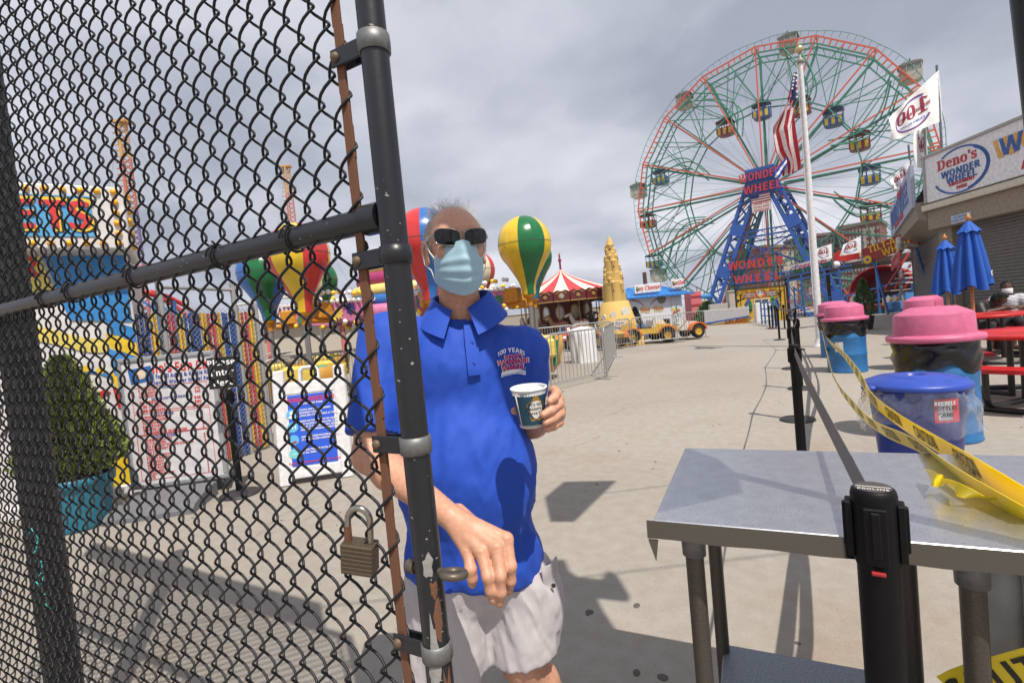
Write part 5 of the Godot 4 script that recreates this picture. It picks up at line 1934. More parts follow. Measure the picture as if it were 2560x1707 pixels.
# ---------------------------------------------------------------- left side, seen through the gate
func make_left_side():
	var white = mt("booth panel white", rgb(216, 214, 214), 0.55)
	var ink = mt("ink black")
	var redp = mt("print red", rgb(198, 44, 44), 0.6, 0.0, "")
	var bluep = mt("print blue", rgb(52, 66, 150), 0.6, 0.0, "")
	var yel = mt("paint yellow", rgb(232, 200, 66), 0.5)
	var s: SurfaceTool
	# ---- ticket booth
	var c = Vector3(-3.823, 0, -5.124)
	var dirx = Vector3(0.838, 0, -0.545)
	var f = along(c - dirx * 2.4, c)
	var L = 2.4
	var t = thing("ticket_booth", "white ticket booth with yellow and blue painted panels behind the shrub", "booth", f.origin)
	t.basis = f.basis
	s = mb()
	box(s, at(Vector3(L / 2, 1.25, -0.9)), Vector3(L, 2.5, 1.8), 0.01)
	obj("wall", s, white, t)
	s = mb()
	box(s, at(Vector3(L / 2, 0.06, 0.02)), Vector3(L + 0.06, 0.12, 0.06), 0.01)
	obj("plinth", s, white, t)
	s = mb()
	prism(s, [Vector2(0, 1.95), Vector2(1.75, 1.95), Vector2(1.82, 2.1), Vector2(1.75, 2.42), Vector2(0, 2.42)], 0.012, at(Vector3(0, 0, 0.008)))
	obj("yellow_panel", s, mt("panel yellow", rgb(226, 206, 104), 0.5), t)
	s = mb()
	prism(s, [Vector2(1.84, 2.1), Vector2(1.9, 1.8), Vector2(2.38, 1.75), Vector2(2.38, 2.42), Vector2(1.77, 2.42)], 0.012, at(Vector3(0, 0, 0.008)))
	obj("blue_panel", s, mt("panel sky", rgb(48, 132, 200), 0.5), t)
	letters("WONDER\nWHEEL", 0.27, redp, t, at(Vector3.ZERO), Vector3(1.18, 2.18, 0.02), "bold", 0.95, 0.006, HORIZONTAL_ALIGNMENT_CENTER, 0.0, -6.0)
	s = mb()
	sheet(s, 14, 3, func(u, v): return Vector3(1.35 + u * 0.95, 1.55 + v * 0.14 + 0.09 * sin(u * 5.0 + 0.6), 0.012), 0.006)
	obj("yellow_ribbon", s, mt("panel yellow"), t)
	for q in [[1.65, 1.80, "panel sky"], [1.5, 1.65, "swoosh yellow"], [1.22, 1.5, "swoosh blue"], [1.1, 1.22, "swoosh yellow"], [0.9, 1.1, "swoosh red"]]:
		s = mb()
		prism(s, [Vector2(2.20 - (1.8 - q[0]) * 0.02, q[0]), Vector2(2.395, q[0] - 0.12), Vector2(2.395, q[1] - 0.12), Vector2(2.16, q[1])], 0.012, at(Vector3(0, 0, 0.008)))
		obj("swoosh", s, mt(q[2], {"panel sky": rgb(48, 132, 200), "swoosh yellow": rgb(232, 196, 40), "swoosh blue": rgb(70, 140, 210), "swoosh red": rgb(200, 40, 44)}[q[2]], 0.5), t)
	# painted wheel: arcs and dots
	s = mb()
	prism(s, arc_poly(0.36, 0.385, 0.2, 2.7, 24, 1.0, Vector2(1.92, 0.92)), 0.008, at(Vector3(0, 0, 0.006)))
	obj("painted_arc", s, mt("panel sky"), t)
	for k in 9:
		s = mb()
		var a = 0.25 + k * 0.3
		prism(s, ring_poly(0.034, 10, 1.0, Vector2(1.92 + cos(a) * 0.40, 0.92 + sin(a) * 0.40)), 0.01, at(Vector3(0, 0, 0.008)))
		obj("painted_dot", s, mt("swoosh yellow"), t)
	for k in 9:
		s = mb()
		prism(s, ring_poly(0.055, 12, 1.1, Vector2(1.30 + 0.02 * sin(k * 1.7), 1.52 - k * 0.085)), 0.01, at(Vector3(0, 0, 0.006)))
		var o = obj("painted_bead", s, ink, t)
		s = mb()
		prism(s, ring_poly(0.044, 12, 1.1, Vector2(1.30 + 0.02 * sin(k * 1.7), 1.52 - k * 0.085)), 0.01, at(Vector3(0, 0, 0.010)))
		obj("bead_face", s, mt("swoosh yellow") if k % 3 < 2 else white, o)
	s = mb()
	prism(s, [Vector2(1.9, 1.0), Vector2(2.1, 1.1), Vector2(2.14, 1.06), Vector2(1.94, 0.95)], 0.01, at(Vector3(0, 0, 0.008)))
	prism(s, [Vector2(1.84, 0.9), Vector2(1.98, 0.86), Vector2(2.02, 0.66), Vector2(1.98, 0.64), Vector2(1.95, 0.82), Vector2(1.84, 0.86)], 0.01, at(Vector3(0, 0, 0.008)))
	obj("painted_mark", s, mt("swoosh red"), t)
	s = mb()
	prism(s, [Vector2(1.95, 0.12), Vector2(2.39, 0.12), Vector2(2.39, 0.6), Vector2(2.2, 0.66), Vector2(2.0, 0.45)], 0.01, at(Vector3(0, 0, 0.006)))
	obj("painted_patch", s, mt("swoosh yellow"), t)
	# lit-bulb sign box on top
	var b = thing("tickets_sign", "white box sign reading TICKETS edged with yellow bulbs", "sign", f * Vector3(0, 2.44, 0.16))
	b.basis = f.basis
	s = mb()
	box(s, at(Vector3(L / 2, 0.3, -0.4)), Vector3(L + 0.12, 0.6, 1.0), 0.015)
	obj("box", s, white, b)
	s = mb()
	box(s, at(Vector3(L / 2 - 0.06, 0.305, 0.105)), Vector3(L - 0.28, 0.38, 0.012), 0.003)
	var pn = obj("panel", s, mt("panel light blue", rgb(88, 168, 222), 0.4), b)
	letters("TICKETS", 0.46, ink, pn, at(Vector3.ZERO), Vector3(1.5, 0.31, 0.113), "bold", 0.86, 0.004)
	letters("TICKETS", 0.44, yel, pn, at(Vector3.ZERO), Vector3(1.5, 0.31, 0.118), "bold", 0.87, 0.006)
	letters("TICKETS", 0.36, redp, pn, at(Vector3.ZERO), Vector3(1.5, 0.31, 0.124), "bold", 1.03, 0.006)
	var bm = mb()
	lathe(bm, [Vector2(0.027, 0.0), Vector2(0.029, 0.015), Vector2(0.022, 0.03), Vector2(0.0, 0.037)], 12, at(Vector3.ZERO, Basis(Vector3.RIGHT, PI / 2)))
	var bulb = mesh_of(bm)
	var amber = mt("bulb amber", rgb(232, 168, 24), 0.2, 0.0, "")
	for k in 19:
		put("bulb", bulb, amber, b, at(Vector3(L - 0.02 - k * 0.125, 0.55, 0.1)))
		put("bulb", bulb, amber, b, at(Vector3(L - 0.02 - k * 0.125, 0.055, 0.1)))
	for k in 4:
		put("bulb", bulb, amber, b, at(Vector3(L - 0.02, 0.15 + k * 0.1, 0.1)))
	for k in 5:
		for z in [0.0, -0.16]:
			put("bulb", bulb, amber, b, at(Vector3(L + 0.06, 0.06 + k * 0.12, z), Basis(Vector3.UP, PI / 2)))
	# ---- teal planter with a cone shrub
	var pc = Vector3(-3.775, 0, -4.183)
	var pot = thing("planter_pot", "ribbed teal plastic planter pot holding the shrub", "planter", pc)
	s = mb()
	var pr = [Vector2(0, 0.0), Vector2(0.185, 0.0)]
	for k in 15:
		var y = 0.02 + k * 0.022
		var r = 0.187 + y * 0.16
		pr.append(Vector2(r, y)); pr.append(Vector2(r + 0.004, y + 0.011))
	pr += [Vector2(0.245, 0.36), Vector2(0.262, 0.365), Vector2(0.27, 0.44), Vector2(0.255, 0.445), Vector2(0.24, 0.40), Vector2(0.0, 0.40)]
	lathe(s, pr, 36)
	obj("pot", s, mt("teal plastic", rgb(38, 120, 146), 0.42, 0.0, "mottle", 3.0), pot)
	s = mb()
	lathe(s, [Vector2(0.24, 0.405), Vector2(0.1, 0.425), Vector2(0, 0.43)], 20)
	obj("soil", s, mt("soil", rgb(58, 46, 38), 0.95, 0.0, "grain", 6.0), pot)
	conifer("cone_shrub", "dense cone-shaped evergreen shrub growing in the teal pot", pc + Vector3(0, 0.42, 0), 1.0, 0.36, 61, rgb(112, 128, 50), "shrub ", 11000)
	# ---- price board
	var bl = Vector3(-3.736, 0.134, -4.72)
	var br = Vector3(-2.89, 0.183, -4.86)
	f = along(bl, br)
	f.origin.y = 0.13
	var W = Vector2(br.x - bl.x, br.z - bl.z).length()
	t = thing("price_board", "grey framed price board headed Deno's Fun Card on a grey base", "sign", f.origin)
	t.basis = f.basis
	s = mb()
	box(s, at(Vector3(W / 2, 0.62, 0)), Vector3(W, 1.25, 0.03), 0.004)
	obj("panel", s, mt("poster white", rgb(218, 216, 220), 0.4), t)
	for q in [[Vector3(W / 2, 1.23, 0.012), Vector3(W, 0.04, 0.035)], [Vector3(W / 2, 0.02, 0.012), Vector3(W, 0.04, 0.035)], [Vector3(0.02, 0.625, 0.012), Vector3(0.04, 1.17, 0.035)], [Vector3(W - 0.02, 0.625, 0.012), Vector3(0.04, 1.17, 0.035)]]:
		s = mb()
		box(s, at(q[0]), q[1], 0.006)
		obj("frame_bar", s, mt("anodised", rgb(176, 180, 186), 0.35, 0.4, "mottle", 4.0), t)
	var I = at(Vector3.ZERO)
	s = mb()
	box(s, at(Vector3(0.2, 1.08, 0.018), Basis(Vector3.BACK, 0.12)), Vector3(0.2, 0.14, 0.003))
	obj("card_picture", s, mt("card blue", rgb(54, 116, 196), 0.4, 0.0, "grain", 10.0), t)
	s = mb()
	prism(s, ring_poly(0.045, 16, 1.0, Vector2(0.2, 1.085)), 0.003, at(Vector3(0, 0, 0.021)))
	obj("card_badge", s, mt("card badge", rgb(224, 206, 180), 0.5), t)
	letters("Deno's Fun Card", 0.125, redp, t, I, Vector3(W * 0.62, 1.125, 0.018), "bold", 0.72, 0.002)
	letters("Good for all Adult & Kiddie Rides\nat Deno's Wonder Wheel Park", 0.052, bluep, t, I, Vector3(W * 0.62, 1.02, 0.018), "bold", 0.8, 0.002, HORIZONTAL_ALIGNMENT_CENTER, 0.0, -2.0)
	letters("PACKAGES", 0.032, bluep, t, I, Vector3(W * 0.5, 0.945, 0.018), "bold", 1.0, 0.002)
	letters("DISCOUNT PACKAGES", 0.032, bluep, t, I, Vector3(W * 0.5, 0.84, 0.018), "bold", 1.0, 0.002)
	letters("ADULT RIDES", 0.032, bluep, t, I, Vector3(W * 0.4, 0.69, 0.018), "bold", 1.0, 0.002)
	letters("KIDDIE RIDES", 0.032, bluep, t, I, Vector3(W * 0.4, 0.48, 0.018), "bold", 1.0, 0.002)
	letters("5 CREDITS\n10 CREDITS\n20 CREDITS", 0.03, redp, t, I, Vector3(0.16, 0.905, 0.018), "bold", 1.0, 0.002, HORIZONTAL_ALIGNMENT_LEFT, 0.0, -4.0)
	letters("$5\n$10\n$20", 0.03, redp, t, I, Vector3(W - 0.16, 0.905, 0.018), "bold", 1.0, 0.002, HORIZONTAL_ALIGNMENT_RIGHT, 0.0, -4.0)
	letters("50 CREDITS\n100 CREDITS\n150 CREDITS", 0.037, redp, t, I, Vector3(0.16, 0.775, 0.018), "bold", 1.0, 0.002, HORIZONTAL_ALIGNMENT_LEFT, 0.0, -4.0)
	letters("$45\n$80\n$100", 0.037, redp, t, I, Vector3(W - 0.16, 0.775, 0.018), "bold", 1.0, 0.002, HORIZONTAL_ALIGNMENT_RIGHT, 0.0, -4.0)
	letters("WONDER WHEEL\nSPOOK-A-RAMA\nTHE ZIPPERS\nSANDSTORM\nBUMPER CARS\nTHUNDERBOLT MUSIC RIDE", 0.029, redp, t, I, Vector3(0.16, 0.60, 0.018), "bold", 1.0, 0.002, HORIZONTAL_ALIGNMENT_LEFT, 0.0, -5.0)
	letters("10\n8\n8\n8\n8\n8", 0.029, redp, t, I, Vector3(W - 0.16, 0.60, 0.018), "bold", 1.0, 0.002, HORIZONTAL_ALIGNMENT_RIGHT, 0.0, -5.0)
	letters("SAMBA BALLOON\nTILT-A-WHIRL\nSEA SERPENT ROLLER COASTER\nBEACH BUGGY\nBIG CARS\nLOST AND FOUND\nPIRATE BOATS\nSPEEDWAY\nMOTORCYCLES\nFIRE TRUCKS\nCAROUSEL\nDIZZY DRAGONS\nJETS", 0.029, redp, t, I, Vector3(0.16, 0.275, 0.018), "bold", 1.0, 0.002, HORIZONTAL_ALIGNMENT_LEFT, 0.0, -5.0)
	letters("5\n5\n5\n5\n5\n5\n5\n5\n5\n5\n5\n5\n5", 0.029, redp, t, I, Vector3(W - 0.16, 0.275, 0.018), "bold", 1.0, 0.002, HORIZONTAL_ALIGNMENT_RIGHT, 0.0, -5.0)
	for q in [[0.73, 0.96], [0.51, 0.71], [0.075, 0.50]]:
		s = mb()
		for e in [[Vector3(W / 2, q[0], 0.017), Vector3(W - 0.2, 0.004, 0.002)], [Vector3(W / 2, q[1], 0.017), Vector3(W - 0.2, 0.004, 0.002)], [Vector3(0.1, (q[0] + q[1]) / 2, 0.017), Vector3(0.004, q[1] - q[0], 0.002)], [Vector3(W - 0.1, (q[0] + q[1]) / 2, 0.017), Vector3(0.004, q[1] - q[0], 0.002)]]:
			box(s, at(e[0]), e[1])
		stuff(obj("ruled_border", s, redp, t))
	# moulded base
	s = mb()
	for k in 2:
		var z0 = 0.10 if k == 0 else -0.10
		var z1 = 0.62 if k == 0 else -0.5
		prism(s, [Vector2(z0, -0.02), Vector2(z0, 0.0), Vector2(z1 * 0.55, -0.01), Vector2(z1 * 0.9, -0.055), Vector2(z1, -0.09), Vector2(z1, -0.13), Vector2(z0, -0.13)], W * 0.82, at(Vector3(W / 2, 0, 0), Basis(Vector3(0, 0, 1), Vector3.UP, Vector3(-1, 0, 0))))
	box(s, at(Vector3(W / 2, -0.07, 0)), Vector3(W * 0.6, 0.1, 0.24), 0.02)
	obj("base", s, mt("moulded grey", rgb(112, 114, 120), 0.5, 0.0, "mottle", 3.0), t)
	s = mb()
	for x in [W * 0.25, W * 0.75]:
		box(s, at(Vector3(x, -0.03, -0.03)), Vector3(0.06, 0.16, 0.04), 0.004)
	obj("spring_bracket", s, mt("dark bracket", rgb(46, 46, 48), 0.6), t)
	# ---- stanchion with a sign frame
	var sp = Vector3(-2.694, 0, -4.668)
	var ss = stanchion("black stanchion carrying the Please Enter Here sign", sp, 0.5)
	var es = thing("enter_here_sign", "black sign reading Please Enter Here on a stanchion top", "sign", sp + Vector3(-0.015, 1.165, 0.03))
	es.rotation.y = 0.42
	s = mb()
	box(s, at(Vector3.ZERO), Vector3(0.23, 0.29, 0.016), 0.003)
	box(s, at(Vector3(0, -0.165, 0)), Vector3(0.06, 0.04, 0.02), 0.003)
	obj("plate", s, mt("sign black", rgb(26, 26, 28), 0.5), es)
	letters("Please\nEnter\nHere", 0.074, mt("sign lettering white", rgb(226, 226, 228), 0.5, 0.0, ""), es, I, Vector3(0, 0.0, 0.0095), "bold", 1.0, 0.002, HORIZONTAL_ALIGNMENT_CENTER, 0.0, 3.0)
	# ---- white A-frame board
	bl = Vector3(-2.366, 0, -4.779)
	br = Vector3(-1.696, 0, -4.922)
	f = along(bl, br)
	W = bl.distance_to(br)
	t = thing("a_frame_sign", "white plastic A-frame sign with a blue safety poster", "sign", bl)
	t.basis = f.basis
	var wp = mt("white plastic", rgb(224, 224, 226), 0.4, 0.0, "mottle", 2.0)
	for k in 2:
		var lean = Basis(Vector3.RIGHT, -0.14 if k == 0 else 0.14)
		var x = Transform3D(lean, Vector3(0, 0, 0 if k == 0 else -0.34))
		s = mb()
		box(s, x * at(Vector3(0.055, 0.56, 0)), Vector3(0.11, 1.12, 0.045), 0.01)
		box(s, x * at(Vector3(W - 0.055, 0.56, 0)), Vector3(0.11, 1.12, 0.045), 0.01)
		box(s, x * at(Vector3(W / 2, 0.93, 0)), Vector3(W - 0.22, 0.12, 0.045), 0.01)
		box(s, x * at(Vector3(W / 2, 0.11, 0)), Vector3(W - 0.22, 0.11, 0.045), 0.01)
		tube(s, [x * Vector3(W / 2 - 0.085, 0.98, 0), x * Vector3(W / 2 - 0.08, 1.1, 0), x * Vector3(W / 2 - 0.05, 1.13, 0), x * Vector3(W / 2 + 0.05, 1.13, 0), x * Vector3(W / 2 + 0.08, 1.1, 0), x * Vector3(W / 2 + 0.085, 0.98, 0)], 0.019, 10)
		obj("frame", s, wp, t)
		s = mb()
		box(s, x * at(Vector3(W / 2, 0.52, 0.0)), Vector3(W - 0.2, 0.74, 0.03))
		var board = obj("board", s, wp, t)
		if k == 0:
			s = mb()
			box(s, x * at(Vector3(W / 2, 0.52, 0.017)), Vector3(W - 0.26, 0.69, 0.004))
			obj("poster", s, mt("poster blue", rgb(42, 84, 196), 0.4, 0.0, ""), board)
			var wt = mt("sign lettering white")
			letters("WONDER WHEEL 100", 0.062, redp, board, x, Vector3(W / 2, 0.815, 0.0225), "bolditalic", 0.75, 0.002)
			letters("AMUSEMENT PARK", 0.026, wt, board, x, Vector3(W / 2, 0.775, 0.0225), "bold", 1.0, 0.002)
			letters("TICKETS AND FACE COVERINGS\nREQUIRED FOR ENTRY\n(AVAILABLE FOR PURCHASE AT TICKET BOOTHS)", 0.025, wt, board, x, Vector3(W * 0.34, 0.685, 0.0225), "bold", 0.8, 0.002, HORIZONTAL_ALIGNMENT_LEFT, 0.0, -2.0)
			letters("WHEN THE PARK FILLS TO THE CAPACITY LEVEL\nTHAT EXCEEDS CDC GUIDELINES, PLEASE WAIT\nIN LINE TO PURCHASE TICKETS AND WE WILL\nADMIT GUESTS WHEN APPROPRIATE", 0.025, wt, board, x, Vector3(W * 0.34, 0.56, 0.0225), "bold", 0.76, 0.002, HORIZONTAL_ALIGNMENT_LEFT, 0.0, -2.0)
			letters("HAND SANITIZER STATIONS ARE AVAILABLE\nAT ALL RIDES AND CONCESSIONS", 0.025, wt, board, x, Vector3(W * 0.34, 0.435, 0.0225), "bold", 0.78, 0.002, HORIZONTAL_ALIGNMENT_LEFT, 0.0, -2.0)
			letters("PLEASE PRACTICE SOCIAL DISTANCING\nAT ALL TIMES", 0.025, wt, board, x, Vector3(W * 0.34, 0.31, 0.0225), "bold", 0.8, 0.002, HORIZONTAL_ALIGNMENT_LEFT, 0.0, -2.0)
			letters("THANK YOU FOR BEING OUR GUEST! ALL OF US HERE", 0.024, redp, board, x, Vector3(W / 2, 0.205, 0.0225), "bold", 0.8, 0.002)
			for q in [[0.68, rgb(90, 170, 214)], [0.555, rgb(84, 172, 206)], [0.43, rgb(84, 166, 210)], [0.30, rgb(104, 188, 190)]]:
				s = mb()
				prism(s, ring_poly(0.05, 20, 1.0, Vector2(W * 0.235, q[0])), 0.003, x * at(Vector3(0, 0, 0.021)))
				var ic = obj("icon_disc", s, mt("icon " + str(q[1]), q[1], 0.5, 0.0, ""), board)
				s = mb()
				if q[0] > 0.6:
					prism(s, ring_poly(0.018, 12, 1.0, Vector2(W * 0.235, q[0] + 0.012)), 0.002, x * at(Vector3(0, 0, 0.0235)))
					prism(s, [Vector2(W * 0.235 - 0.035, q[0] - 0.036), Vector2(W * 0.235 + 0.035, q[0] - 0.036), Vector2(W * 0.235 + 0.015, q[0] - 0.01), Vector2(W * 0.235 - 0.015, q[0] - 0.01)], 0.002, x * at(Vector3(0, 0, 0.0235)))
				elif q[0] > 0.5:
					for e in [-0.025, 0.0, 0.025]: box(s, x * at(Vector3(W * 0.235 + e, q[0], 0.0235)), Vector3(0.009, 0.032, 0.002))
				elif q[0] > 0.4:
					prism(s, [Vector2(W * 0.235 - 0.04, q[0] - 0.03), Vector2(W * 0.235 + 0.03, q[0] - 0.034), Vector2(W * 0.235 + 0.02, q[0] - 0.005)], 0.002, x * at(Vector3(0, 0, 0.0235)))
				else:
					box(s, x * at(Vector3(W * 0.235, q[0] - 0.005, 0.0235)), Vector3(0.05, 0.004, 0.002))
				obj("icon_mark", s, wt if q[0] != 0.43 else mt("icon red", rgb(150, 60, 70), 0.6, 0.0, ""), ic)
	# ---- chain-link fence woven with coloured slats
	var fa = Vector3(-3.894, 0.94, -5.15) * Vector3(1, 0, 1)
	var fb = Vector3(-3.384, 0.642, -6.72) * Vector3(1, 0, 1)
	f = along(fa, fb)
	W = fa.distance_to(fb)
	t = thing("slat_fence", "chain-link fence woven with blue, yellow and red plastic slats", "fence", fa)
	t.basis = f.basis
	var seq = "bbbbyyggrryybbbbyyrryybbbbgyrryyg"
	var cm = {"b": mt("slat blue", rgb(32, 74, 150), 0.5, 0.0, "mottle", 3.0), "y": mt("slat yellow", rgb(226, 184, 40), 0.5, 0.0, "mottle", 3.0), "r": mt("slat red", rgb(196, 54, 62), 0.5, 0.0, "mottle", 3.0)}
	var sl = mb()
	tube(sl, [Vector3(0, 0.04, 0), Vector3(0, 1.84, 0)], 0.02, 8, true, 0.7)
	var slm = mesh_of(sl)
	var n = seq.length()
	rng.seed = 3
	for k in n:
		var ch = seq[k]
		if ch == "g": continue
		put("slat", slm, cm[ch], t, at(Vector3(W * (k + 0.5) / n, rng.randf_range(-0.02, 0.0), rng.randf_range(-0.006, 0.006))))
	var grey = mt("galvanised")
	for q in [[0.0, 1.95], [0.215, 2.2], [0.80, 2.2], [1.0, 1.95]]:
		s = mb()
		rod(s, Vector3(W * q[0], 0, 0), Vector3(W * q[0], q[1], 0), 0.032, 12)
		ball(s, Vector3(W * q[0], q[1], 0), 0.033, 10)
		obj("post", s, grey, t)
	s = mb()
	rod(s, Vector3(W * 0.215, 2.12, 0), Vector3(W * 0.80, 2.12, 0), 0.022, 10)
	obj("cross_pipe", s, grey, t)
	s = mb()
	var dm = 0.06
	var yy = 0.05
	var dn = int(W / dm)
	for k in range(-32, dn):
		for sg in [-1.0, 1.0]:
			var x0 = k * dm if sg > 0 else W - k * dm
			var x1 = x0 + sg * 1.85
			var p0 = Vector3(x0, 0.03, 0.018)
			var p1 = Vector3(x1, 1.88, 0.018)
			# clip to the fence
			var t0 = 0.0
			var t1 = 1.0
			if sg > 0:
				t0 = maxf(0.0, -x0 / (x1 - x0)); t1 = minf(1.0, (W - x0) / (x1 - x0))
			else:
				t0 = maxf(0.0, (x0 - W) / (x0 - x1)); t1 = minf(1.0, x0 / (x0 - x1))
			if t1 > t0: bar(s, p0.lerp(p1, t0), p0.lerp(p1, t1), 0.0032)
	stuff(obj("wire_mesh", s, grey, t))
	# ---- thrill-ride masts far away
	var bands = [mt("mast yellow", rgb(206, 160, 96), 0.6), mt("mast orange", rgb(192, 116, 92), 0.6), mt("mast purple", rgb(124, 94, 140), 0.6), mt("mast red", rgb(186, 96, 92), 0.6)]
	for q in [[Vector3(-39.721, 26.665, -55), "taller lattice ride mast in yellow, orange and purple bands", 0.5], [Vector3(-34.898, 30.673, -85), "shorter distant lattice ride mast above the balloons", 0.55]]:
		var tp: Vector3 = q[0]
		var m = thing("ride_mast", q[1], "mast", Vector3(tp.x, 0, tp.z), 0.0, "thrill ride masts")
		var segs = 14
		for k in segs:
			s = mb()
			var y0 = tp.y * k / segs
			var y1 = tp.y * (k + 1) / segs
			var w = float(q[2])
			for e in [Vector3(-w, 0, 0), Vector3(w, 0, 0), Vector3(0, 0, w)]:
				bar(s, e + Vector3(0, y0, 0), e + Vector3(0, y1, 0), 0.16)
			for j in 3:
				bar(s, Vector3(-w, lerpf(y0, y1, j / 3.0), 0), Vector3(w, lerpf(y0, y1, (j + 1) / 3.0), 0), 0.1)
				bar(s, Vector3(w, lerpf(y0, y1, j / 3.0), 0), Vector3(0, lerpf(y0, y1, (j + 1) / 3.0), w), 0.1)
				box(s, at(Vector3(-w - 0.35, lerpf(y0, y1, (j + 0.5) / 3.0), 0)), Vector3(0.6, 0.1, 0.1))
			obj("mast_section", s, bands[0] if k > 11 else bands[1] if k > 8 else bands[2] if k > 5 else bands[3], m)
		s = mb()
		box(s, at(Vector3(0, tp.y + 0.1, 0)), Vector3(1.6, 0.25, 1.2))
		obj("head", s, bands[0], m)
		for e in [Vector3(7, 4, 2), Vector3(11, 2, -3), Vector3(-6, 4, 2)]:
			s = mb()
			rod(s, Vector3(0, tp.y, 0), e, 0.03, 4)
			obj("guy_cable", s, mt("cable"), m)
	# ---- small coaster track beyond the slat fence
	t = thing("coaster_track", "red coaster track on blue supports beyond the slat fence", "ride", Vector3.ZERO)
	for o in [0.0, -0.5]:
		s = mb()
		tube(s, [Vector3(-10.536, 3.159, -14) + Vector3(0, 0, o), Vector3(-10.226, 3.218, -14) + Vector3(0, 0, o), Vector3(-10.149, 3.115, -14.5) + Vector3(0, 0, o), Vector3(-9.998, 2.863, -15) + Vector3(0, 0, o), Vector3(-9.463, 2.332, -15) + Vector3(0, 0, o), Vector3(-8.923, 1.824, -15) + Vector3(0, 0, o)], 0.07, 8)
		obj("rail", s, mt("ride red"), t)
	for p in [Vector3(-10.305, 3.148, -14.2), Vector3(-10.045, 3.024, -14.5), Vector3(-9.835, 2.728, -15)]:
		s = mb()
		truss(s, p + Vector3(0, -0.1, -0.25), Vector3(p.x, 0, p.z - 0.25), 0.5, 0.09, 0.4, Vector3.RIGHT)
		obj("support", s, mt("ride blue"), t)
	# ---- candy stall
	var ca = Vector3(-8.614, 1.416, -17.5) * Vector3(1, 0, 1)
	var cb = Vector3(-4.558, 1.25, -19.5) * Vector3(1, 0, 1)
	f = along(ca, cb)
	W = ca.distance_to(cb)
	t = thing("candy_stall", "closed candy stall with beige shutters and a white cotton candy fascia", "stall", ca)
	t.basis = f.basis
	s = mb()
	box(s, at(Vector3(W / 2, 1.15, -1.2)), Vector3(W, 2.3, 2.4))
	obj("wall", s, mt("stall beige", rgb(186, 178, 166), 0.8), t)
	s = mb()
	box(s, at(Vector3(W / 2, 2.42, 0.15)), Vector3(W + 0.4, 0.62, 0.5), 0.02)
	obj("fascia", s, white, t)
	letters("SWEETS", 0.42, mt("sweets maroon", rgb(120, 50, 84), 0.6), t, I, Vector3(0.95, 2.46, 0.41), "serifbold", 0.95, 0.02)
	letters("cotton candy     popcorn candy", 0.34, mt("teal letters", rgb(34, 140, 140), 0.6), t, I, Vector3(3.2, 2.30, 0.41), "bold", 0.95, 0.02)
	s = mb()
	tube(s, [Vector3(2.3, 2.6, 0.41), Vector3(2.6, 2.68, 0.41), Vector3(2.9, 2.66, 0.41)], [0.01, 0.03, 0.008], 6)
	obj("red_swash", s, redp, t)
	for k in 4:
		s = mb()
		box(s, at(Vector3(0.75 + k * 1.25, 1.45, 0.03)), Vector3(1.08, 1.05, 0.06), 0.01)
		obj("shutter", s, mt("shutter cream", rgb(206, 198, 184), 0.7, 0.0, "grain", 1.0), t)
		s = mb()
		box(s, at(Vector3(0.12 + k * 1.25, 1.35, 0.04)), Vector3(0.13, 1.3, 0.08))
		obj("pink_post", s, mt("stall pink"), t)
	s = mb()
	for k in 30:
		ball(s, Vector3(W * (k + 0.5) / 30, 2.76, 0.38), 0.035, 6)
	stuff(obj("bulb_row", s, mt("clear bulb"), t))
	# white pipework and a red cone on the roof
	t = thing("roof_pipework", "white pipe railing with a red cone figure above the candy stall", "railing", Vector3(-9.096, 2.309, -19) * Vector3(1, 0, 1))
	s = mb()
	for e in [[Vector3(-1.4, 2.98, 0), Vector3(0.3, 3.02, 0)], [Vector3(-0.6, 3.1, 0), Vector3(-0.2, 3.5, 0)], [Vector3(-0.2, 3.5, 0), Vector3(1.9, 3.45, 0)], [Vector3(0.3, 3.1, 0), Vector3(1.9, 3.05, 0)], [Vector3(1.9, 2.7, 0), Vector3(1.9, 3.5, 0)], [Vector3(-1.2, 0, -0.1), Vector3(-1.2, 3.0, -0.1)]]:
		rod(s, e[0], e[1], 0.05, 6)
	for k in 16:
		rod(s, Vector3(0.0 + k * 0.12, 3.1, 0), Vector3(0.0 + k * 0.12, 3.46, 0), 0.018, 4)
	obj("pipes", s, mt("pipe white", rgb(206, 202, 196), 0.6), t)
	s = mb()
	lathe(s, [Vector2(0.28, 2.9), Vector2(0.2, 3.2), Vector2(0.16, 3.7), Vector2(0.2, 3.75), Vector2(0.0, 3.8)], 12, at(Vector3(0.15, 0, 0.3)))
	obj("red_cone", s, redp, t)

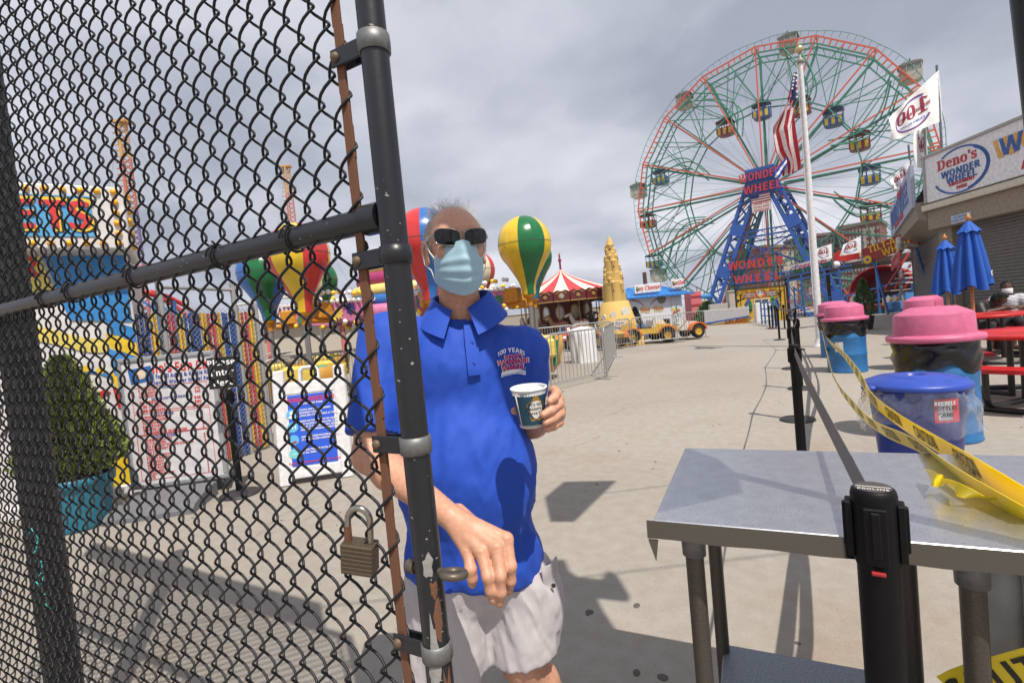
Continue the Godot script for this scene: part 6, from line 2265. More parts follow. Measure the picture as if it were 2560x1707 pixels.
# ---------------------------------------------------------------- bins
func drum_bin(label: String, where: Vector3, turn: float, sticker := false) -> Node3D:
	var t = thing("drum_bin", label, "trash bin", where, turn, "blue drums with pink domed lids")
	var s = mb()
	var pr = [Vector2(0, 0.0), Vector2(0.285, 0.0), Vector2(0.292, 0.012), Vector2(0.285, 0.03)]
	for y in [0.30, 0.58]:
		pr += [Vector2(0.285, y - 0.02), Vector2(0.294, y), Vector2(0.285, y + 0.02)]
	pr += [Vector2(0.285, 0.85), Vector2(0.0, 0.85)]
	lathe(s, pr, 40)
	obj("drum", s, mt("drum blue", rgb(44, 112, 172), 0.45, 0.0, "mottle", 2.0), t)
	# black liner folded over the rim, wrinkled
	s = mb()
	sheet(s, 90, 9, func(u, v):
		var a: float = u * TAU
		var y: float = lerpf(0.86, 0.63 + 0.035 * sin(a * 3.0 + 1.0) + 0.02 * sin(a * 7.0), v)
		var r: float = 0.297 + 0.012 * sin(v * 3.0) + 0.005 * sin(a * 5.0 + v * 8.0) + 0.004 * sin(a * 9.0 - v * 13.0 + sin(a * 4.0)) + 0.006 * sin(v * 9.0 + a * 2.0)
		return Vector3(cos(a) * r, y, sin(a) * r), 0.003)
	obj("bag", s, black_bag(), t)
	var pink = mt("pink plastic", rgb(206, 104, 142), 0.42, 0.0, "mottle", 2.0)
	s = mb()
	lathe(s, [Vector2(0.30, 0.865), Vector2(0.338, 0.862), Vector2(0.345, 0.875), Vector2(0.345, 0.90), Vector2(0.338, 0.912), Vector2(0.305, 0.918), Vector2(0.295, 0.925), Vector2(0.0, 0.925)], 44)
	obj("lid_rim", s, pink, t)
	s = mb()
	var n = 48
	var shell = func(a: float, k: int) -> Vector3:
		var lv: Array = [[1.0, 0.92], [0.985, 0.95], [0.965, 1.085], [0.94, 1.10], [0.60, 1.15], [0.55, 1.155], [0.0, 1.157]][k]
		var r = 0.292 * float(lv[0])
		var cc = cos(a)
		if cc > 0.0: r = minf(r, 0.165 * (1.0 if k < 4 else float(lv[0]) + 0.2) / cc)
		return Vector3(cos(a) * r, lv[1], sin(a) * r)
	for k in 6:
		s.set_smooth_group(1 if k < 3 else 2 if k < 5 else 3)
		for i in n:
			var a = TAU * i / n
			var b = TAU * (i + 1) / n
			quad(s, shell.call(a, k), shell.call(b, k), shell.call(b, k + 1), shell.call(a, k + 1))
	obj("dome", s, pink, t)
	s = mb()
	box(s, at(Vector3(0.168, 1.005, 0)), Vector3(0.012, 0.14, 0.30), 0.004)
	obj("flap", s, mt("pink flap", rgb(196, 88, 128), 0.45), t)
	if sticker:
		s = mb()
		sheet(s, 6, 2, func(u, v):
			var a: float = 2.55 + u * 0.42
			return Vector3(cos(a) * 0.288, 0.36 + v * 0.16, sin(a) * 0.288), 0.002)
		var st = obj("sticker", s, mt("sticker white", rgb(222, 222, 222), 0.5), t)
	return t

func black_bag() -> StandardMaterial3D:
	var m = mt("black bag", rgb(18, 19, 24), 0.2, 0.0, "")
	m.metallic_specular = 0.5
	return m

func make_bins():
	drum_bin("nearest blue drum with a large pink lid behind the blue recycling bin", Vector3(3.70, 0, -4.38), 0.15)
	drum_bin("middle blue drum with pink lid and black bag by the flagpole", Vector3(5.62, 0, -8.42), 0.25, true)
	drum_bin("far blue drum with pink lid half hidden behind the middle one", Vector3(6.737, -0.074, -10.4) * Vector3(1, 0, 1), 0.2)
	drum_bin("farthest pink lidded drum whose opening faces the tables", Vector3(6.569, 0.646, -7.9) * Vector3(1, 0, 1), -1.0)
	# ---- recycling bin with clear bag
	var t = thing("recycling_bin", "round dark blue recycling bin with lid and clear plastic bag", "recycling bin", Vector3(2.69, 0, -3.36))
	var blue = mt("bin blue", rgb(28, 54, 158), 0.38, 0.0, "mottle", 2.0)
	var s = mb()
	lathe(s, [Vector2(0, 0), Vector2(0.20, 0.0), Vector2(0.21, 0.02), Vector2(0.262, 0.64), Vector2(0.275, 0.645), Vector2(0.275, 0.69), Vector2(0.255, 0.69), Vector2(0.2, 0.05), Vector2(0, 0.04)], 44)
	obj("body", s, blue, t)
	s = mb()
	lathe(s, [Vector2(0.296, 0.685), Vector2(0.30, 0.69), Vector2(0.30, 0.712), Vector2(0.292, 0.722), Vector2(0.235, 0.745), Vector2(0.225, 0.75), Vector2(0.15, 0.756), Vector2(0.145, 0.762), Vector2(0.075, 0.766), Vector2(0.062, 0.764), Vector2(0.055, 0.72)], 48)
	var lid = obj("lid", s, mt("lid blue", rgb(44, 76, 178), 0.4, 0.0, "mottle", 2.0), t)
	s = mb()
	lathe(s, [Vector2(0.056, 0.735), Vector2(0.0, 0.735)], 24)
	obj("hole", s, mt("hole dark", rgb(12, 14, 26), 0.9, 0.0, ""), lid)
	for sg in [-1.0, 1.0]:
		s = mb()
		box(s, at(Vector3(sg * 0.315, 0.70, 0)), Vector3(0.05, 0.035, 0.10), 0.012)
		obj("lid_handle", s, mt("lid blue"), lid)
	s = mb()
	sheet(s, 110, 14, func(u, v):
		var a: float = u * TAU
		var y: float = lerpf(0.685, 0.43 + 0.03 * sin(a * 3.0) + 0.02 * sin(a * 5.0 + 1.0), v)
		var r: float = 0.285 + 0.05 * v + 0.012 * sin(a * 9.0 + v * 5.0) + 0.008 * sin(a * 17.0 - v * 8.0) + 0.01 * sin(a * 4.0 + v * 9.0)
		return Vector3(cos(a) * r, y, sin(a) * r), 0.002)
	var clear = StandardMaterial3D.new()
	clear.resource_name = "clear plastic film"
	clear.albedo_color = Color(0.7, 0.74, 0.8, 0.03)
	clear.transparency = BaseMaterial3D.TRANSPARENCY_ALPHA
	clear.roughness = 0.12
	obj("clear_bag", s, clear, t)
	s = mb()
	sheet(s, 14, 2, func(u, v):
		var a: float = 1.36 + (1.0 - u) * 0.55
		return Vector3(cos(a) * 0.268, 0.49 + v * 0.15, sin(a) * 0.268), 0.002)
	var lb = obj("label", s, mt("label red", rgb(196, 54, 66), 0.5, 0.0, ""), t)
	s = mb()
	sheet(s, 8, 2, func(u, v):
		var a: float = 1.54 + (1.0 - u) * 0.30
		return Vector3(cos(a) * 0.271, 0.505 + v * 0.12, sin(a) * 0.271), 0.002)
	obj("label_shield", s, mt("label grey", rgb(158, 160, 164), 0.5, 0.0, ""), lb)
	bent_letters("BOTTLES\nCANS", 0.035, mt("ink black"), lb, func(x, y):
		var a: float = 1.69 - x / 0.272
		return Vector3(cos(a) * 0.2735, 0.56 + y, sin(a) * 0.2735))
	bent_letters("RECYCLE", 0.03, mt("sign lettering white", rgb(226, 226, 228), 0.5, 0.0, ""), lb, func(x, y):
		var a: float = 1.69 - x / 0.272
		return Vector3(cos(a) * 0.2735, 0.612 + y, sin(a) * 0.2735))

# ---------------------------------------------------------------- steel table, belts and tape
func ribbon(called: String, label: String, cat: String, pts: Array, w: float, m: Material, tilt: Array, words := "", wm: Material = null) -> Node3D:
	# a strap through the points; tilt turns its width from upright towards level, per point
	var t = thing(called, label, cat, Vector3.ZERO)
	var cv = Curve3D.new()
	for i in pts.size():
		var tg: Vector3 = (pts[mini(i + 1, pts.size() - 1)] - pts[maxi(i - 1, 0)]) * 0.16
		cv.add_point(pts[i], -tg, tg)
	cv.bake_interval = 0.02
	var ln = cv.get_baked_length()
	var offs = []
	for q in pts: offs.append(cv.get_closest_offset(q))
	var frame = func(d: float) -> Transform3D:
		var p = cv.sample_baked(clampf(d, 0.0, ln))
		var q = cv.sample_baked(clampf(d + 0.03, 0.0, ln))
		var p0 = cv.sample_baked(clampf(d - 0.03, 0.0, ln))
		var x = (q - p0).normalized()
		var i = 0
		while i < offs.size() - 2 and d > offs[i + 1]: i += 1
		var tw = lerpf(tilt[i], tilt[i + 1], clampf((d - offs[i]) / maxf(offs[i + 1] - offs[i], 1e-4), 0.0, 1.0))
		var side = x.cross(Vector3.UP).normalized()
		var y = (side.cross(x) * cos(tw) + side * sin(tw)).normalized()
		return Transform3D(Basis(x, y, x.cross(y)), p)
	var s = mb()
	var n = maxi(12, int(ln / 0.06))
	sheet(s, n, 2, func(u, v):
		var fr: Transform3D = frame.call(u * ln)
		return fr * Vector3(0, (v - 0.5) * w, 0), 0.0012)
	obj("strap", s, m, t)
	if words != "":
		var d = minf(0.25, ln * 0.4)
		var step = w * 7.2
		while d < ln - 0.2:
			var dd = d
			for side in [0.0015, -0.0028]:
				bent_letters(words, w * 0.92, wm, t, func(x, y):
					var fr: Transform3D = frame.call(dd + x * (1.0 if side > 0 else -1.0))
					return fr * Vector3(0, y, side))
			d += step
	return t

func make_table_and_posts():
	# ---- table
	var fl = Vector3(0.281, 0.9, -1.119)
	var x = Vector3(0.9, 0, 0.436).normalized()
	var f = Transform3D(Basis(x, Vector3.UP, x.cross(Vector3.UP)), Vector3(fl.x, 0, fl.z))
	var t = thing("steel_table", "stainless steel work table with pipe legs beside the black stanchion", "table", f.origin)
	t.basis = f.basis
	var ss = StandardMaterial3D.new()
	ss.resource_name = "brushed stainless"
	ss.albedo_color = rgb(214, 216, 220)
	ss.metallic = 0.9
	ss.roughness = 0.33
	var im = noise_image(512, 0.02, 4, 0.92, 1.0, 71)
	var sp = noise_image(512, 0.2, 2, 0.0, 1.0, 72)
	rng.seed = 9
	for y in 512:
		for xx in 512:
			var v = im.get_pixel(xx, y).r
			var q = sp.get_pixel(xx, y).r
			if q > 0.80: v *= 0.72
			im.set_pixel(xx, y, Color(v, v, v * 1.01))
	ss.albedo_texture = as_tex(im)
	ss.uv1_triplanar = true
	ss.uv1_scale = Vector3(1.6, 1.6, 1.6)
	mats["stainless"] = ss
	var LT = 0.95
	var D = 0.61
	var s = mb()
	box(s, at(Vector3(LT / 2, 0.894, -D / 2)), Vector3(LT, 0.012, D), 0.002)
	obj("top", s, ss, t)
	var lip = StandardMaterial3D.new()
	lip.resource_name = "polished lip"
	lip.albedo_color = rgb(118, 116, 113)
	lip.metallic = 1.0
	lip.roughness = 0.12
	s = mb()
	sheet(s, 40, 4, func(u, v): return Vector3(-0.014 + u * (LT + 0.014), 0.9 - v * 0.040 + 0.0015 * sin(u * 31.0) * v, 0.0035 + 0.003 * v), 0.003)
	obj("front_lip", s, lip, t)
	s = mb()
	tri(s, Vector3(-0.014, 0.855, 0.0045), Vector3(0.008, 0.855, 0.0045), Vector3(0.0, 0.805, 0.003))
	tri(s, Vector3(-0.014, 0.855, 0.0), Vector3(0.0, 0.805, 0.0015), Vector3(0.008, 0.855, 0.0))
	obj("torn_corner", s, lip, t)
	s = mb()
	box(s, at(Vector3(0.004, 0.875, -D / 2)), Vector3(0.003, 0.036, D))
	box(s, at(Vector3(LT / 2, 0.875, -D + 0.004)), Vector3(LT, 0.036, 0.003))
	obj("side_lip", s, ss, t)
	s = mb()
	for z in [-0.06, -0.55]: box(s, at(Vector3(LT / 2, 0.868, z)), Vector3(LT - 0.06, 0.03, 0.05))
	obj("under_channel", s, mt("old galvanised", rgb(110, 108, 100), 0.6, 0.4, "grain", 5.0), t)
	var pipe = mt("stained pipe", rgb(98, 92, 84), 0.45, 0.45, "grain", 4.0)
	for q in [Vector2(0.075, -0.065), Vector2(0.075, -0.545), Vector2(0.575, -0.065), Vector2(0.575, -0.545)]:
		s = mb()
		rod(s, Vector3(q.x, 0.0, q.y), Vector3(q.x, 0.87, q.y), 0.0205, 16)
		var lg = obj("leg", s, pipe, t)
		s = mb()
		lathe(s, [Vector2(0.021, 0.80), Vector2(0.0265, 0.80), Vector2(0.0275, 0.86), Vector2(0.02, 0.86)], 18, at(Vector3(q.x, 0, q.y)))
		obj("socket", s, mt("dull zinc"), lg)
	s = mb()
	box(s, at(Vector3(0.325, 0.245, -D / 2)), Vector3(0.5, 0.02, D - 0.06), 0.004)
	obj("under_shelf", s, mt("galvanised shelf", rgb(150, 158, 168), 0.5, 0.45, "grain", 3.0), t)
	# ---- white box standing beyond the table's right legs
	var wb = thing("white_chest", "pale grey plastic chest standing under the table's right end", "chest", f * Vector3(0.665, 0, -0.34))
	wb.basis = f.basis
	s = mb()
	box(s, at(Vector3(0.26, 0.39, 0.0)), Vector3(0.44, 0.78, 0.40), 0.02)
	obj("body", s, mt("chest grey", rgb(186, 186, 184), 0.5), wb)
	s = mb()
	rod(s, Vector3(0.0, 0.0, 0.12), Vector3(0.0, 0.84, 0.12), 0.032, 16)
	obj("corner_post", s, mt("chest post", rgb(176, 178, 180), 0.5), wb)
	s = mb()
	box(s, at(Vector3(0.26, 0.805, 0.0)), Vector3(0.47, 0.05, 0.43), 0.015)
	obj("lid", s, mt("chest grey"), wb)
	# ---- belt stanchions in a row
	var row = [Vector3(0.607, 0, -0.865), Vector3(1.97, 0, -3.5), Vector3(3.05, 0, -5.45), Vector3(4.13, 0, -7.23), Vector3(5.16, 0, -9.28), Vector3(7.0, 0, -12.3), Vector3(8.35, 0, -15.6)]
	var nm = ["nearest black belt stanchion standing before the steel table", "second black belt stanchion, just beyond the steel table", "third belt stanchion, its base showing past the table", "fourth belt stanchion in the row, level with the recycling bin", "fifth belt stanchion in the row, left of the pink lidded bins", "sixth belt stanchion, close to the flagpole's foot", "seventh belt stanchion, farthest of the row by the flagpole"]
	for i in row.size():
		var st = stanchion(nm[i], row[i], 0.45 if i > 0 else -0.6, 1.03)
		if i == 0:
			s = mb()
			lathe(s, [Vector2(0.0285, 1.0305), Vector2(0.0, 1.0312)], 24)
			var cap = obj("cap_disc", s, mt("cap grey", rgb(74, 70, 68), 0.4), st)
			letters("PROLINE", 0.011, mt("cap print", rgb(190, 186, 178), 0.5, 0.0, ""), cap, at(Vector3(0, 1.0316, 0), Basis(Vector3.RIGHT, -PI / 2)), Vector3(0, -0.016, 0), "bold", 1.0, 0.0006)
			s = mb()
			box(s, at(Vector3(0, 1.0318, 0.004)), Vector3(0.05, 0.0008, 0.003))
			obj("cap_stripe", s, mt("cap print"), cap)
			s = mb()
			box(s, at(Vector3(0, 0.893, 0.041), Basis.IDENTITY), Vector3(0.02, 0.006, 0.008), 0.001)
			obj("red_latch", s, mt("latch red", rgb(180, 40, 46), 0.4), st)
	for i in row.size() - 1:
		var a: Vector3 = row[i] + Vector3(0, 0.985, 0)
		var b: Vector3 = row[i + 1] + Vector3(0, 0.985, 0)
		var d = (b - a).normalized() * 0.04
		ribbon("retractable_belt", "grey retractable belt stretched from the %s stanchion to the next" % ["nearest", "second", "third", "fourth", "fifth", "sixth"][i], "belt", [a + d, a.lerp(b, 0.5) - Vector3(0, 0.02, 0), b - d], 0.048, mt("belt grey", rgb(112, 108, 108), 0.7, 0.0, "cloth", 6.0), [0.1, 0.25, 0.1]).set_meta("group", "retractable belts")
	# ---- caution tape
	var tape = mt("tape yellow", rgb(236, 208, 34), 0.3, 0.0, "")
	var tink = mt("tape ink", rgb(40, 34, 22), 0.5, 0.0, "")
	ribbon("caution_tape", "upper yellow caution tape running from the flagpole past the bins", "tape", [Vector3(7.595, 0.966, -12.35), Vector3(5.407, 0.61, -8.6), Vector3(3.299, 0.74, -5), Vector3(2.274, 0.804, -3.3), Vector3(1.854, 0.797, -2.6), Vector3(1.568, 0.817, -2.05), Vector3(1.278, 0.869, -1.5), Vector3(1.121, 0.912, -1.25), Vector3(1.03, 0.935, -1.1), Vector3(1.002, 0.917, -0.98)], 0.07, tape, [0.1, 0.3, 0.1, -0.1, 0.1, 0.22, 0.28, 0.28, 0.3, 0.25], "CAUTION", tink)
	ribbon("caution_tape", "lower twisted yellow caution tape sagging over the steel table", "tape", [Vector3(7.573, 0.809, -12.3), Vector3(4.789, 0.33, -7.6), Vector3(2.958, 0.53, -4.6), Vector3(2.03, 0.665, -3), Vector3(1.549, 0.77, -2.15), Vector3(1.231, 0.874, -1.55), Vector3(1.007, 0.925, -1.15), Vector3(0.961, 0.924, -1.02), Vector3(0.949, 0.911, -0.93)], 0.066, tape, [0.1, -0.1, 0.2, 0.1, 0.4, 0.52, 0.55, 0.52, 0.5], "CAUTION", tink)
	ribbon("caution_tape", "yellow caution tape end in the bottom right corner", "tape", [Vector3(0.844, 0.524, -1), Vector3(0.868, 0.566, -0.97), Vector3(0.938, 0.628, -0.92), Vector3(1.049, 0.752, -0.8)], 0.078, tape, [0.1, -0.1, 0.0, 0.0], "CAUTION", tink)
	ribbon("caution_tape", "crumpled loose caution tape tail lying over the table", "tape", [Vector3(0.949, 0.925, -1.162), Vector3(0.897, 0.945, -1.08), Vector3(0.934, 0.93, -1.101), Vector3(0.9, 0.94, -1.026), Vector3(0.933, 0.925, -1.026), Vector3(0.959, 0.921, -1.01)], 0.03, tape, [0.4, -0.6, 0.9, -0.2, 1.2, 1.0], "", null)

# ---------------------------------------------------------------- red tables, parasols, visitors
func picnic(label: String, where: Vector3, turn: float):
	var t = thing("picnic_table", label, "table", where, turn, "red round picnic tables")
	var red = mt("table red", rgb(196, 34, 36), 0.38, 0.0, "mottle", 2.0)
	var blk = mt("tube black", rgb(24, 24, 26), 0.35, 0.0, "")
	var s = mb()
	lathe(s, [Vector2(0.0, 0.712), Vector2(0.60, 0.712), Vector2(0.61, 0.718), Vector2(0.61, 0.752), Vector2(0.60, 0.757), Vector2(0.03, 0.757), Vector2(0.03, 0.712)], 40)
	obj("top", s, red, t)
	for k in 4:
		var b = Basis(Vector3.UP, k * PI / 2)
		var x = at(Vector3.ZERO, b)
		s = mb()
		prism(s, arc_poly(0.70, 0.98, -0.58, 0.58, 14), 0.04, x * at(Vector3(0, 0.44, 0), Basis(Vector3.RIGHT, -PI / 2)))
		obj("seat", s, red, t)
		s = mb()
		tube(s, [x * Vector3(0.85, 0.42, 0), x * Vector3(0.85, 0.16, 0), x * Vector3(0.82, 0.09, 0), x * Vector3(0.74, 0.055, 0), x * Vector3(0.24, 0.055, 0)], 0.03, 10)
		obj("seat_leg", s, blk, t)
		s = mb()
		tube(s, [x * Vector3(0.24, 0.03, 0.0), x * Vector3(0.24, 0.71, 0.0)], 0.03, 10)
		obj("leg", s, blk, t)
	s = mb()
	var ring = []
	for k in 33: ring.append(Vector3(cos(TAU * k / 32) * 0.78, 0.03, sin(TAU * k / 32) * 0.78))
	tube(s, ring, 0.03, 10, false)
	obj("base_ring", s, blk, t)

func parasol(label: String, where: Vector3, h: float):
	var t = thing("closed_parasol", label, "parasol", where, 0.3, "closed blue parasols")
	var s = mb()
	rod(s, Vector3(0, 0.02, 0), Vector3(0, h - 0.1, 0), 0.024, 10)
	obj("pole", s, mt("parasol wood", rgb(186, 128, 76), 0.5), t)
	s = mb()
	lathe(s, [Vector2(0.02, h - 0.1), Vector2(0.04, h - 0.08), Vector2(0.045, h - 0.04), Vector2(0.02, h - 0.01), Vector2(0.012, h + 0.02), Vector2(0, h + 0.03)], 12)
	obj("finial", s, mt("parasol wood"), t)
	var blue = mt("parasol blue", rgb(26, 88, 184), 0.75, 0.0, "cloth", 6.0)
	s = mb()
	sheet(s, 96, 20, func(u, v):
		var a: float = u * TAU
		var y: float = h - 0.2 - v * (1.02 + 0.05 * sin(a * 4.0))
		var env: float = 0.09 + 0.17 * pow(v, 0.8)
		var fold: float = absf(sin(a * 4.0 + v * 0.5)) * 0.45 + 0.62
		return Vector3(cos(a) * env * fold, y, sin(a) * env * fold), 0.004)
	obj("canopy", s, blue, t)
	s = mb()
	sheet(s, 64, 5, func(u, v):
		var a: float = u * TAU
		var env: float = 0.03 + 0.13 * v * (0.8 + 0.3 * absf(sin(a * 4.0)))
		return Vector3(cos(a) * env, h - 0.11 - v * 0.2 + 0.03 * v * absf(cos(a * 4.0)), sin(a) * env), 0.004)
	obj("vent_cap", s, blue, t)
	bent_letters("O C", 0.12, mt("sign lettering white", rgb(226, 226, 228), 0.5, 0.0, ""), t, func(x, y):
		var a: float = 1.1 - x / 0.25
		return Vector3(cos(a) * 0.262, h - 1.0 + y, sin(a) * 0.262))

func make_seating():
	picnic("nearest red round picnic table at the right edge", Vector3(5.526, 0.271, -5.25) * Vector3(1, 0, 1), 0.3)
	picnic("farther red round picnic table where the visitors sit", Vector3(7.837, 0.117, -8.3) * Vector3(1, 0, 1), 0.5)
	parasol("larger closed blue parasol rising from the farther red table", Vector3(7.74, 0.528, -8.35) * Vector3(1, 0, 1), 2.42)
	parasol("smaller closed blue parasol left of the larger one", Vector3(9.307, 0.348, -10.6) * Vector3(1, 0, 1), 2.32)

# ---------------------------------------------------------------- flags
func flag_sheet(c: Array, amp: float, waves: float, sag: float) -> Callable:
	# c: top hoist, bottom hoist, top fly, bottom fly; u runs from hoist to fly, v from bottom to top
	var nrm: Vector3 = (c[2] - c[0]).cross(c[1] - c[0]).normalized()
	return func(u: float, v: float) -> Vector3:
		var p: Vector3 = (c[1] as Vector3).lerp(c[0], v).lerp((c[3] as Vector3).lerp(c[2], v), u)
		p += nrm * amp * sin(u * waves + v * 1.7) * (0.25 + u) + nrm * amp * 0.5 * sin(u * waves * 2.3 - v * 3.0) * u
		p += Vector3(0, -sag * sin(u * PI) , 0)
		return p

func park_flag(label: String, pole_a: Vector3, pole_b: Vector3, c: Array, amp: float, mirror := true):
	var t = thing("park_flag", label, "flag", pole_b, 0.0, "white park flags")
	var inv = t.transform.affine_inverse()
	var s = mb()
	rod(s, inv * pole_b, inv * pole_a, 0.035, 8)
	obj("pole", s, mt("pole grey", rgb(120, 124, 128), 0.4, 0.4), t)
	var f = flag_sheet(c, amp, 7.0, 0.0)
	s = mb()
	sheet(s, 26, 14, func(u, v): return inv * f.call(u, v), 0.006)
	var cl = obj("cloth", s, mt("flag cloth white", rgb(226, 224, 226), 0.8, 0.0, "cloth", 3.0), t)
	var nrm: Vector3 = (c[2] - c[0]).cross(c[1] - c[0]).normalized()
	if nrm.dot(Vector3(0, 1.38, 0) - c[0]) < 0.0: nrm = -nrm
	var put_on = func(q: Vector2, lift: float) -> Vector3:
		var uu = clampf(q.x, 0.0, 1.0)
		return inv * (f.call(uu, clampf(q.y, 0.0, 1.0)) + nrm * lift)
	var redm = mt("flag print red", rgb(150, 40, 66), 0.7, 0.0, "")
	var blum = mt("flag print blue", rgb(70, 100, 190), 0.7, 0.0, "")
	for k in 2:
		s = mb()
		for i in 40:
			var a0 = -2.6 + 4.9 * i / 40.0
			var a1 = -2.6 + 4.9 * (i + 1) / 40.0
			var r0 = 0.36 + 0.025 * k
			var r1 = 0.385 + 0.025 * k
			var pt = func(r, a): return put_on.call(Vector2(0.52 + cos(a) * r * 0.86, 0.5 + sin(a) * r), 0.012)
			quad(s, pt.call(r0, a0), pt.call(r1, a0), pt.call(r1, a1), pt.call(r0, a1))
		obj("print_ring", s, redm if k else blum, cl)
	var sg = 1.0 if mirror else -1.0
	bent_letters("100", 0.5, redm, cl, func(x, y): return put_on.call(Vector2(0.52 + sg * x * 0.7, 0.56 + y), 0.014), "serifbolditalic")
	bent_letters("WONDER WHEEL", 0.12, redm, cl, func(x, y): return put_on.call(Vector2(0.52 + sg * x * 0.66, 0.53 + y), 0.022), "bold")
	bent_letters("CONEY ISLAND", 0.085, blum, cl, func(x, y): return put_on.call(Vector2(0.52 + sg * x * 0.7, 0.27 + y), 0.014), "bold")

func make_flags():
	# ---- flagpole
	var base = Vector3(7.779, 0, -12.629)
	var topp = Vector3(7.736, 7.178, -12.55)
	var h = topp.y
	var t = thing("flagpole", "tall white flagpole with a gold ball top standing by the bins", "flagpole", base)
	var s = mb()
	lathe(s, [Vector2(0.17, 0.0), Vector2(0.17, 0.03), Vector2(0.12, 0.06), Vector2(0.11, 0.16), Vector2(0.095, 0.2)], 24)
	obj("base_collar", s, mt("pole white", rgb(226, 226, 228), 0.4), t)
	s = mb()
	tube(s, [Vector3(0, 0.1, 0), Vector3(0, h * 0.5, 0), Vector3(0, h - 0.12, 0)], [0.088, 0.075, 0.05], 20)
	obj("pole", s, mt("pole white"), t)
	s = mb()
	lathe(s, [Vector2(0.05, h - 0.14), Vector2(0.085, h - 0.12), Vector2(0.09, h - 0.04), Vector2(0.04, h), Vector2(0.03, h + 0.12)], 16)
	obj("truck", s, mt("truck grey", rgb(150, 148, 142), 0.5), t)
	s = mb()
	ball(s, Vector3(0, h + 0.22, 0), 0.095, 16)
	obj("ball", s, mt("gilt ball", rgb(196, 176, 128), 0.3, 0.6, ""), t)
	s = mb()
	rod(s, Vector3(-0.11, 1.2, 0.02), Vector3(-0.1, h - 0.1, 0.02), 0.008, 5)
	obj("halyard", s, mt("rope", rgb(200, 200, 198), 0.8, 0.0, ""), t)
	# ---- national flag hanging in folds: strips run down the cloth
	var us = thing("national_flag", "American flag hanging limp in folds from the white flagpole", "flag", Vector3(7.582, 6.819, -12.5))
	var inv = us.transform.affine_inverse()
	var L = [inv * Vector3(7.511, 6.787, -12.5), inv * Vector3(7.287, 6.055, -12.55), inv * Vector3(6.893, 5.486, -12.6), inv * Vector3(6.954, 4.968, -12.6), inv * Vector3(7.148, 4.614, -12.6), inv * Vector3(7.111, 4.38, -12.6)]
	var R = [inv * Vector3(7.601, 6.798, -12.5), inv * Vector3(7.533, 6.01, -12.5), inv * Vector3(7.505, 5.351, -12.5), inv * Vector3(7.489, 4.864, -12.5), inv * Vector3(7.474, 4.523, -12.5), inv * Vector3(7.455, 4.397, -12.5)]
	var lc = Curve3D.new()
	var rc = Curve3D.new()
	for i in L.size():
		lc.add_point(L[i]); rc.add_point(R[i])
	lc.bake_interval = 0.02
	rc.bake_interval = 0.02
	var ll = lc.get_baked_length()
	var rl = rc.get_baked_length()
	var cloth = func(u: float, v: float) -> Vector3:
		# u down the cloth, v across it
		var p = lc.sample_baked(u * ll).lerp(rc.sample_baked(u * rl), v)
		return p + Vector3(0.02 * sin(v * 9.0 + u * 5.0), 0.03 * sin(v * 14.0 + 1.0) * u, 0.11 * sin(v * 10.5 + u * 3.0) * minf(1.0, u * 4.0))
	for k in 13:
		for part in 2:
			var u0 = 0.0 if part == 0 else 0.36
			var u1 = 0.36 if part == 0 else 1.0
			if part == 0 and k >= 6: continue
			if part == 0: continue
			s = mb()
			sheet(s, 20, 2, func(u, v): return cloth.call(lerpf(u0 if k >= 6 else 0.17 + 0.03 * k, u1, u), (k + v) / 13.0), 0.004)
			obj("stripe", s, mt("flag red") if k % 2 == 0 else mt("flag white"), us)
	s = mb()
	sheet(s, 12, 10, func(u, v): return cloth.call(u * lerpf(0.17, 0.36, v), v), 0.004)
	var can = obj("canton", s, mt("flag blue"), us)
	rng.seed = 4
	for i in 5:
		for j in 5:
			s = mb()
			var cu = (i + 0.6) / 5.4
			var cvv = (j + 0.5) / 5.0
			var cen: Vector3 = cloth.call(cu * lerpf(0.17, 0.36, cvv), cvv) + Vector3(0, 0, 0.012)
			var st = []
			for k in 10:
				var a = PI / 2 + TAU * k / 10.0
				st.append(Vector2(cos(a), sin(a)) * (0.035 if k % 2 == 0 else 0.015))
			prism(s, st, 0.006, at(cen))
			obj("star", s, mt("flag white"), can)
	var bf = thing("blue_flag", "small blue and white flag hanging below the American flag", "flag", Vector3(7.119, 4.684, -12.5))
	var binv = bf.transform.affine_inverse()
	var fb = flag_sheet([binv * Vector3(7.185, 4.776, -12.5), binv * Vector3(7.2, 4.578, -12.5), binv * Vector3(6.849, 4.366, -12.6), binv * Vector3(7.024, 4.29, -12.6)], 0.03, 8.0, 0.0)
	for k in 3:
		s = mb()
		sheet(s, 12, 3, func(u, v): return fb.call(u, (k + v) / 3.0), 0.004)
		obj("band", s, mt("flag cloth white") if k == 1 else mt("flag bright blue", rgb(36, 66, 176), 0.7), bf)
	# ---- white park flags
	park_flag("large white park flag flying above the shop's sign", Vector3(14.577, 8.322, -16.5), Vector3(14.588, 3.585, -16.5), [Vector3(14.606, 8.153, -16.5), Vector3(14.65, 6.534, -16.5), Vector3(13.051, 6.83, -16.8), Vector3(13.082, 6.093, -16.8)], 0.13)
	park_flag("narrow white park flag furled below the large one", Vector3(15.771, 7.25, -18.5), Vector3(15.705, 4.791, -18.5), [Vector3(15.85, 7.098, -18.5), Vector3(15.804, 5.437, -18.5), Vector3(15.71, 7.052, -18.8), Vector3(15.621, 5.647, -18.8)], 0.12)
	park_flag("small white park flag lowest beside the shop's side sign", Vector3(15.949, 6.687, -19.5), Vector3(16.042, 4.254, -19.5), [Vector3(15.975, 6.134, -19.5), Vector3(16.054, 5.422, -19.5), Vector3(15.353, 5.449, -19.8), Vector3(15.452, 5.035, -19.8)], 0.10)
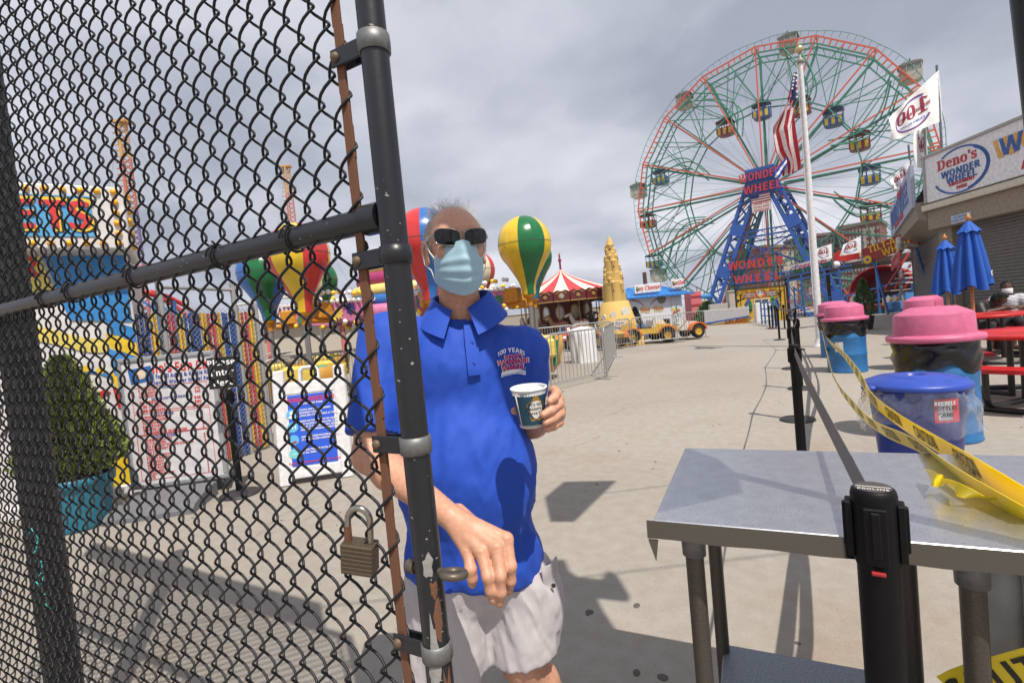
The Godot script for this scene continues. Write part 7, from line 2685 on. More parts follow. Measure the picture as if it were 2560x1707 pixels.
	park_flag("small white park flag over the red banner, right of the other", Vector3(16.536, 3.793, -23.2), Vector3(16.502, 2.468, -23.2), [Vector3(16.534, 3.775, -23.2), Vector3(16.539, 3.018, -23.2), Vector3(15.792, 3.452, -23.4), Vector3(15.589, 2.951, -23.4)], 0.05)
	park_flag("small white park flag just right of the flagpole", Vector3(15.56, 3.649, -23.8), Vector3(15.529, 2.402, -23.8), [Vector3(15.556, 3.593, -23.8), Vector3(15.564, 2.892, -23.8), Vector3(14.887, 3.44, -24), Vector3(14.811, 2.912, -24)], 0.05)

# typed
# ---------------------------------------------------------------- bodies: tapered bones joined by a smooth minimum, meshed as surface nets
func bone(a: Vector3, b: Vector3, ra: float, rb: float) -> Dictionary:
	return {"t": 0, "a": a, "b": b, "ra": ra, "rb": rb}

func egg(c: Vector3, r: Vector3, b := Basis.IDENTITY) -> Dictionary:
	return {"t": 1, "c": c, "r": r, "bi": b.inverse(), "m": maxf(r.x, maxf(r.y, r.z))}

func chain(pts: Array, rs: Array) -> Array:
	var o := []
	for i in pts.size() - 1: o.append(bone(pts[i], pts[i + 1], rs[i], rs[i + 1]))
	return o

func dist(q: Dictionary, p: Vector3) -> float:
	if q.t == 0:
		var ab: Vector3 = q.b - q.a
		var t: float = clampf((p - q.a).dot(ab) / ab.length_squared(), 0.0, 1.0)
		return p.distance_to(q.a + ab * t) - lerpf(q.ra, q.rb, t)
	var v: Vector3 = q.bi * (p - q.c)
	var rr: Vector3 = q.r
	var k0 := (v / rr).length()
	var k1 := (v / (rr * rr)).length()
	if k1 < 1e-9: return -q.m
	return k0 * (k0 - 1.0) / k1

func blend(prims: Array, k: float, p: Vector3) -> float:
	var f := 9.0
	for q in prims:
		var d := dist(q, p)
		var h := maxf(k - absf(f - d), 0.0) / k
		f = minf(f, d) - h * h * k * 0.25
	return f

# acc gathers vertices, normals and indices; cuts are [point, normal] planes whose far side goes; subs are carved out
func nets(acc: Dictionary, prims: Array, cell: float, k: float, cuts := [], subs := [], ripple = null):
	var lo := Vector3.INF
	var hi := -Vector3.INF
	var boxes := []
	var mg := k + cell * 2.5
	for q in prims:
		var a: Vector3
		var b: Vector3
		if q.t == 0:
			var r: float = maxf(q.ra, q.rb)
			a = Vector3(minf(q.a.x, q.b.x) - r, minf(q.a.y, q.b.y) - r, minf(q.a.z, q.b.z) - r)
			b = Vector3(maxf(q.a.x, q.b.x) + r, maxf(q.a.y, q.b.y) + r, maxf(q.a.z, q.b.z) + r)
		else:
			a = q.c - Vector3.ONE * q.m
			b = q.c + Vector3.ONE * q.m
		boxes.append([a - Vector3.ONE * mg, b + Vector3.ONE * mg])
		lo = Vector3(minf(lo.x, a.x), minf(lo.y, a.y), minf(lo.z, a.z))
		hi = Vector3(maxf(hi.x, b.x), maxf(hi.y, b.y), maxf(hi.z, b.z))
	lo -= Vector3.ONE * cell * 2.0
	hi += Vector3.ONE * cell * 2.0
	var nx := int((hi.x - lo.x) / cell) + 2
	var ny := int((hi.y - lo.y) / cell) + 2
	var nz := int((hi.z - lo.z) / cell) + 2
	var f := PackedFloat32Array()
	f.resize(nx * ny * nz)
	f.fill(9.0)
	for bi in prims.size():
		var q: Dictionary = prims[bi]
		var a: Vector3 = (boxes[bi][0] - lo) / cell
		var b: Vector3 = (boxes[bi][1] - lo) / cell
		for z in range(maxi(0, int(a.z)), mini(nz, int(b.z) + 1)):
			for y in range(maxi(0, int(a.y)), mini(ny, int(b.y) + 1)):
				var i0 := (z * ny + y) * nx
				for x in range(maxi(0, int(a.x)), mini(nx, int(b.x) + 1)):
					var d := dist(q, lo + Vector3(x, y, z) * cell)
					var g := f[i0 + x]
					var h := maxf(k - absf(g - d), 0.0) / k
					f[i0 + x] = minf(g, d) - h * h * k * 0.25
	if cuts.size() + subs.size() > 0:
		for z in nz:
			for y in ny:
				for x in nx:
					var i := (z * ny + y) * nx + x
					if f[i] > 0.1: continue
					var p := lo + Vector3(x, y, z) * cell
					for c in cuts:
						if c.size() > 2 and p.distance_to(c[2]) > c[3]: continue
						f[i] = maxf(f[i], (p - c[0]).dot(c[1]))
					for q in subs: f[i] = maxf(f[i], -dist(q, p))
	var vid := PackedInt32Array()
	vid.resize(nx * ny * nz)
	vid.fill(-1)
	var V: PackedVector3Array = acc.v
	var N: PackedVector3Array = acc.n
	var I: PackedInt32Array = acc.i
	var sx := 1
	var sy := nx
	var sz := nx * ny
	for z in nz - 1:
		for y in ny - 1:
			for x in nx - 1:
				var i := z * sz + y * sy + x
				if absf(f[i]) > cell * 3.0: continue
				var c0 := f[i]; var c1 := f[i + 1]; var c2 := f[i + sy]; var c3 := f[i + sy + 1]
				var c4 := f[i + sz]; var c5 := f[i + sz + 1]; var c6 := f[i + sz + sy]; var c7 := f[i + sz + sy + 1]
				var neg := int(c0 < 0) + int(c1 < 0) + int(c2 < 0) + int(c3 < 0) + int(c4 < 0) + int(c5 < 0) + int(c6 < 0) + int(c7 < 0)
				if neg == 0 or neg == 8: continue
				var sum := Vector3.ZERO
				var cnt := 0
				if (c0 < 0) != (c1 < 0): sum += Vector3(c0 / (c0 - c1), 0, 0); cnt += 1
				if (c2 < 0) != (c3 < 0): sum += Vector3(c2 / (c2 - c3), 1, 0); cnt += 1
				if (c4 < 0) != (c5 < 0): sum += Vector3(c4 / (c4 - c5), 0, 1); cnt += 1
				if (c6 < 0) != (c7 < 0): sum += Vector3(c6 / (c6 - c7), 1, 1); cnt += 1
				if (c0 < 0) != (c2 < 0): sum += Vector3(0, c0 / (c0 - c2), 0); cnt += 1
				if (c1 < 0) != (c3 < 0): sum += Vector3(1, c1 / (c1 - c3), 0); cnt += 1
				if (c4 < 0) != (c6 < 0): sum += Vector3(0, c4 / (c4 - c6), 1); cnt += 1
				if (c5 < 0) != (c7 < 0): sum += Vector3(1, c5 / (c5 - c7), 1); cnt += 1
				if (c0 < 0) != (c4 < 0): sum += Vector3(0, 0, c0 / (c0 - c4)); cnt += 1
				if (c1 < 0) != (c5 < 0): sum += Vector3(1, 0, c1 / (c1 - c5)); cnt += 1
				if (c2 < 0) != (c6 < 0): sum += Vector3(0, 1, c2 / (c2 - c6)); cnt += 1
				if (c3 < 0) != (c7 < 0): sum += Vector3(1, 1, c3 / (c3 - c7)); cnt += 1
				var g := Vector3(c1 + c3 + c5 + c7 - c0 - c2 - c4 - c6, c2 + c3 + c6 + c7 - c0 - c1 - c4 - c5, c4 + c5 + c6 + c7 - c0 - c1 - c2 - c3).normalized()
				var p := lo + (Vector3(x, y, z) + sum / cnt) * cell
				if ripple != null: p += g * ripple.call(p, g)
				vid[i] = V.size()
				V.append(p)
				N.append(g)
	var first: int = I.size()
	for z in range(1, nz - 1):
		for y in range(1, ny - 1):
			for x in range(1, nx - 1):
				var i := z * sz + y * sy + x
				var c0 := f[i]
				if absf(c0) > cell * 2.0: continue
				for ax in 3:
					var st: int = [sx, sy, sz][ax]
					var c1 := f[i + st]
					if (c0 < 0) == (c1 < 0): continue
					var u: int = [sy, sz, sx][ax]
					var w: int = [sz, sx, sy][ax]
					var q0 := vid[i]; var q1 := vid[i - u]; var q2 := vid[i - u - w]; var q3 := vid[i - w]
					if q0 < 0 or q1 < 0 or q2 < 0 or q3 < 0: continue
					if c0 < 0:
						I.append_array(PackedInt32Array([q0, q2, q1, q0, q3, q2]))
					else:
						I.append_array(PackedInt32Array([q0, q1, q2, q0, q2, q3]))
	if ripple != null:
		# normals of the rippled surface
		for j in V.size(): N[j] = N[j] * 1e-4
		for j in range(first, I.size(), 3):
			var nn := (V[I[j + 2]] - V[I[j]]).cross(V[I[j + 1]] - V[I[j]])
			for e in 3: N[I[j + e]] += nn * 1000.0
		for j in V.size(): N[j] = N[j].normalized()
	acc.v = V; acc.n = N; acc.i = I

func new_acc() -> Dictionary:
	return {"v": PackedVector3Array(), "n": PackedVector3Array(), "i": PackedInt32Array()}

func acc_mesh(acc: Dictionary) -> ArrayMesh:
	var arr := []
	arr.resize(Mesh.ARRAY_MAX)
	arr[Mesh.ARRAY_VERTEX] = acc.v
	arr[Mesh.ARRAY_NORMAL] = acc.n
	arr[Mesh.ARRAY_INDEX] = acc.i
	var m := ArrayMesh.new()
	m.add_surface_from_arrays(Mesh.PRIMITIVE_TRIANGLES, arr)
	return m

func make_man():
	make_visitors()
	var base = Vector3(-0.10, 0, -1.46)
	var t = thing("person", "man in blue polo, pale shorts, sunglasses and face mask holding a cup", "person", base)
	var o = -base
	var skin = mt("skin", rgb(210, 156, 128), 0.5, 0.0, "mottle", 14.0)
	skin.normal_enabled = true
	skin.normal_texture = tex.grain_n
	skin.normal_scale = 0.18
	# ---- head frame: x to the picture's right, z out of the face
	var hc = Vector3(-0.132, 1.6, -1.42) + o
	var hb = Basis(Vector3.UP, 0.27) * Basis(Vector3.RIGHT, 0.02) * Basis(Vector3.BACK, -0.03)
	var H = Transform3D(hb, hc)
	var acc = new_acc()
	var head = [
		egg(H * Vector3(0, 0.03, -0.022), Vector3(0.0765, 0.088, 0.098), hb),
		egg(H * Vector3(0, 0.028, 0.03), Vector3(0.064, 0.06, 0.058), hb),
		egg(H * Vector3(0, -0.045, 0.022), Vector3(0.061, 0.078, 0.066), hb),
		egg(H * Vector3(0, -0.096, 0.05), Vector3(0.034, 0.024, 0.03), hb),
		bone(H * Vector3(0, 0.012, 0.088), H * Vector3(0, -0.032, 0.099), 0.010, 0.0135),
		bone(H * Vector3(-0.04, 0.034, 0.072), H * Vector3(0.04, 0.034, 0.072), 0.014, 0.014),
		bone(H * Vector3(-0.045, -0.02, 0.062), H * Vector3(-0.03, -0.04, 0.07), 0.017, 0.014),
		bone(H * Vector3(0.045, -0.02, 0.062), H * Vector3(0.03, -0.04, 0.07), 0.017, 0.014),
		bone(H * Vector3(0, -0.07, -0.03), Vector3(-0.138, 1.398, -1.465) + o, 0.056, 0.062)]
	nets(acc, head, 0.0045, 0.02)
	# ears: a rim, a lobe and a hollow
	for sg in [-1.0, 1.0]:
		var ear = []
		for k in 7:
			var a = lerpf(-1.1, 2.5, k / 6.0)
			var b = lerpf(-1.1, 2.5, (k + 1) / 6.0)
			if k < 6: ear.append(bone(H * Vector3(sg * (0.082 + 0.008 * cos(a - 0.6)), -0.008 + sin(a) * 0.029, -0.018 - cos(a) * 0.017), H * Vector3(sg * (0.082 + 0.008 * cos(b - 0.6)), -0.008 + sin(b) * 0.029, -0.018 - cos(b) * 0.017), 0.0048, 0.0048))
		ear.append(egg(H * Vector3(sg * 0.079, -0.006, -0.018), Vector3(0.005, 0.026, 0.015), hb))
		ear.append(egg(H * Vector3(sg * 0.081, -0.036, -0.008), Vector3(0.006, 0.011, 0.009), hb))
		nets(acc, ear, 0.003, 0.006)
	# arms and legs
	var sR = Vector3(-0.383, 1.365, -1.46) + o
	var eR = Vector3(-0.412, 1.057, -1.33) + o
	var wR = Vector3(-0.184, 0.948, -1.14) + o
	var sL = Vector3(0.04, 1.279, -1.5) + o
	var eL = Vector3(0.01, 1.048, -1.56) + o
	var wL = Vector3(0.093, 1.132, -1.285) + o
	var limbs = chain([sR, sR.lerp(eR, 0.5), eR, eR.lerp(wR, 0.3), wR], [0.055, 0.052, 0.043, 0.045, 0.029])
	limbs += chain([sL, eL, eL.lerp(wL, 0.35), wL], [0.055, 0.043, 0.043, 0.029])
	var kA = Vector3(-0.278, 0.286, -1.44) + o
	var kB = Vector3(-0.06, 0.388, -1.43) + o
	var fA = Vector3(Vector3(-0.305, -0.022, -1.46).x, 0.09, -1.47) + o
	var fB = Vector3(0.06, 0.09, -1.56) + o
	limbs += chain([Vector3(-0.261, 0.596, -1.46) + o, kA, kA.lerp(fA, 0.35), fA], [0.08, 0.062, 0.06, 0.04])
	limbs += chain([Vector3(-0.047, 0.582, -1.47) + o, kB, kB.lerp(fB, 0.35), fB], [0.08, 0.06, 0.06, 0.04])
	nets(acc, limbs, 0.010, 0.02)
	# right hand hanging by the post, back towards the viewer
	var hand = []
	var mcp = [Vector3(-0.141, 0.884, -1.085) + o, Vector3(-0.11, 0.887, -1.07) + o, Vector3(-0.077, 0.894, -1.07) + o, Vector3(-0.054, 0.903, -1.085) + o]
	var pip = [Vector3(-0.136, 0.855, -1.06) + o, Vector3(-0.099, 0.846, -1.04) + o, Vector3(-0.072, 0.845, -1.04) + o, Vector3(-0.049, 0.854, -1.06) + o]
	var dip = [Vector3(-0.135, 0.835, -1.062) + o, Vector3(-0.096, 0.815, -1.042) + o, Vector3(-0.075, 0.808, -1.042) + o, Vector3(-0.053, 0.819, -1.066) + o]
	var tip = [Vector3(-0.137, 0.818, -1.07) + o, Vector3(-0.095, 0.789, -1.05) + o, Vector3(-0.08, 0.779, -1.052) + o, Vector3(-0.06, 0.79, -1.078) + o]
	for k in 4:
		hand.append(bone(wR.lerp(mcp[k], 0.05), mcp[k], 0.023, 0.0150))
		hand += chain([mcp[k], pip[k], dip[k], tip[k]], [0.0142, 0.0122, 0.0112, 0.0094])
	hand.append(egg((mcp[0] + mcp[3] + wR) / 3.0, Vector3(0.03, 0.034, 0.016), Basis(Vector3.BACK, 0.6)))
	hand += chain([wR + Vector3(0.02, 0.0, -0.02), Vector3(-0.109, 0.91, -1.12) + o, Vector3(-0.077, 0.86, -1.11) + o, Vector3(-0.072, 0.825, -1.105) + o], [0.018, 0.016, 0.012, 0.009])
	hand.append(bone(wR.lerp(eR, 0.16), wR, 0.031, 0.027))
	nets(acc, hand, 0.0032, 0.008)
	# tendons and knuckles ride on the back of that hand
	var lump = []
	for k in 4:
		lump.append(egg(mcp[k] + Vector3(0, 0.003, 0.004), Vector3(0.0138, 0.012, 0.0128)))
		lump.append(bone(wR.lerp(mcp[k], 0.35) + Vector3(0, 0.004, 0.0155), mcp[k] + Vector3(0, 0.004, 0.0035), 0.004, 0.008))
		lump.append(egg(pip[k] + Vector3(0, 0, 0.002), Vector3(0.0124, 0.0100, 0.0112)))
	nets(acc, lump, 0.003, 0.006)
	# left hand round the cup
	var lh = []
	var m2 = [Vector3(0.09, 1.199, -1.222) + o, Vector3(0.1, 1.179, -1.218) + o, Vector3(0.102, 1.159, -1.218) + o, Vector3(0.096, 1.137, -1.222) + o]
	var p2 = [Vector3(0.093, 1.201, -1.175) + o, Vector3(0.096, 1.176, -1.168) + o, Vector3(0.097, 1.154, -1.17) + o, Vector3(0.093, 1.132, -1.178) + o]
	var d2 = [Vector3(0.085, 1.196, -1.146) + o, Vector3(0.074, 1.169, -1.136) + o, Vector3(0.077, 1.148, -1.142) + o, Vector3(0.078, 1.129, -1.155) + o]
	var t2 = [Vector3(0.073, 1.191, -1.134) + o, Vector3(0.055, 1.163, -1.125) + o, Vector3(0.059, 1.143, -1.132) + o, Vector3(0.063, 1.125, -1.146) + o]
	for k in 4:
		lh.append(bone(wL, m2[k], 0.024, 0.0135))
		lh += chain([m2[k], p2[k], d2[k], t2[k]], [0.0125, 0.0112, 0.0102, 0.0086])
	lh += chain([wL, Vector3(0.075, 1.14, -1.25) + o, Vector3(0.033, 1.151, -1.236) + o, Vector3(-0.01, 1.162, -1.214) + o], [0.02, 0.016, 0.012, 0.0095])
	nets(acc, lh, 0.003, 0.006)
	put("body", acc_mesh(acc), skin, t)
	# finger nails
	var nail = mt("nail", rgb(206, 160, 140), 0.3, 0.0, "")
	for k in 4:
		var ns = mb()
		var dr: Vector3 = (tip[k] - dip[k]).normalized()
		ns.set_smooth_group(1)
		ball(ns, Vector3.ZERO, 1.0, 10)
		var nb = Basis(Vector3.RIGHT * 0.0062, dr * 0.0075, Vector3(0, 0, 1) * 0.002)
		put("finger_nail", mesh_of(ns), nail, t, Transform3D(nb, tip[k].lerp(dip[k], 0.15) + Vector3(0, 0.001, 0.0092)))
	var rs = mb()
	var ringp = []
	var rdir: Vector3 = (p2[2] - m2[2]).normalized()
	var ru = rdir.cross(Vector3.UP).normalized()
	for k in 17: ringp.append(m2[2].lerp(p2[2], 0.45) + (ru * cos(TAU * k / 16) + rdir.cross(ru) * sin(TAU * k / 16)) * 0.0127)
	tube(rs, ringp, 0.0014, 6, false)
	obj("ring", rs, mt("ring gold", rgb(206, 186, 140), 0.25, 0.9, ""), t)
	# ---- shirt
	var fold = FastNoiseLite.new()
	fold.seed = 12
	fold.frequency = 5.0
	fold.fractal_octaves = 3
	var blue = mt("polo blue", rgb(24, 76, 190), 0.75, 0.0, "cloth", 26.0)
	blue.rim_enabled = true
	blue.rim = 0.25
	blue.normal_enabled = true
	blue.normal_texture = tex.grain_n
	blue.normal_scale = 0.25
	var torso = [
		egg(Vector3(-0.175, 1.224, -1.465) + o, Vector3(0.19, 0.20, 0.125)),
		bone(Vector3(-0.344, 1.359, -1.465) + o, Vector3(0.012, 1.297, -1.49) + o, 0.066, 0.066),
		bone(Vector3(-0.14, 1.391, -1.47) + o, Vector3(-0.17, 1.277, -1.47) + o, 0.058, 0.12),
		egg(Vector3(-0.168, 0.953, -1.43) + o, Vector3(0.205, 0.24, 0.165)),
		egg(Vector3(-0.174, 0.703, -1.46) + o, Vector3(0.205, 0.19, 0.15)),
		bone(sR + Vector3(0.01, 0, 0), sR.lerp(eR, 0.83), 0.075, 0.071),
		bone(sL, sL.lerp(eL, 0.62), 0.072, 0.070)]
	var hemp = Vector3(-0.168, 0.653, -1.4) + o
	var cuts = [
		[hemp, Vector3(-0.13, -1, 0.02).normalized()],
		[sR.lerp(eR, 0.83), (eR - sR).normalized(), sR.lerp(eR, 0.9), 0.13],
		[sL.lerp(eL, 0.55), (eL - sL).normalized(), sL.lerp(eL, 0.72), 0.085]]
	var neck = [bone(Vector3(-0.131, 1.438, -1.455) + o, Vector3(-0.128, 1.513, -1.45) + o, 0.069, 0.075), bone(Vector3(-0.117, 1.395, -1.375) + o, Vector3(-0.115, 1.434, -1.37) + o, 0.012, 0.036)]
	var drape = func(p: Vector3, g: Vector3) -> float:
		var w = base + p
		var a = fold.get_noise_3d(w.x * 1.6 + w.y * 0.5, w.y * 0.55 - w.x * 0.4, w.z * 1.2)
		var b = fold.get_noise_3d(w.x * 3.4 - w.y * 1.6, w.y * 1.2 + w.x, w.z * 2.0 + 5.0)
		var low = clampf((1.15 - w.y) / 0.5, 0.0, 1.0)
		return (1.0 - absf(a) * 2.4) * 0.006 * (0.5 + low) + b * 0.005 - 0.003
	acc = new_acc()
	nets(acc, torso, 0.0085, 0.05, cuts, neck, drape)
	put("polo_shirt", acc_mesh(acc), blue, t)
	var front = func(x: float, y: float) -> float:
		# first point of the shirt met when coming from the viewer's side
		var z = -0.9 - base.z
		for k in 60:
			var d = blend(torso, 0.05, Vector3(x, y, z))
			if d < 0.0008: break
			z -= maxf(d * 0.8, 0.0008)
		return z
	# collar: two folded leaves
	var nk = Vector3(-0.135, 1.435, -1.455) + o
	for sg in [-1.0, 1.0]:
		var cs = mb()
		sheet(cs, 18, 8, func(u, v):
			var a: float = PI * 0.5 + sg * lerpf(0.28, PI + 0.06, u)
			var tall: float = lerpf(0.0, 0.028, sin(minf(u * 1.5, 1.0) * PI * 0.5))
			var r0: float = 0.073 + 0.006 * u
			var inner = Vector3(cos(a) * r0 * 1.03, 0.020 + tall, sin(a) * r0 - 0.002)
			var spread: float = lerpf(0.050, 0.034, u)
			var pt = nk + inner + Vector3(cos(a) * spread * v + sg * -0.012 * v * (1.0 - u), -0.058 * pow(v, 1.15) - 0.016 * v * (1.0 - u), sin(a) * spread * v)
			pt.y += 0.014 * sin(minf(v * 3.0, 1.0) * PI) * 0.4 - 0.03 * pow(1.0 - u, 2.0)
			return pt, 0.0035)
		obj("collar_leaf", cs, blue, t)
	# placket, buttons
	var px = (Vector3(-0.112, 1.32, -1.33) + o).x
	var py = (Vector3(-0.107, 1.381, -1.35) + o).y
	var ps = mb()
	sheet(ps, 3, 16, func(u, v):
		var x: float = px - 0.017 + u * 0.034 + v * 0.004
		var y: float = py - v * 0.135
		return Vector3(x, y, front.call(x, y) + 0.007), 0.003)
	obj("placket", ps, blue, t)
	for k in 2:
		var bs = mb()
		var bp = Vector3(px + 0.003, py - 0.05 - 0.055 * k, 0)
		bp.z = front.call(bp.x, bp.y) + 0.0085
		lathe(bs, [Vector2(0.0, 0.002), Vector2(0.0035, 0.0022), Vector2(0.0052, 0.003), Vector2(0.0058, 0.001), Vector2(0.0058, 0.0)], 14, at(bp, Basis(Vector3.RIGHT, PI / 2)))
		obj("button", bs, mt("button blue", rgb(34, 62, 160), 0.35, 0.0, ""), t)
	# chest print
	var lo = Vector3(-0.001, 1.266, -1.38) + o
	var on = func(x: float, y: float, lift: float) -> Vector3:
		var cx = cos(-0.08)
		var sx = sin(-0.08)
		var X: float = lo.x + x * cx - y * sx
		var Yy: float = lo.y + x * sx + y * cx
		return Vector3(X, Yy, front.call(X, Yy) + 0.0085 + lift)
	var pw = mt("print white", rgb(222, 222, 230), 0.7, 0.0, "")
	var prd = mt("print crimson", rgb(196, 46, 66), 0.7, 0.0, "")
	bent_letters("100 YEARS", 0.0175, pw, t, func(x, y):
		var a: float = x / 0.045
		return on.call(sin(a) * 0.045 * 1.05 - 0.006, 0.034 + y + (cos(a) - 1.0) * 0.03, 0.0))
	for row in [["DENO'S", 0.0135, 0.0165], ["WONDER", 0.0185, 0.002], ["WHEEL", 0.0185, -0.0145]]:
		for k in 2:
			bent_letters(row[0], row[1] * (1.14 if k == 0 else 1.0), pw if k == 0 else prd, t, func(x, y): return on.call(x * (1.0 if k == 0 else 1.08), row[2] + y + x * 0.06, 0.0005 + 0.0009 * k))
	bent_letters("FAMILY OWNED", 0.0085, mt("print pale blue", rgb(150, 170, 220), 0.7, 0.0, ""), t, func(x, y): return on.call(x, -0.032 + y + x * 0.1, 0.002))
	var bn = mb()
	sheet(bn, 10, 2, func(u, v): return on.call(-0.034 + u * 0.068, -0.039 + v * 0.013 + 0.006 * sin(u * PI), 0.001), 0.0006)
	obj("print_banner", bn, pw, t)
	# ---- shorts
	var pale = mt("shorts cloth", rgb(196, 190, 194), 0.8, 0.0, "cloth", 20.0)
	pale.normal_enabled = true
	pale.normal_texture = tex.grain_n
	pale.normal_scale = 0.3
	var lA = Vector3(-0.269, 0.602, -1.45) + o
	var lA2 = Vector3(-0.29, 0.236, -1.42) + o
	var lB = Vector3(-0.041, 0.593, -1.47) + o
	var lB2 = Vector3(-0.05, 0.331, -1.44) + o
	var sh = [
		egg(Vector3(-0.173, 0.668, -1.47) + o, Vector3(0.195, 0.13, 0.145)),
		bone(lA, lA2, 0.125, 0.128), bone(lB, lB2, 0.112, 0.098),
		egg(Vector3(0.036, 0.542, -1.46) + o, Vector3(0.042, 0.085, 0.07))]
	var crease = func(p: Vector3, g: Vector3) -> float:
		var a = fold.get_noise_3d(p.x * 2.4 + 7.0 + p.y * 0.6, p.y * 0.8 + p.x * 0.8, p.z * 2.2)
		var b = fold.get_noise_3d(p.x * 7.0, p.y * 3.2, p.z * 6.0)
		return (1.0 - absf(a) * 2.6) * 0.0065 + b * 0.0016 - 0.004
	acc = new_acc()
	nets(acc, sh, 0.0085, 0.03, [[Vector3(-0.048, 0.402, -1.4) + o, Vector3(0.12, -1, 0.05).normalized(), Vector3(-0.051, 0.319, -1.44) + o, 0.16], [Vector3(-0.291, 0.248, -1.42) + o, Vector3(0, -1, 0), Vector3(-0.293, 0.236, -1.42) + o, 0.17]], [], crease)
	put("shorts", acc_mesh(acc), pale, t)
	# side pocket flap and its button
	var pk = mb()
	var pkc = Vector3(0.051, 0.653, -1.44) + o
	sheet(pk, 8, 6, func(u, v): return pkc + Vector3(-0.03 + 0.046 * u, 0.03 - 0.07 * v - 0.012 * u, 0.05 - 0.075 * u * u + 0.004 * sin(v * 5.0 + u * 3.0)), 0.006)
	obj("pocket_flap", pk, pale, t)
	pk = mb()
	lathe(pk, [Vector2(0, 0.003), Vector2(0.004, 0.002), Vector2(0.0062, 0.0035), Vector2(0.0066, 0.0)], 12, at(pkc + Vector3(0.0, -0.03, 0.049), Basis(Vector3.RIGHT, PI / 2)))
	obj("pocket_button", pk, mt("button brown", rgb(60, 46, 36), 0.4, 0.0, ""), t)
	# shoes
	for q in [fA, fB]:
		var sa = new_acc()
		nets(sa, [egg(q + Vector3(0, -0.045, 0.05), Vector3(0.048, 0.042, 0.13)), bone(q + Vector3(0, 0.0, -0.02), q + Vector3(0, -0.05, -0.03), 0.048, 0.045)], 0.01, 0.03, [[Vector3(0, 0.002, 0), Vector3(0, -1, 0)]])
		put("shoe", acc_mesh(sa), mt("shoe leather", rgb(70, 60, 54), 0.6), t)
	# ---- sunglasses
	var lens = mt("lens black", rgb(14, 14, 16), 0.06, 0.0, "")
	var metalf = mt("frame metal", rgb(150, 148, 144), 0.25, 0.9, "")
	for sg in [-1.0, 1.0]:
		var outline = []
		for k in 24:
			var a = TAU * k / 24.0
			var ex = signf(cos(a)) * pow(absf(cos(a)), 0.6) * 0.0325
			var ey = signf(sin(a)) * pow(absf(sin(a)), 0.65) * 0.0215
			outline.append(Vector2(ex, ey + 0.004 * ex / 0.03 * sg))
		var lp = func(q: Vector2, lift: float) -> Vector3:
			var x: float = sg * 0.0375 + q.x
			return H * Vector3(x, 0.016 + q.y, 0.104 - 5.2 * x * x + lift)
		var ls = mb()
		ls.set_smooth_group(1)
		for k in 24:
			var a: Vector2 = outline[k]
			var b: Vector2 = outline[(k + 1) % 24]
			tri(ls, lp.call(Vector2.ZERO, 0.002), lp.call(b * 0.5, 0.0015), lp.call(a * 0.5, 0.0015))
			quad(ls, lp.call(a * 0.5, 0.0015), lp.call(b * 0.5, 0.0015), lp.call(b, 0.0), lp.call(a, 0.0))
		obj("lens", ls, lens, t)
		ls = mb()
		var fp = []
		for k in 25: fp.append(lp.call(outline[k % 24] * 1.02, 0.0005))
		tube(ls, fp, 0.0012, 6, false)
		var hinge: Vector3 = lp.call(Vector2(sg * 0.034, 0.008), -0.002)
		tube(ls, [hinge, H * Vector3(sg * 0.079, 0.021, 0.052), H * Vector3(sg * 0.083, 0.016, -0.012), H * Vector3(sg * 0.081, -0.004, -0.032)], [0.003, 0.0032, 0.002, 0.002], 7)
		obj("glasses_frame", ls, metalf, t)
	var br = mb()
	tube(br, [H * Vector3(-0.008, 0.026, 0.106), H * Vector3(0, 0.029, 0.109), H * Vector3(0.008, 0.026, 0.106)], 0.0014, 6)
	obj("glasses_bridge", br, metalf, t)
	# ---- pleated mask
	var mk = mb()
	var mask = func(u: float, v: float) -> Vector3:
		# u across, v from the top edge down
		var a = (u - 0.5) * 2.3
		var side = pow(absf(u - 0.5) * 2.0, 1.6)
		var y: float = lerpf(lerpf(0.004, -0.030, side), lerpf(-0.136, -0.092, side), v)
		var puff = sin(clampf(v, 0.0, 1.0) * PI) * 0.013 * (1.0 - side)
		var pleat = 0.0
		for pv in [0.30, 0.52, 0.72]:
			var d: float = (v - pv) * 16.0
			pleat += 0.0042 * (1.0 - side * 0.4) * (1.0 / (1.0 + exp(-d * 4.0)) if d < 1.0 else maxf(0.0, 1.0 - (d - 1.0) * 0.7))
		var nose = exp(-pow((u - 0.5) * 9.0, 2.0)) * 0.017 * clampf(1.2 - v * 1.3, 0.0, 1.0)
		var chin: float = -0.014 * pow(v, 3.0)
		var rx = 0.073 + puff * 0.3
		var z: float = -0.008 + cos(a) * 0.106 + puff + pleat + nose + chin - 0.012 * v * side
		return H * Vector3(sin(a) * rx, y, z)
	sheet(mk, 36, 44, mask, 0.0015)
	var mkm = mt("mask blue", rgb(166, 202, 220), 0.75, 0.0, "cloth", 30.0)
	var mo = obj("face_mask", mk, mkm, t)
	mk = mb()
	for vv in [0.0, 1.0]:
		var ed = []
		for k in 21: ed.append(mask.call(k / 20.0, vv))
		tube(mk, ed, 0.0016, 5)
	for uu in [0.0, 1.0]:
		var ed = []
		for k in 9: ed.append(mask.call(uu, k / 8.0))
		tube(mk, ed, 0.002, 5)
	obj("mask_edge", mk, mt("mask edge", rgb(176, 208, 226), 0.7, 0.0, ""), mo)
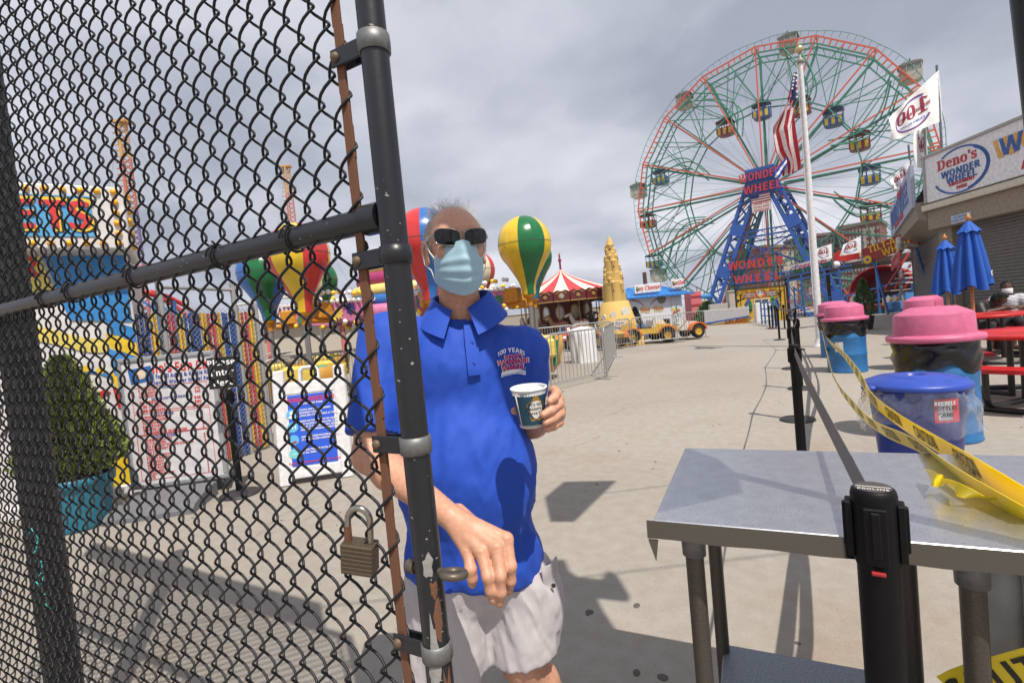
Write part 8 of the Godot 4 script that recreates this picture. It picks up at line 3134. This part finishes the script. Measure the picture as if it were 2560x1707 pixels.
	for sg in [-1.0, 1.0]:
		mk = mb()
		var uu = 0.0 if sg < 0 else 1.0
		tube(mk, [mask.call(uu, 0.03), H * Vector3(sg * 0.078, -0.012, 0.022), H * Vector3(sg * 0.085, 0.02, -0.012), H * Vector3(sg * 0.092, 0.0, -0.034), H * Vector3(sg * 0.088, -0.04, -0.024), H * Vector3(sg * 0.076, -0.062, 0.02), mask.call(uu, 0.97)], 0.0017, 6)
		obj("ear_loop", mk, mt("loop white", rgb(214, 218, 222), 0.7, 0.0, ""), mo)
	# ---- hair: short grey sides and back, wisps on top
	var hs = mb()
	rng.seed = 17
	for k in 9000:
		var d = Vector3(rng.randfn(), rng.randfn() * 0.8 + 0.1, rng.randfn()).normalized()
		var top = d.y > 0.62
		var front_face = d.z > 0.16 + rng.randf() * 0.1
		if front_face and absf(d.x) < 0.93 - 0.2 * rng.randf(): 
			continue
		if d.z > 0.42: continue
		if d.y < -0.32 and d.z > -0.5: continue
		if top and d.z > -0.12 and rng.randf() < 0.90: continue
		if d.y < -0.6: continue
		var root = H * (Vector3(0, 0.03, -0.022) + d * Vector3(0.075, 0.0865, 0.0965))
		var len = rng.randf_range(0.012, 0.022) if not top else rng.randf_range(0.018, 0.045)
		var out = hb * (d * (0.55 if not top else 1.0) + Vector3(d.x * 0.2, -0.45 if not top else 0.35, -0.55 if not top else -0.2) + Vector3(rng.randf_range(-0.3, 0.3), rng.randf_range(-0.3, 0.3), rng.randf_range(-0.3, 0.3))).normalized()
		var bend = Vector3(rng.randf_range(-0.3, 0.3), rng.randf_range(-0.5, 0.0), rng.randf_range(-0.3, 0.3))
		tube(hs, [root, root + out * len * 0.5, root + (out + bend * 1.1).normalized() * len], [0.00045, 0.0004, 0.0002], 3, false)
	stuff(obj("hair", hs, mt("hair grey", rgb(196, 192, 186), 0.6, 0.0, ""), t))
	# ---- paper cup
	var ca = Vector3(0.028, 1.131, -1.172)
	var cb = Vector3(0.028, 1.223, -1.166)
	var cup = thing("paper_cup", "open blue-green paper coffee cup in the man's hand", "cup", ca)
	var cy = (cb - ca).normalized()
	var cxx = cy.cross(Vector3.BACK).normalized()
	cup.basis = Basis(cxx, cy, cxx.cross(cy))
	var ch = ca.distance_to(cb)
	var s = mb()
	lathe(s, [Vector2(0.0, 0.008), Vector2(0.0275, 0.008), Vector2(0.0275, 0.0), Vector2(0.0285, 0.0), Vector2(0.0415, ch - 0.002), Vector2(0.0405, ch - 0.002), Vector2(0.0280, 0.01), Vector2(0.0, 0.01)], 44)
	obj("paper", s, mt("cup white", rgb(222, 222, 222), 0.5, 0.0, ""), cup)
	s = mb()
	var rim = []
	for k in 45: rim.append(Vector3(cos(TAU * k / 44) * 0.0418, ch - 0.001, sin(TAU * k / 44) * 0.0418))
	tube(s, rim, 0.0022, 8, false)
	obj("rolled_rim", s, mt("cup white"), cup)
	var wrap = func(a: float, y: float, lift: float) -> Vector3:
		var r: float = lerpf(0.0285, 0.0415, y / ch) + lift
		return Vector3(sin(a) * r, y, cos(a) * r)
	s = mb()
	sheet(s, 60, 3, func(u, v): return wrap.call(-0.85 + u * (TAU - 0.14), ch * (0.085 + 0.765 * v), 0.0006), 0.0004)
	obj("printed_sleeve", s, mt("cup teal", rgb(30, 82, 108), 0.5, 0.0, "grain", 60.0), cup)
	s = mb()
	for k in 70:
		var a = TAU * k / 70.0
		for q in [[0.862, 0.925], [0.04, 0.072]]:
			quad(s, wrap.call(a, ch * q[0], 0.0007), wrap.call(a, ch * q[1], 0.0007), wrap.call(a + 0.045, ch * q[1], 0.0007), wrap.call(a + 0.045, ch * q[0], 0.0007))
	stuff(obj("key_pattern", s, mt("cup grey", rgb(116, 124, 128), 0.6, 0.0, ""), cup))
	for q in [[0.56, "cup ochre", rgb(150, 116, 44), 0.32, 0.0009], [0.42, "cup white", rgb(222, 222, 222), 0.23, 0.0014]]:
		s = mb()
		for k in 28:
			var a0 = TAU * k / 28.0
			var a1 = TAU * (k + 1) / 28.0
			var pt = func(a):
				var wob: float = 1.0 + (0.14 * sin(a * 5.0) if q[1] == "cup ochre" else 0.05 * sin(a * 3.0))
				return wrap.call(0.36 + cos(a) * q[0] * wob, ch * (0.5 + sin(a) * q[3] * wob), q[4])
			tri(s, wrap.call(0.36, ch * 0.5, q[4]), pt.call(a1), pt.call(a0))
		obj("badge", s, mt(q[1], q[2], 0.5, 0.0, ""), cup)
	bent_letters("It's Our\nPleasure to\nServe You", 0.0088, mt("ink black"), cup, func(x, y): return wrap.call(0.36 + x / 0.0355, ch * 0.52 + y, 0.0019), "bold")

# ---------------------------------------------------------------- visitors at the far table
func visitor(label: String, where: Vector3, turn: float, lean: float, bow: float, top_m: Material, legs_m: Material, skin_m: Material, hair_r: Vector3, mask_on: bool):
	var t = thing("person", label, "person", where, turn)
	var sh = Vector3(0, 0.96 - lean * 0.10, lean * 0.34)
	var hd = Vector3(0, 1.17 - lean * 0.16 - bow * 0.10, lean * 0.52 + bow * 0.08)
	var acc = new_acc()
	var b = [egg(hd, Vector3(0.078, 0.105, 0.095), Basis(Vector3.RIGHT, bow * 0.6)), bone(hd + Vector3(0, -0.07, -0.02), sh, 0.055, 0.06), egg(hd + Vector3(0, -0.035, 0.085), Vector3(0.02, 0.025, 0.02))]
	for sg in [-1.0, 1.0]:
		b.append(egg(hd + Vector3(sg * 0.08, -0.01, -0.01), Vector3(0.012, 0.03, 0.02)))
		b += chain([sh + Vector3(sg * 0.19, -0.02, 0), Vector3(sg * 0.27, 0.74, lean * 0.3 + 0.1), Vector3(sg * 0.14, 0.79, lean * 0.3 + 0.33)], [0.055, 0.045, 0.032])
		b.append(egg(Vector3(sg * 0.12, 0.795, lean * 0.3 + 0.39), Vector3(0.04, 0.03, 0.055)))
		for k in 4: b.append(bone(Vector3(sg * (0.095 + 0.018 * k), 0.80, lean * 0.3 + 0.42), Vector3(sg * (0.085 + 0.018 * k), 0.785, lean * 0.3 + 0.47), 0.009, 0.008))
		b.append(bone(Vector3(sg * 0.09, 0.80, lean * 0.3 + 0.38), Vector3(sg * 0.05, 0.80, lean * 0.3 + 0.42), 0.011, 0.009))
		b += chain([Vector3(sg * 0.12, 0.5, 0.4), Vector3(sg * 0.13, 0.1, 0.38)], [0.06, 0.04])
		b.append(bone(Vector3(sg * 0.13, 0.05, 0.36), Vector3(sg * 0.14, 0.035, 0.52), 0.045, 0.035))
	nets(acc, b, 0.012, 0.025)
	put("body", acc_mesh(acc), skin_m, t)
	acc = new_acc()
	var tp = [egg(Vector3(0, 0.60, 0.0), Vector3(0.18, 0.14, 0.14)), bone(Vector3(0, 0.66, 0.02), sh + Vector3(0, -0.07, 0), 0.15, 0.15), bone(sh + Vector3(-0.15, -0.02, 0), sh + Vector3(0.15, -0.02, 0), 0.075, 0.075)]
	for sg in [-1.0, 1.0]: tp.append(bone(sh + Vector3(sg * 0.18, -0.02, 0), (sh + Vector3(sg * 0.19, -0.02, 0)).lerp(Vector3(sg * 0.27, 0.74, lean * 0.3 + 0.1), 0.7 if mask_on else 1.0), 0.075, 0.07))
	nets(acc, tp, 0.014, 0.05, [], [bone(hd, sh + Vector3(0, 0.04, 0), 0.06, 0.064)])
	put("top", acc_mesh(acc), top_m, t)
	acc = new_acc()
	var lg = [egg(Vector3(0, 0.53, 0.0), Vector3(0.18, 0.085, 0.15))]
	for sg in [-1.0, 1.0]: lg += chain([Vector3(sg * 0.1, 0.54, 0.05), Vector3(sg * 0.12, 0.53, 0.4), Vector3(sg * 0.125, 0.3, 0.4)], [0.085, 0.078, 0.07])
	nets(acc, lg, 0.014, 0.04)
	put("trousers", acc_mesh(acc), legs_m, t)
	var hs = mb()
	rng.seed = 23 + int(where.x * 10.0)
	for k in 900:
		var d = Vector3(rng.randfn(), rng.randfn(), rng.randfn()).normalized()
		if d.z > 0.45 and d.y < 0.55: continue
		if d.y < -0.25 and d.z > -0.4: continue
		var p = hd + Basis(Vector3.RIGHT, bow * 0.6) * (d * hair_r)
		tube(hs, [hd + (p - hd) * 0.75, p, p + Vector3(rng.randf_range(-1, 1), rng.randf_range(-1, 1), rng.randf_range(-1, 1)) * 0.012], [0.011, 0.009, 0.003], 4, false)
	stuff(obj("hair", hs, mt("hair black", rgb(22, 18, 18), 0.7, 0.0, ""), t))
	for sg in [-1.0, 1.0]:
		var es = mb()
		ball(es, hd + Vector3(sg * 0.03, 0.005, 0.085), 0.011, 8)
		obj("eye", es, mt("eye dark", rgb(40, 30, 28), 0.3, 0.0, ""), t)
	if mask_on:
		var ms = mb()
		sheet(ms, 12, 8, func(u, v):
			var a: float = (u - 0.5) * 2.2
			return hd + Vector3(sin(a) * 0.078, -0.034 - v * 0.09, cos(a) * 0.1 + 0.004 + 0.012 * sin(v * PI)), 0.003)
		obj("face_mask", ms, mt("mask white", rgb(212, 208, 212), 0.7, 0.0, ""), t)

func make_visitors():
	var img = Image.create(64, 64, false, Image.FORMAT_RGB8)
	img.fill(rgb(206, 206, 214))
	for k in 4: img.fill_rect(Rect2i(0, k * 16, 64, 6), rgb(52, 54, 66))
	var st = StandardMaterial3D.new()
	st.resource_name = "striped jersey"
	st.albedo_texture = as_tex(img)
	st.uv1_triplanar = true
	st.uv1_scale = Vector3.ONE * 10.0
	st.roughness = 0.8
	var dk = mt("visitor skin", rgb(92, 62, 50), 0.5)
	visitor("seated visitor in a striped T-shirt and white mask looking aside", Vector3(8.973, 0.183, -9) * Vector3(1, 0, 1), -0.75, 0.1, 0.0, st, mt("dark jeans", rgb(30, 30, 36), 0.8), dk, Vector3(0.083, 0.108, 0.10), true)
	visitor("seated visitor in a black jacket bending low over the red table", Vector3(8.285, 0.244, -9.15) * Vector3(1, 0, 1), 0.55, 0.85, 0.8, mt("black jacket", rgb(24, 25, 28), 0.55), mt("grey shorts", rgb(70, 66, 64), 0.8), dk, Vector3(0.098, 0.122, 0.115), false)
	visitor("seated visitor with curly dark hair resting the head on one arm", Vector3(9.012, 0.163, -9.45) * Vector3(1, 0, 1), -0.1, 0.75, 0.9, mt("red tank top", rgb(150, 36, 36), 0.8), mt("dark jeans"), dk, Vector3(0.1, 0.12, 0.115), false)

# ---------------------------------------------------------------- panels added above the view to cast shade; gate header board and park wall
func make_overhead():
	var t = thing("added_shade_panel", "added unseen panel above the gateway, cut out to cast shade", "sign", Vector3(0, 0, -0.6))  # added out of view; outline drawn back from the shade it throws
	var s = mb()
	prism(s, [Vector2(1.235, 4.217), Vector2(1.181, 3.95), Vector2(1.185, 3.815), Vector2(1.28, 3.734), Vector2(1.367, 3.893), Vector2(1.38, 3.781), Vector2(1.304, 3.408), Vector2(1.266, 3.334), Vector2(1.151, 3.434), Vector2(1.104, 3.198), Vector2(1.063, 2.93), Vector2(1.028, 2.63), Vector2(0.955, 2.378), Vector2(0.843, 2.124), Vector2(0.6, 2.0), Vector2(0.5, 1.98), Vector2(0.47, 2.1), Vector2(0.42, 2.35), Vector2(0.36, 2.65), Vector2(0.25, 2.95), Vector2(0.15, 3.25), Vector2(0.31, 3.5), Vector2(0.325, 3.16), Vector2(0.355, 3.14), Vector2(0.40, 3.6), Vector2(0.7, 3.9), Vector2(1.0, 4.25)], 0.02)
	obj("panel", s, mt("overhead grey", rgb(150, 150, 152), 0.7), t)
	s = mb()
	rod(s, Vector3(-1.2, 3.7, 0.02), Vector3(2.4, 3.95, 0.02), 0.006, 6)  # cable added only to carry the unseen panel
	obj("cable", s, mt("cable"), t)
	t = thing("added_pointed_shade_panel", "added unseen pointed panel above the gateway, casting shade on the ground", "sign", Vector3(0, 0, -1.6))  # added unseen plate, shaped to throw the five-sided ground shadow
	s = mb()
	prism(s, [Vector2(1.197, 4.241), Vector2(1.54, 4.875), Vector2(1.912, 4.695), Vector2(1.126, 3.303), Vector2(0.985, 3.377)], 0.02)
	obj("panel", s, mt("overhead grey"), t)
	s = mb()
	rod(s, Vector3(1.3, 4.2, 0.02), Vector3(4.5, 4.6, 0.02), 0.006, 6)  # added support for the pointed plate, also out of view
	obj("cable", s, mt("cable"), t)
	var far = Vector3(-1.302, 1.556, -1.37)
	var post = Vector3(-0.159, 1.366, -0.745)
	var fr = along(Vector3(far.x, 0, far.z), Vector3(post.x, 0, post.z))
	t = thing("gate_header_board", "long board fixed along the chain-link gate's top, above the view", "board", fr * Vector3(0, 2.93, 0))
	t.basis = fr.basis
	s = mb()
	box(s, at(Vector3(-0.1, 0.22, 0)), Vector3(2.5, 0.44, 0.02), 0.004)
	obj("board", s, mt("overhead grey"), t)
	# a low park wall closes the view behind the rides
	t = thing("park_wall", "long low beige wall closing the park behind the rides", "wall", Vector3(-30, 0, -44))
	s = mb()
	box(s, at(Vector3(0, 0.95, 0)), Vector3(78, 1.9, 0.3), 0.02)
	obj("wall", s, mt("park wall beige", rgb(176, 168, 158), 0.85, 0.0, "grain", 0.6), t)
	s = mb()
	box(s, at(Vector3(0, 1.94, 0)), Vector3(78, 0.1, 0.44), 0.02)
	obj("coping", s, mt("old cream"), t)
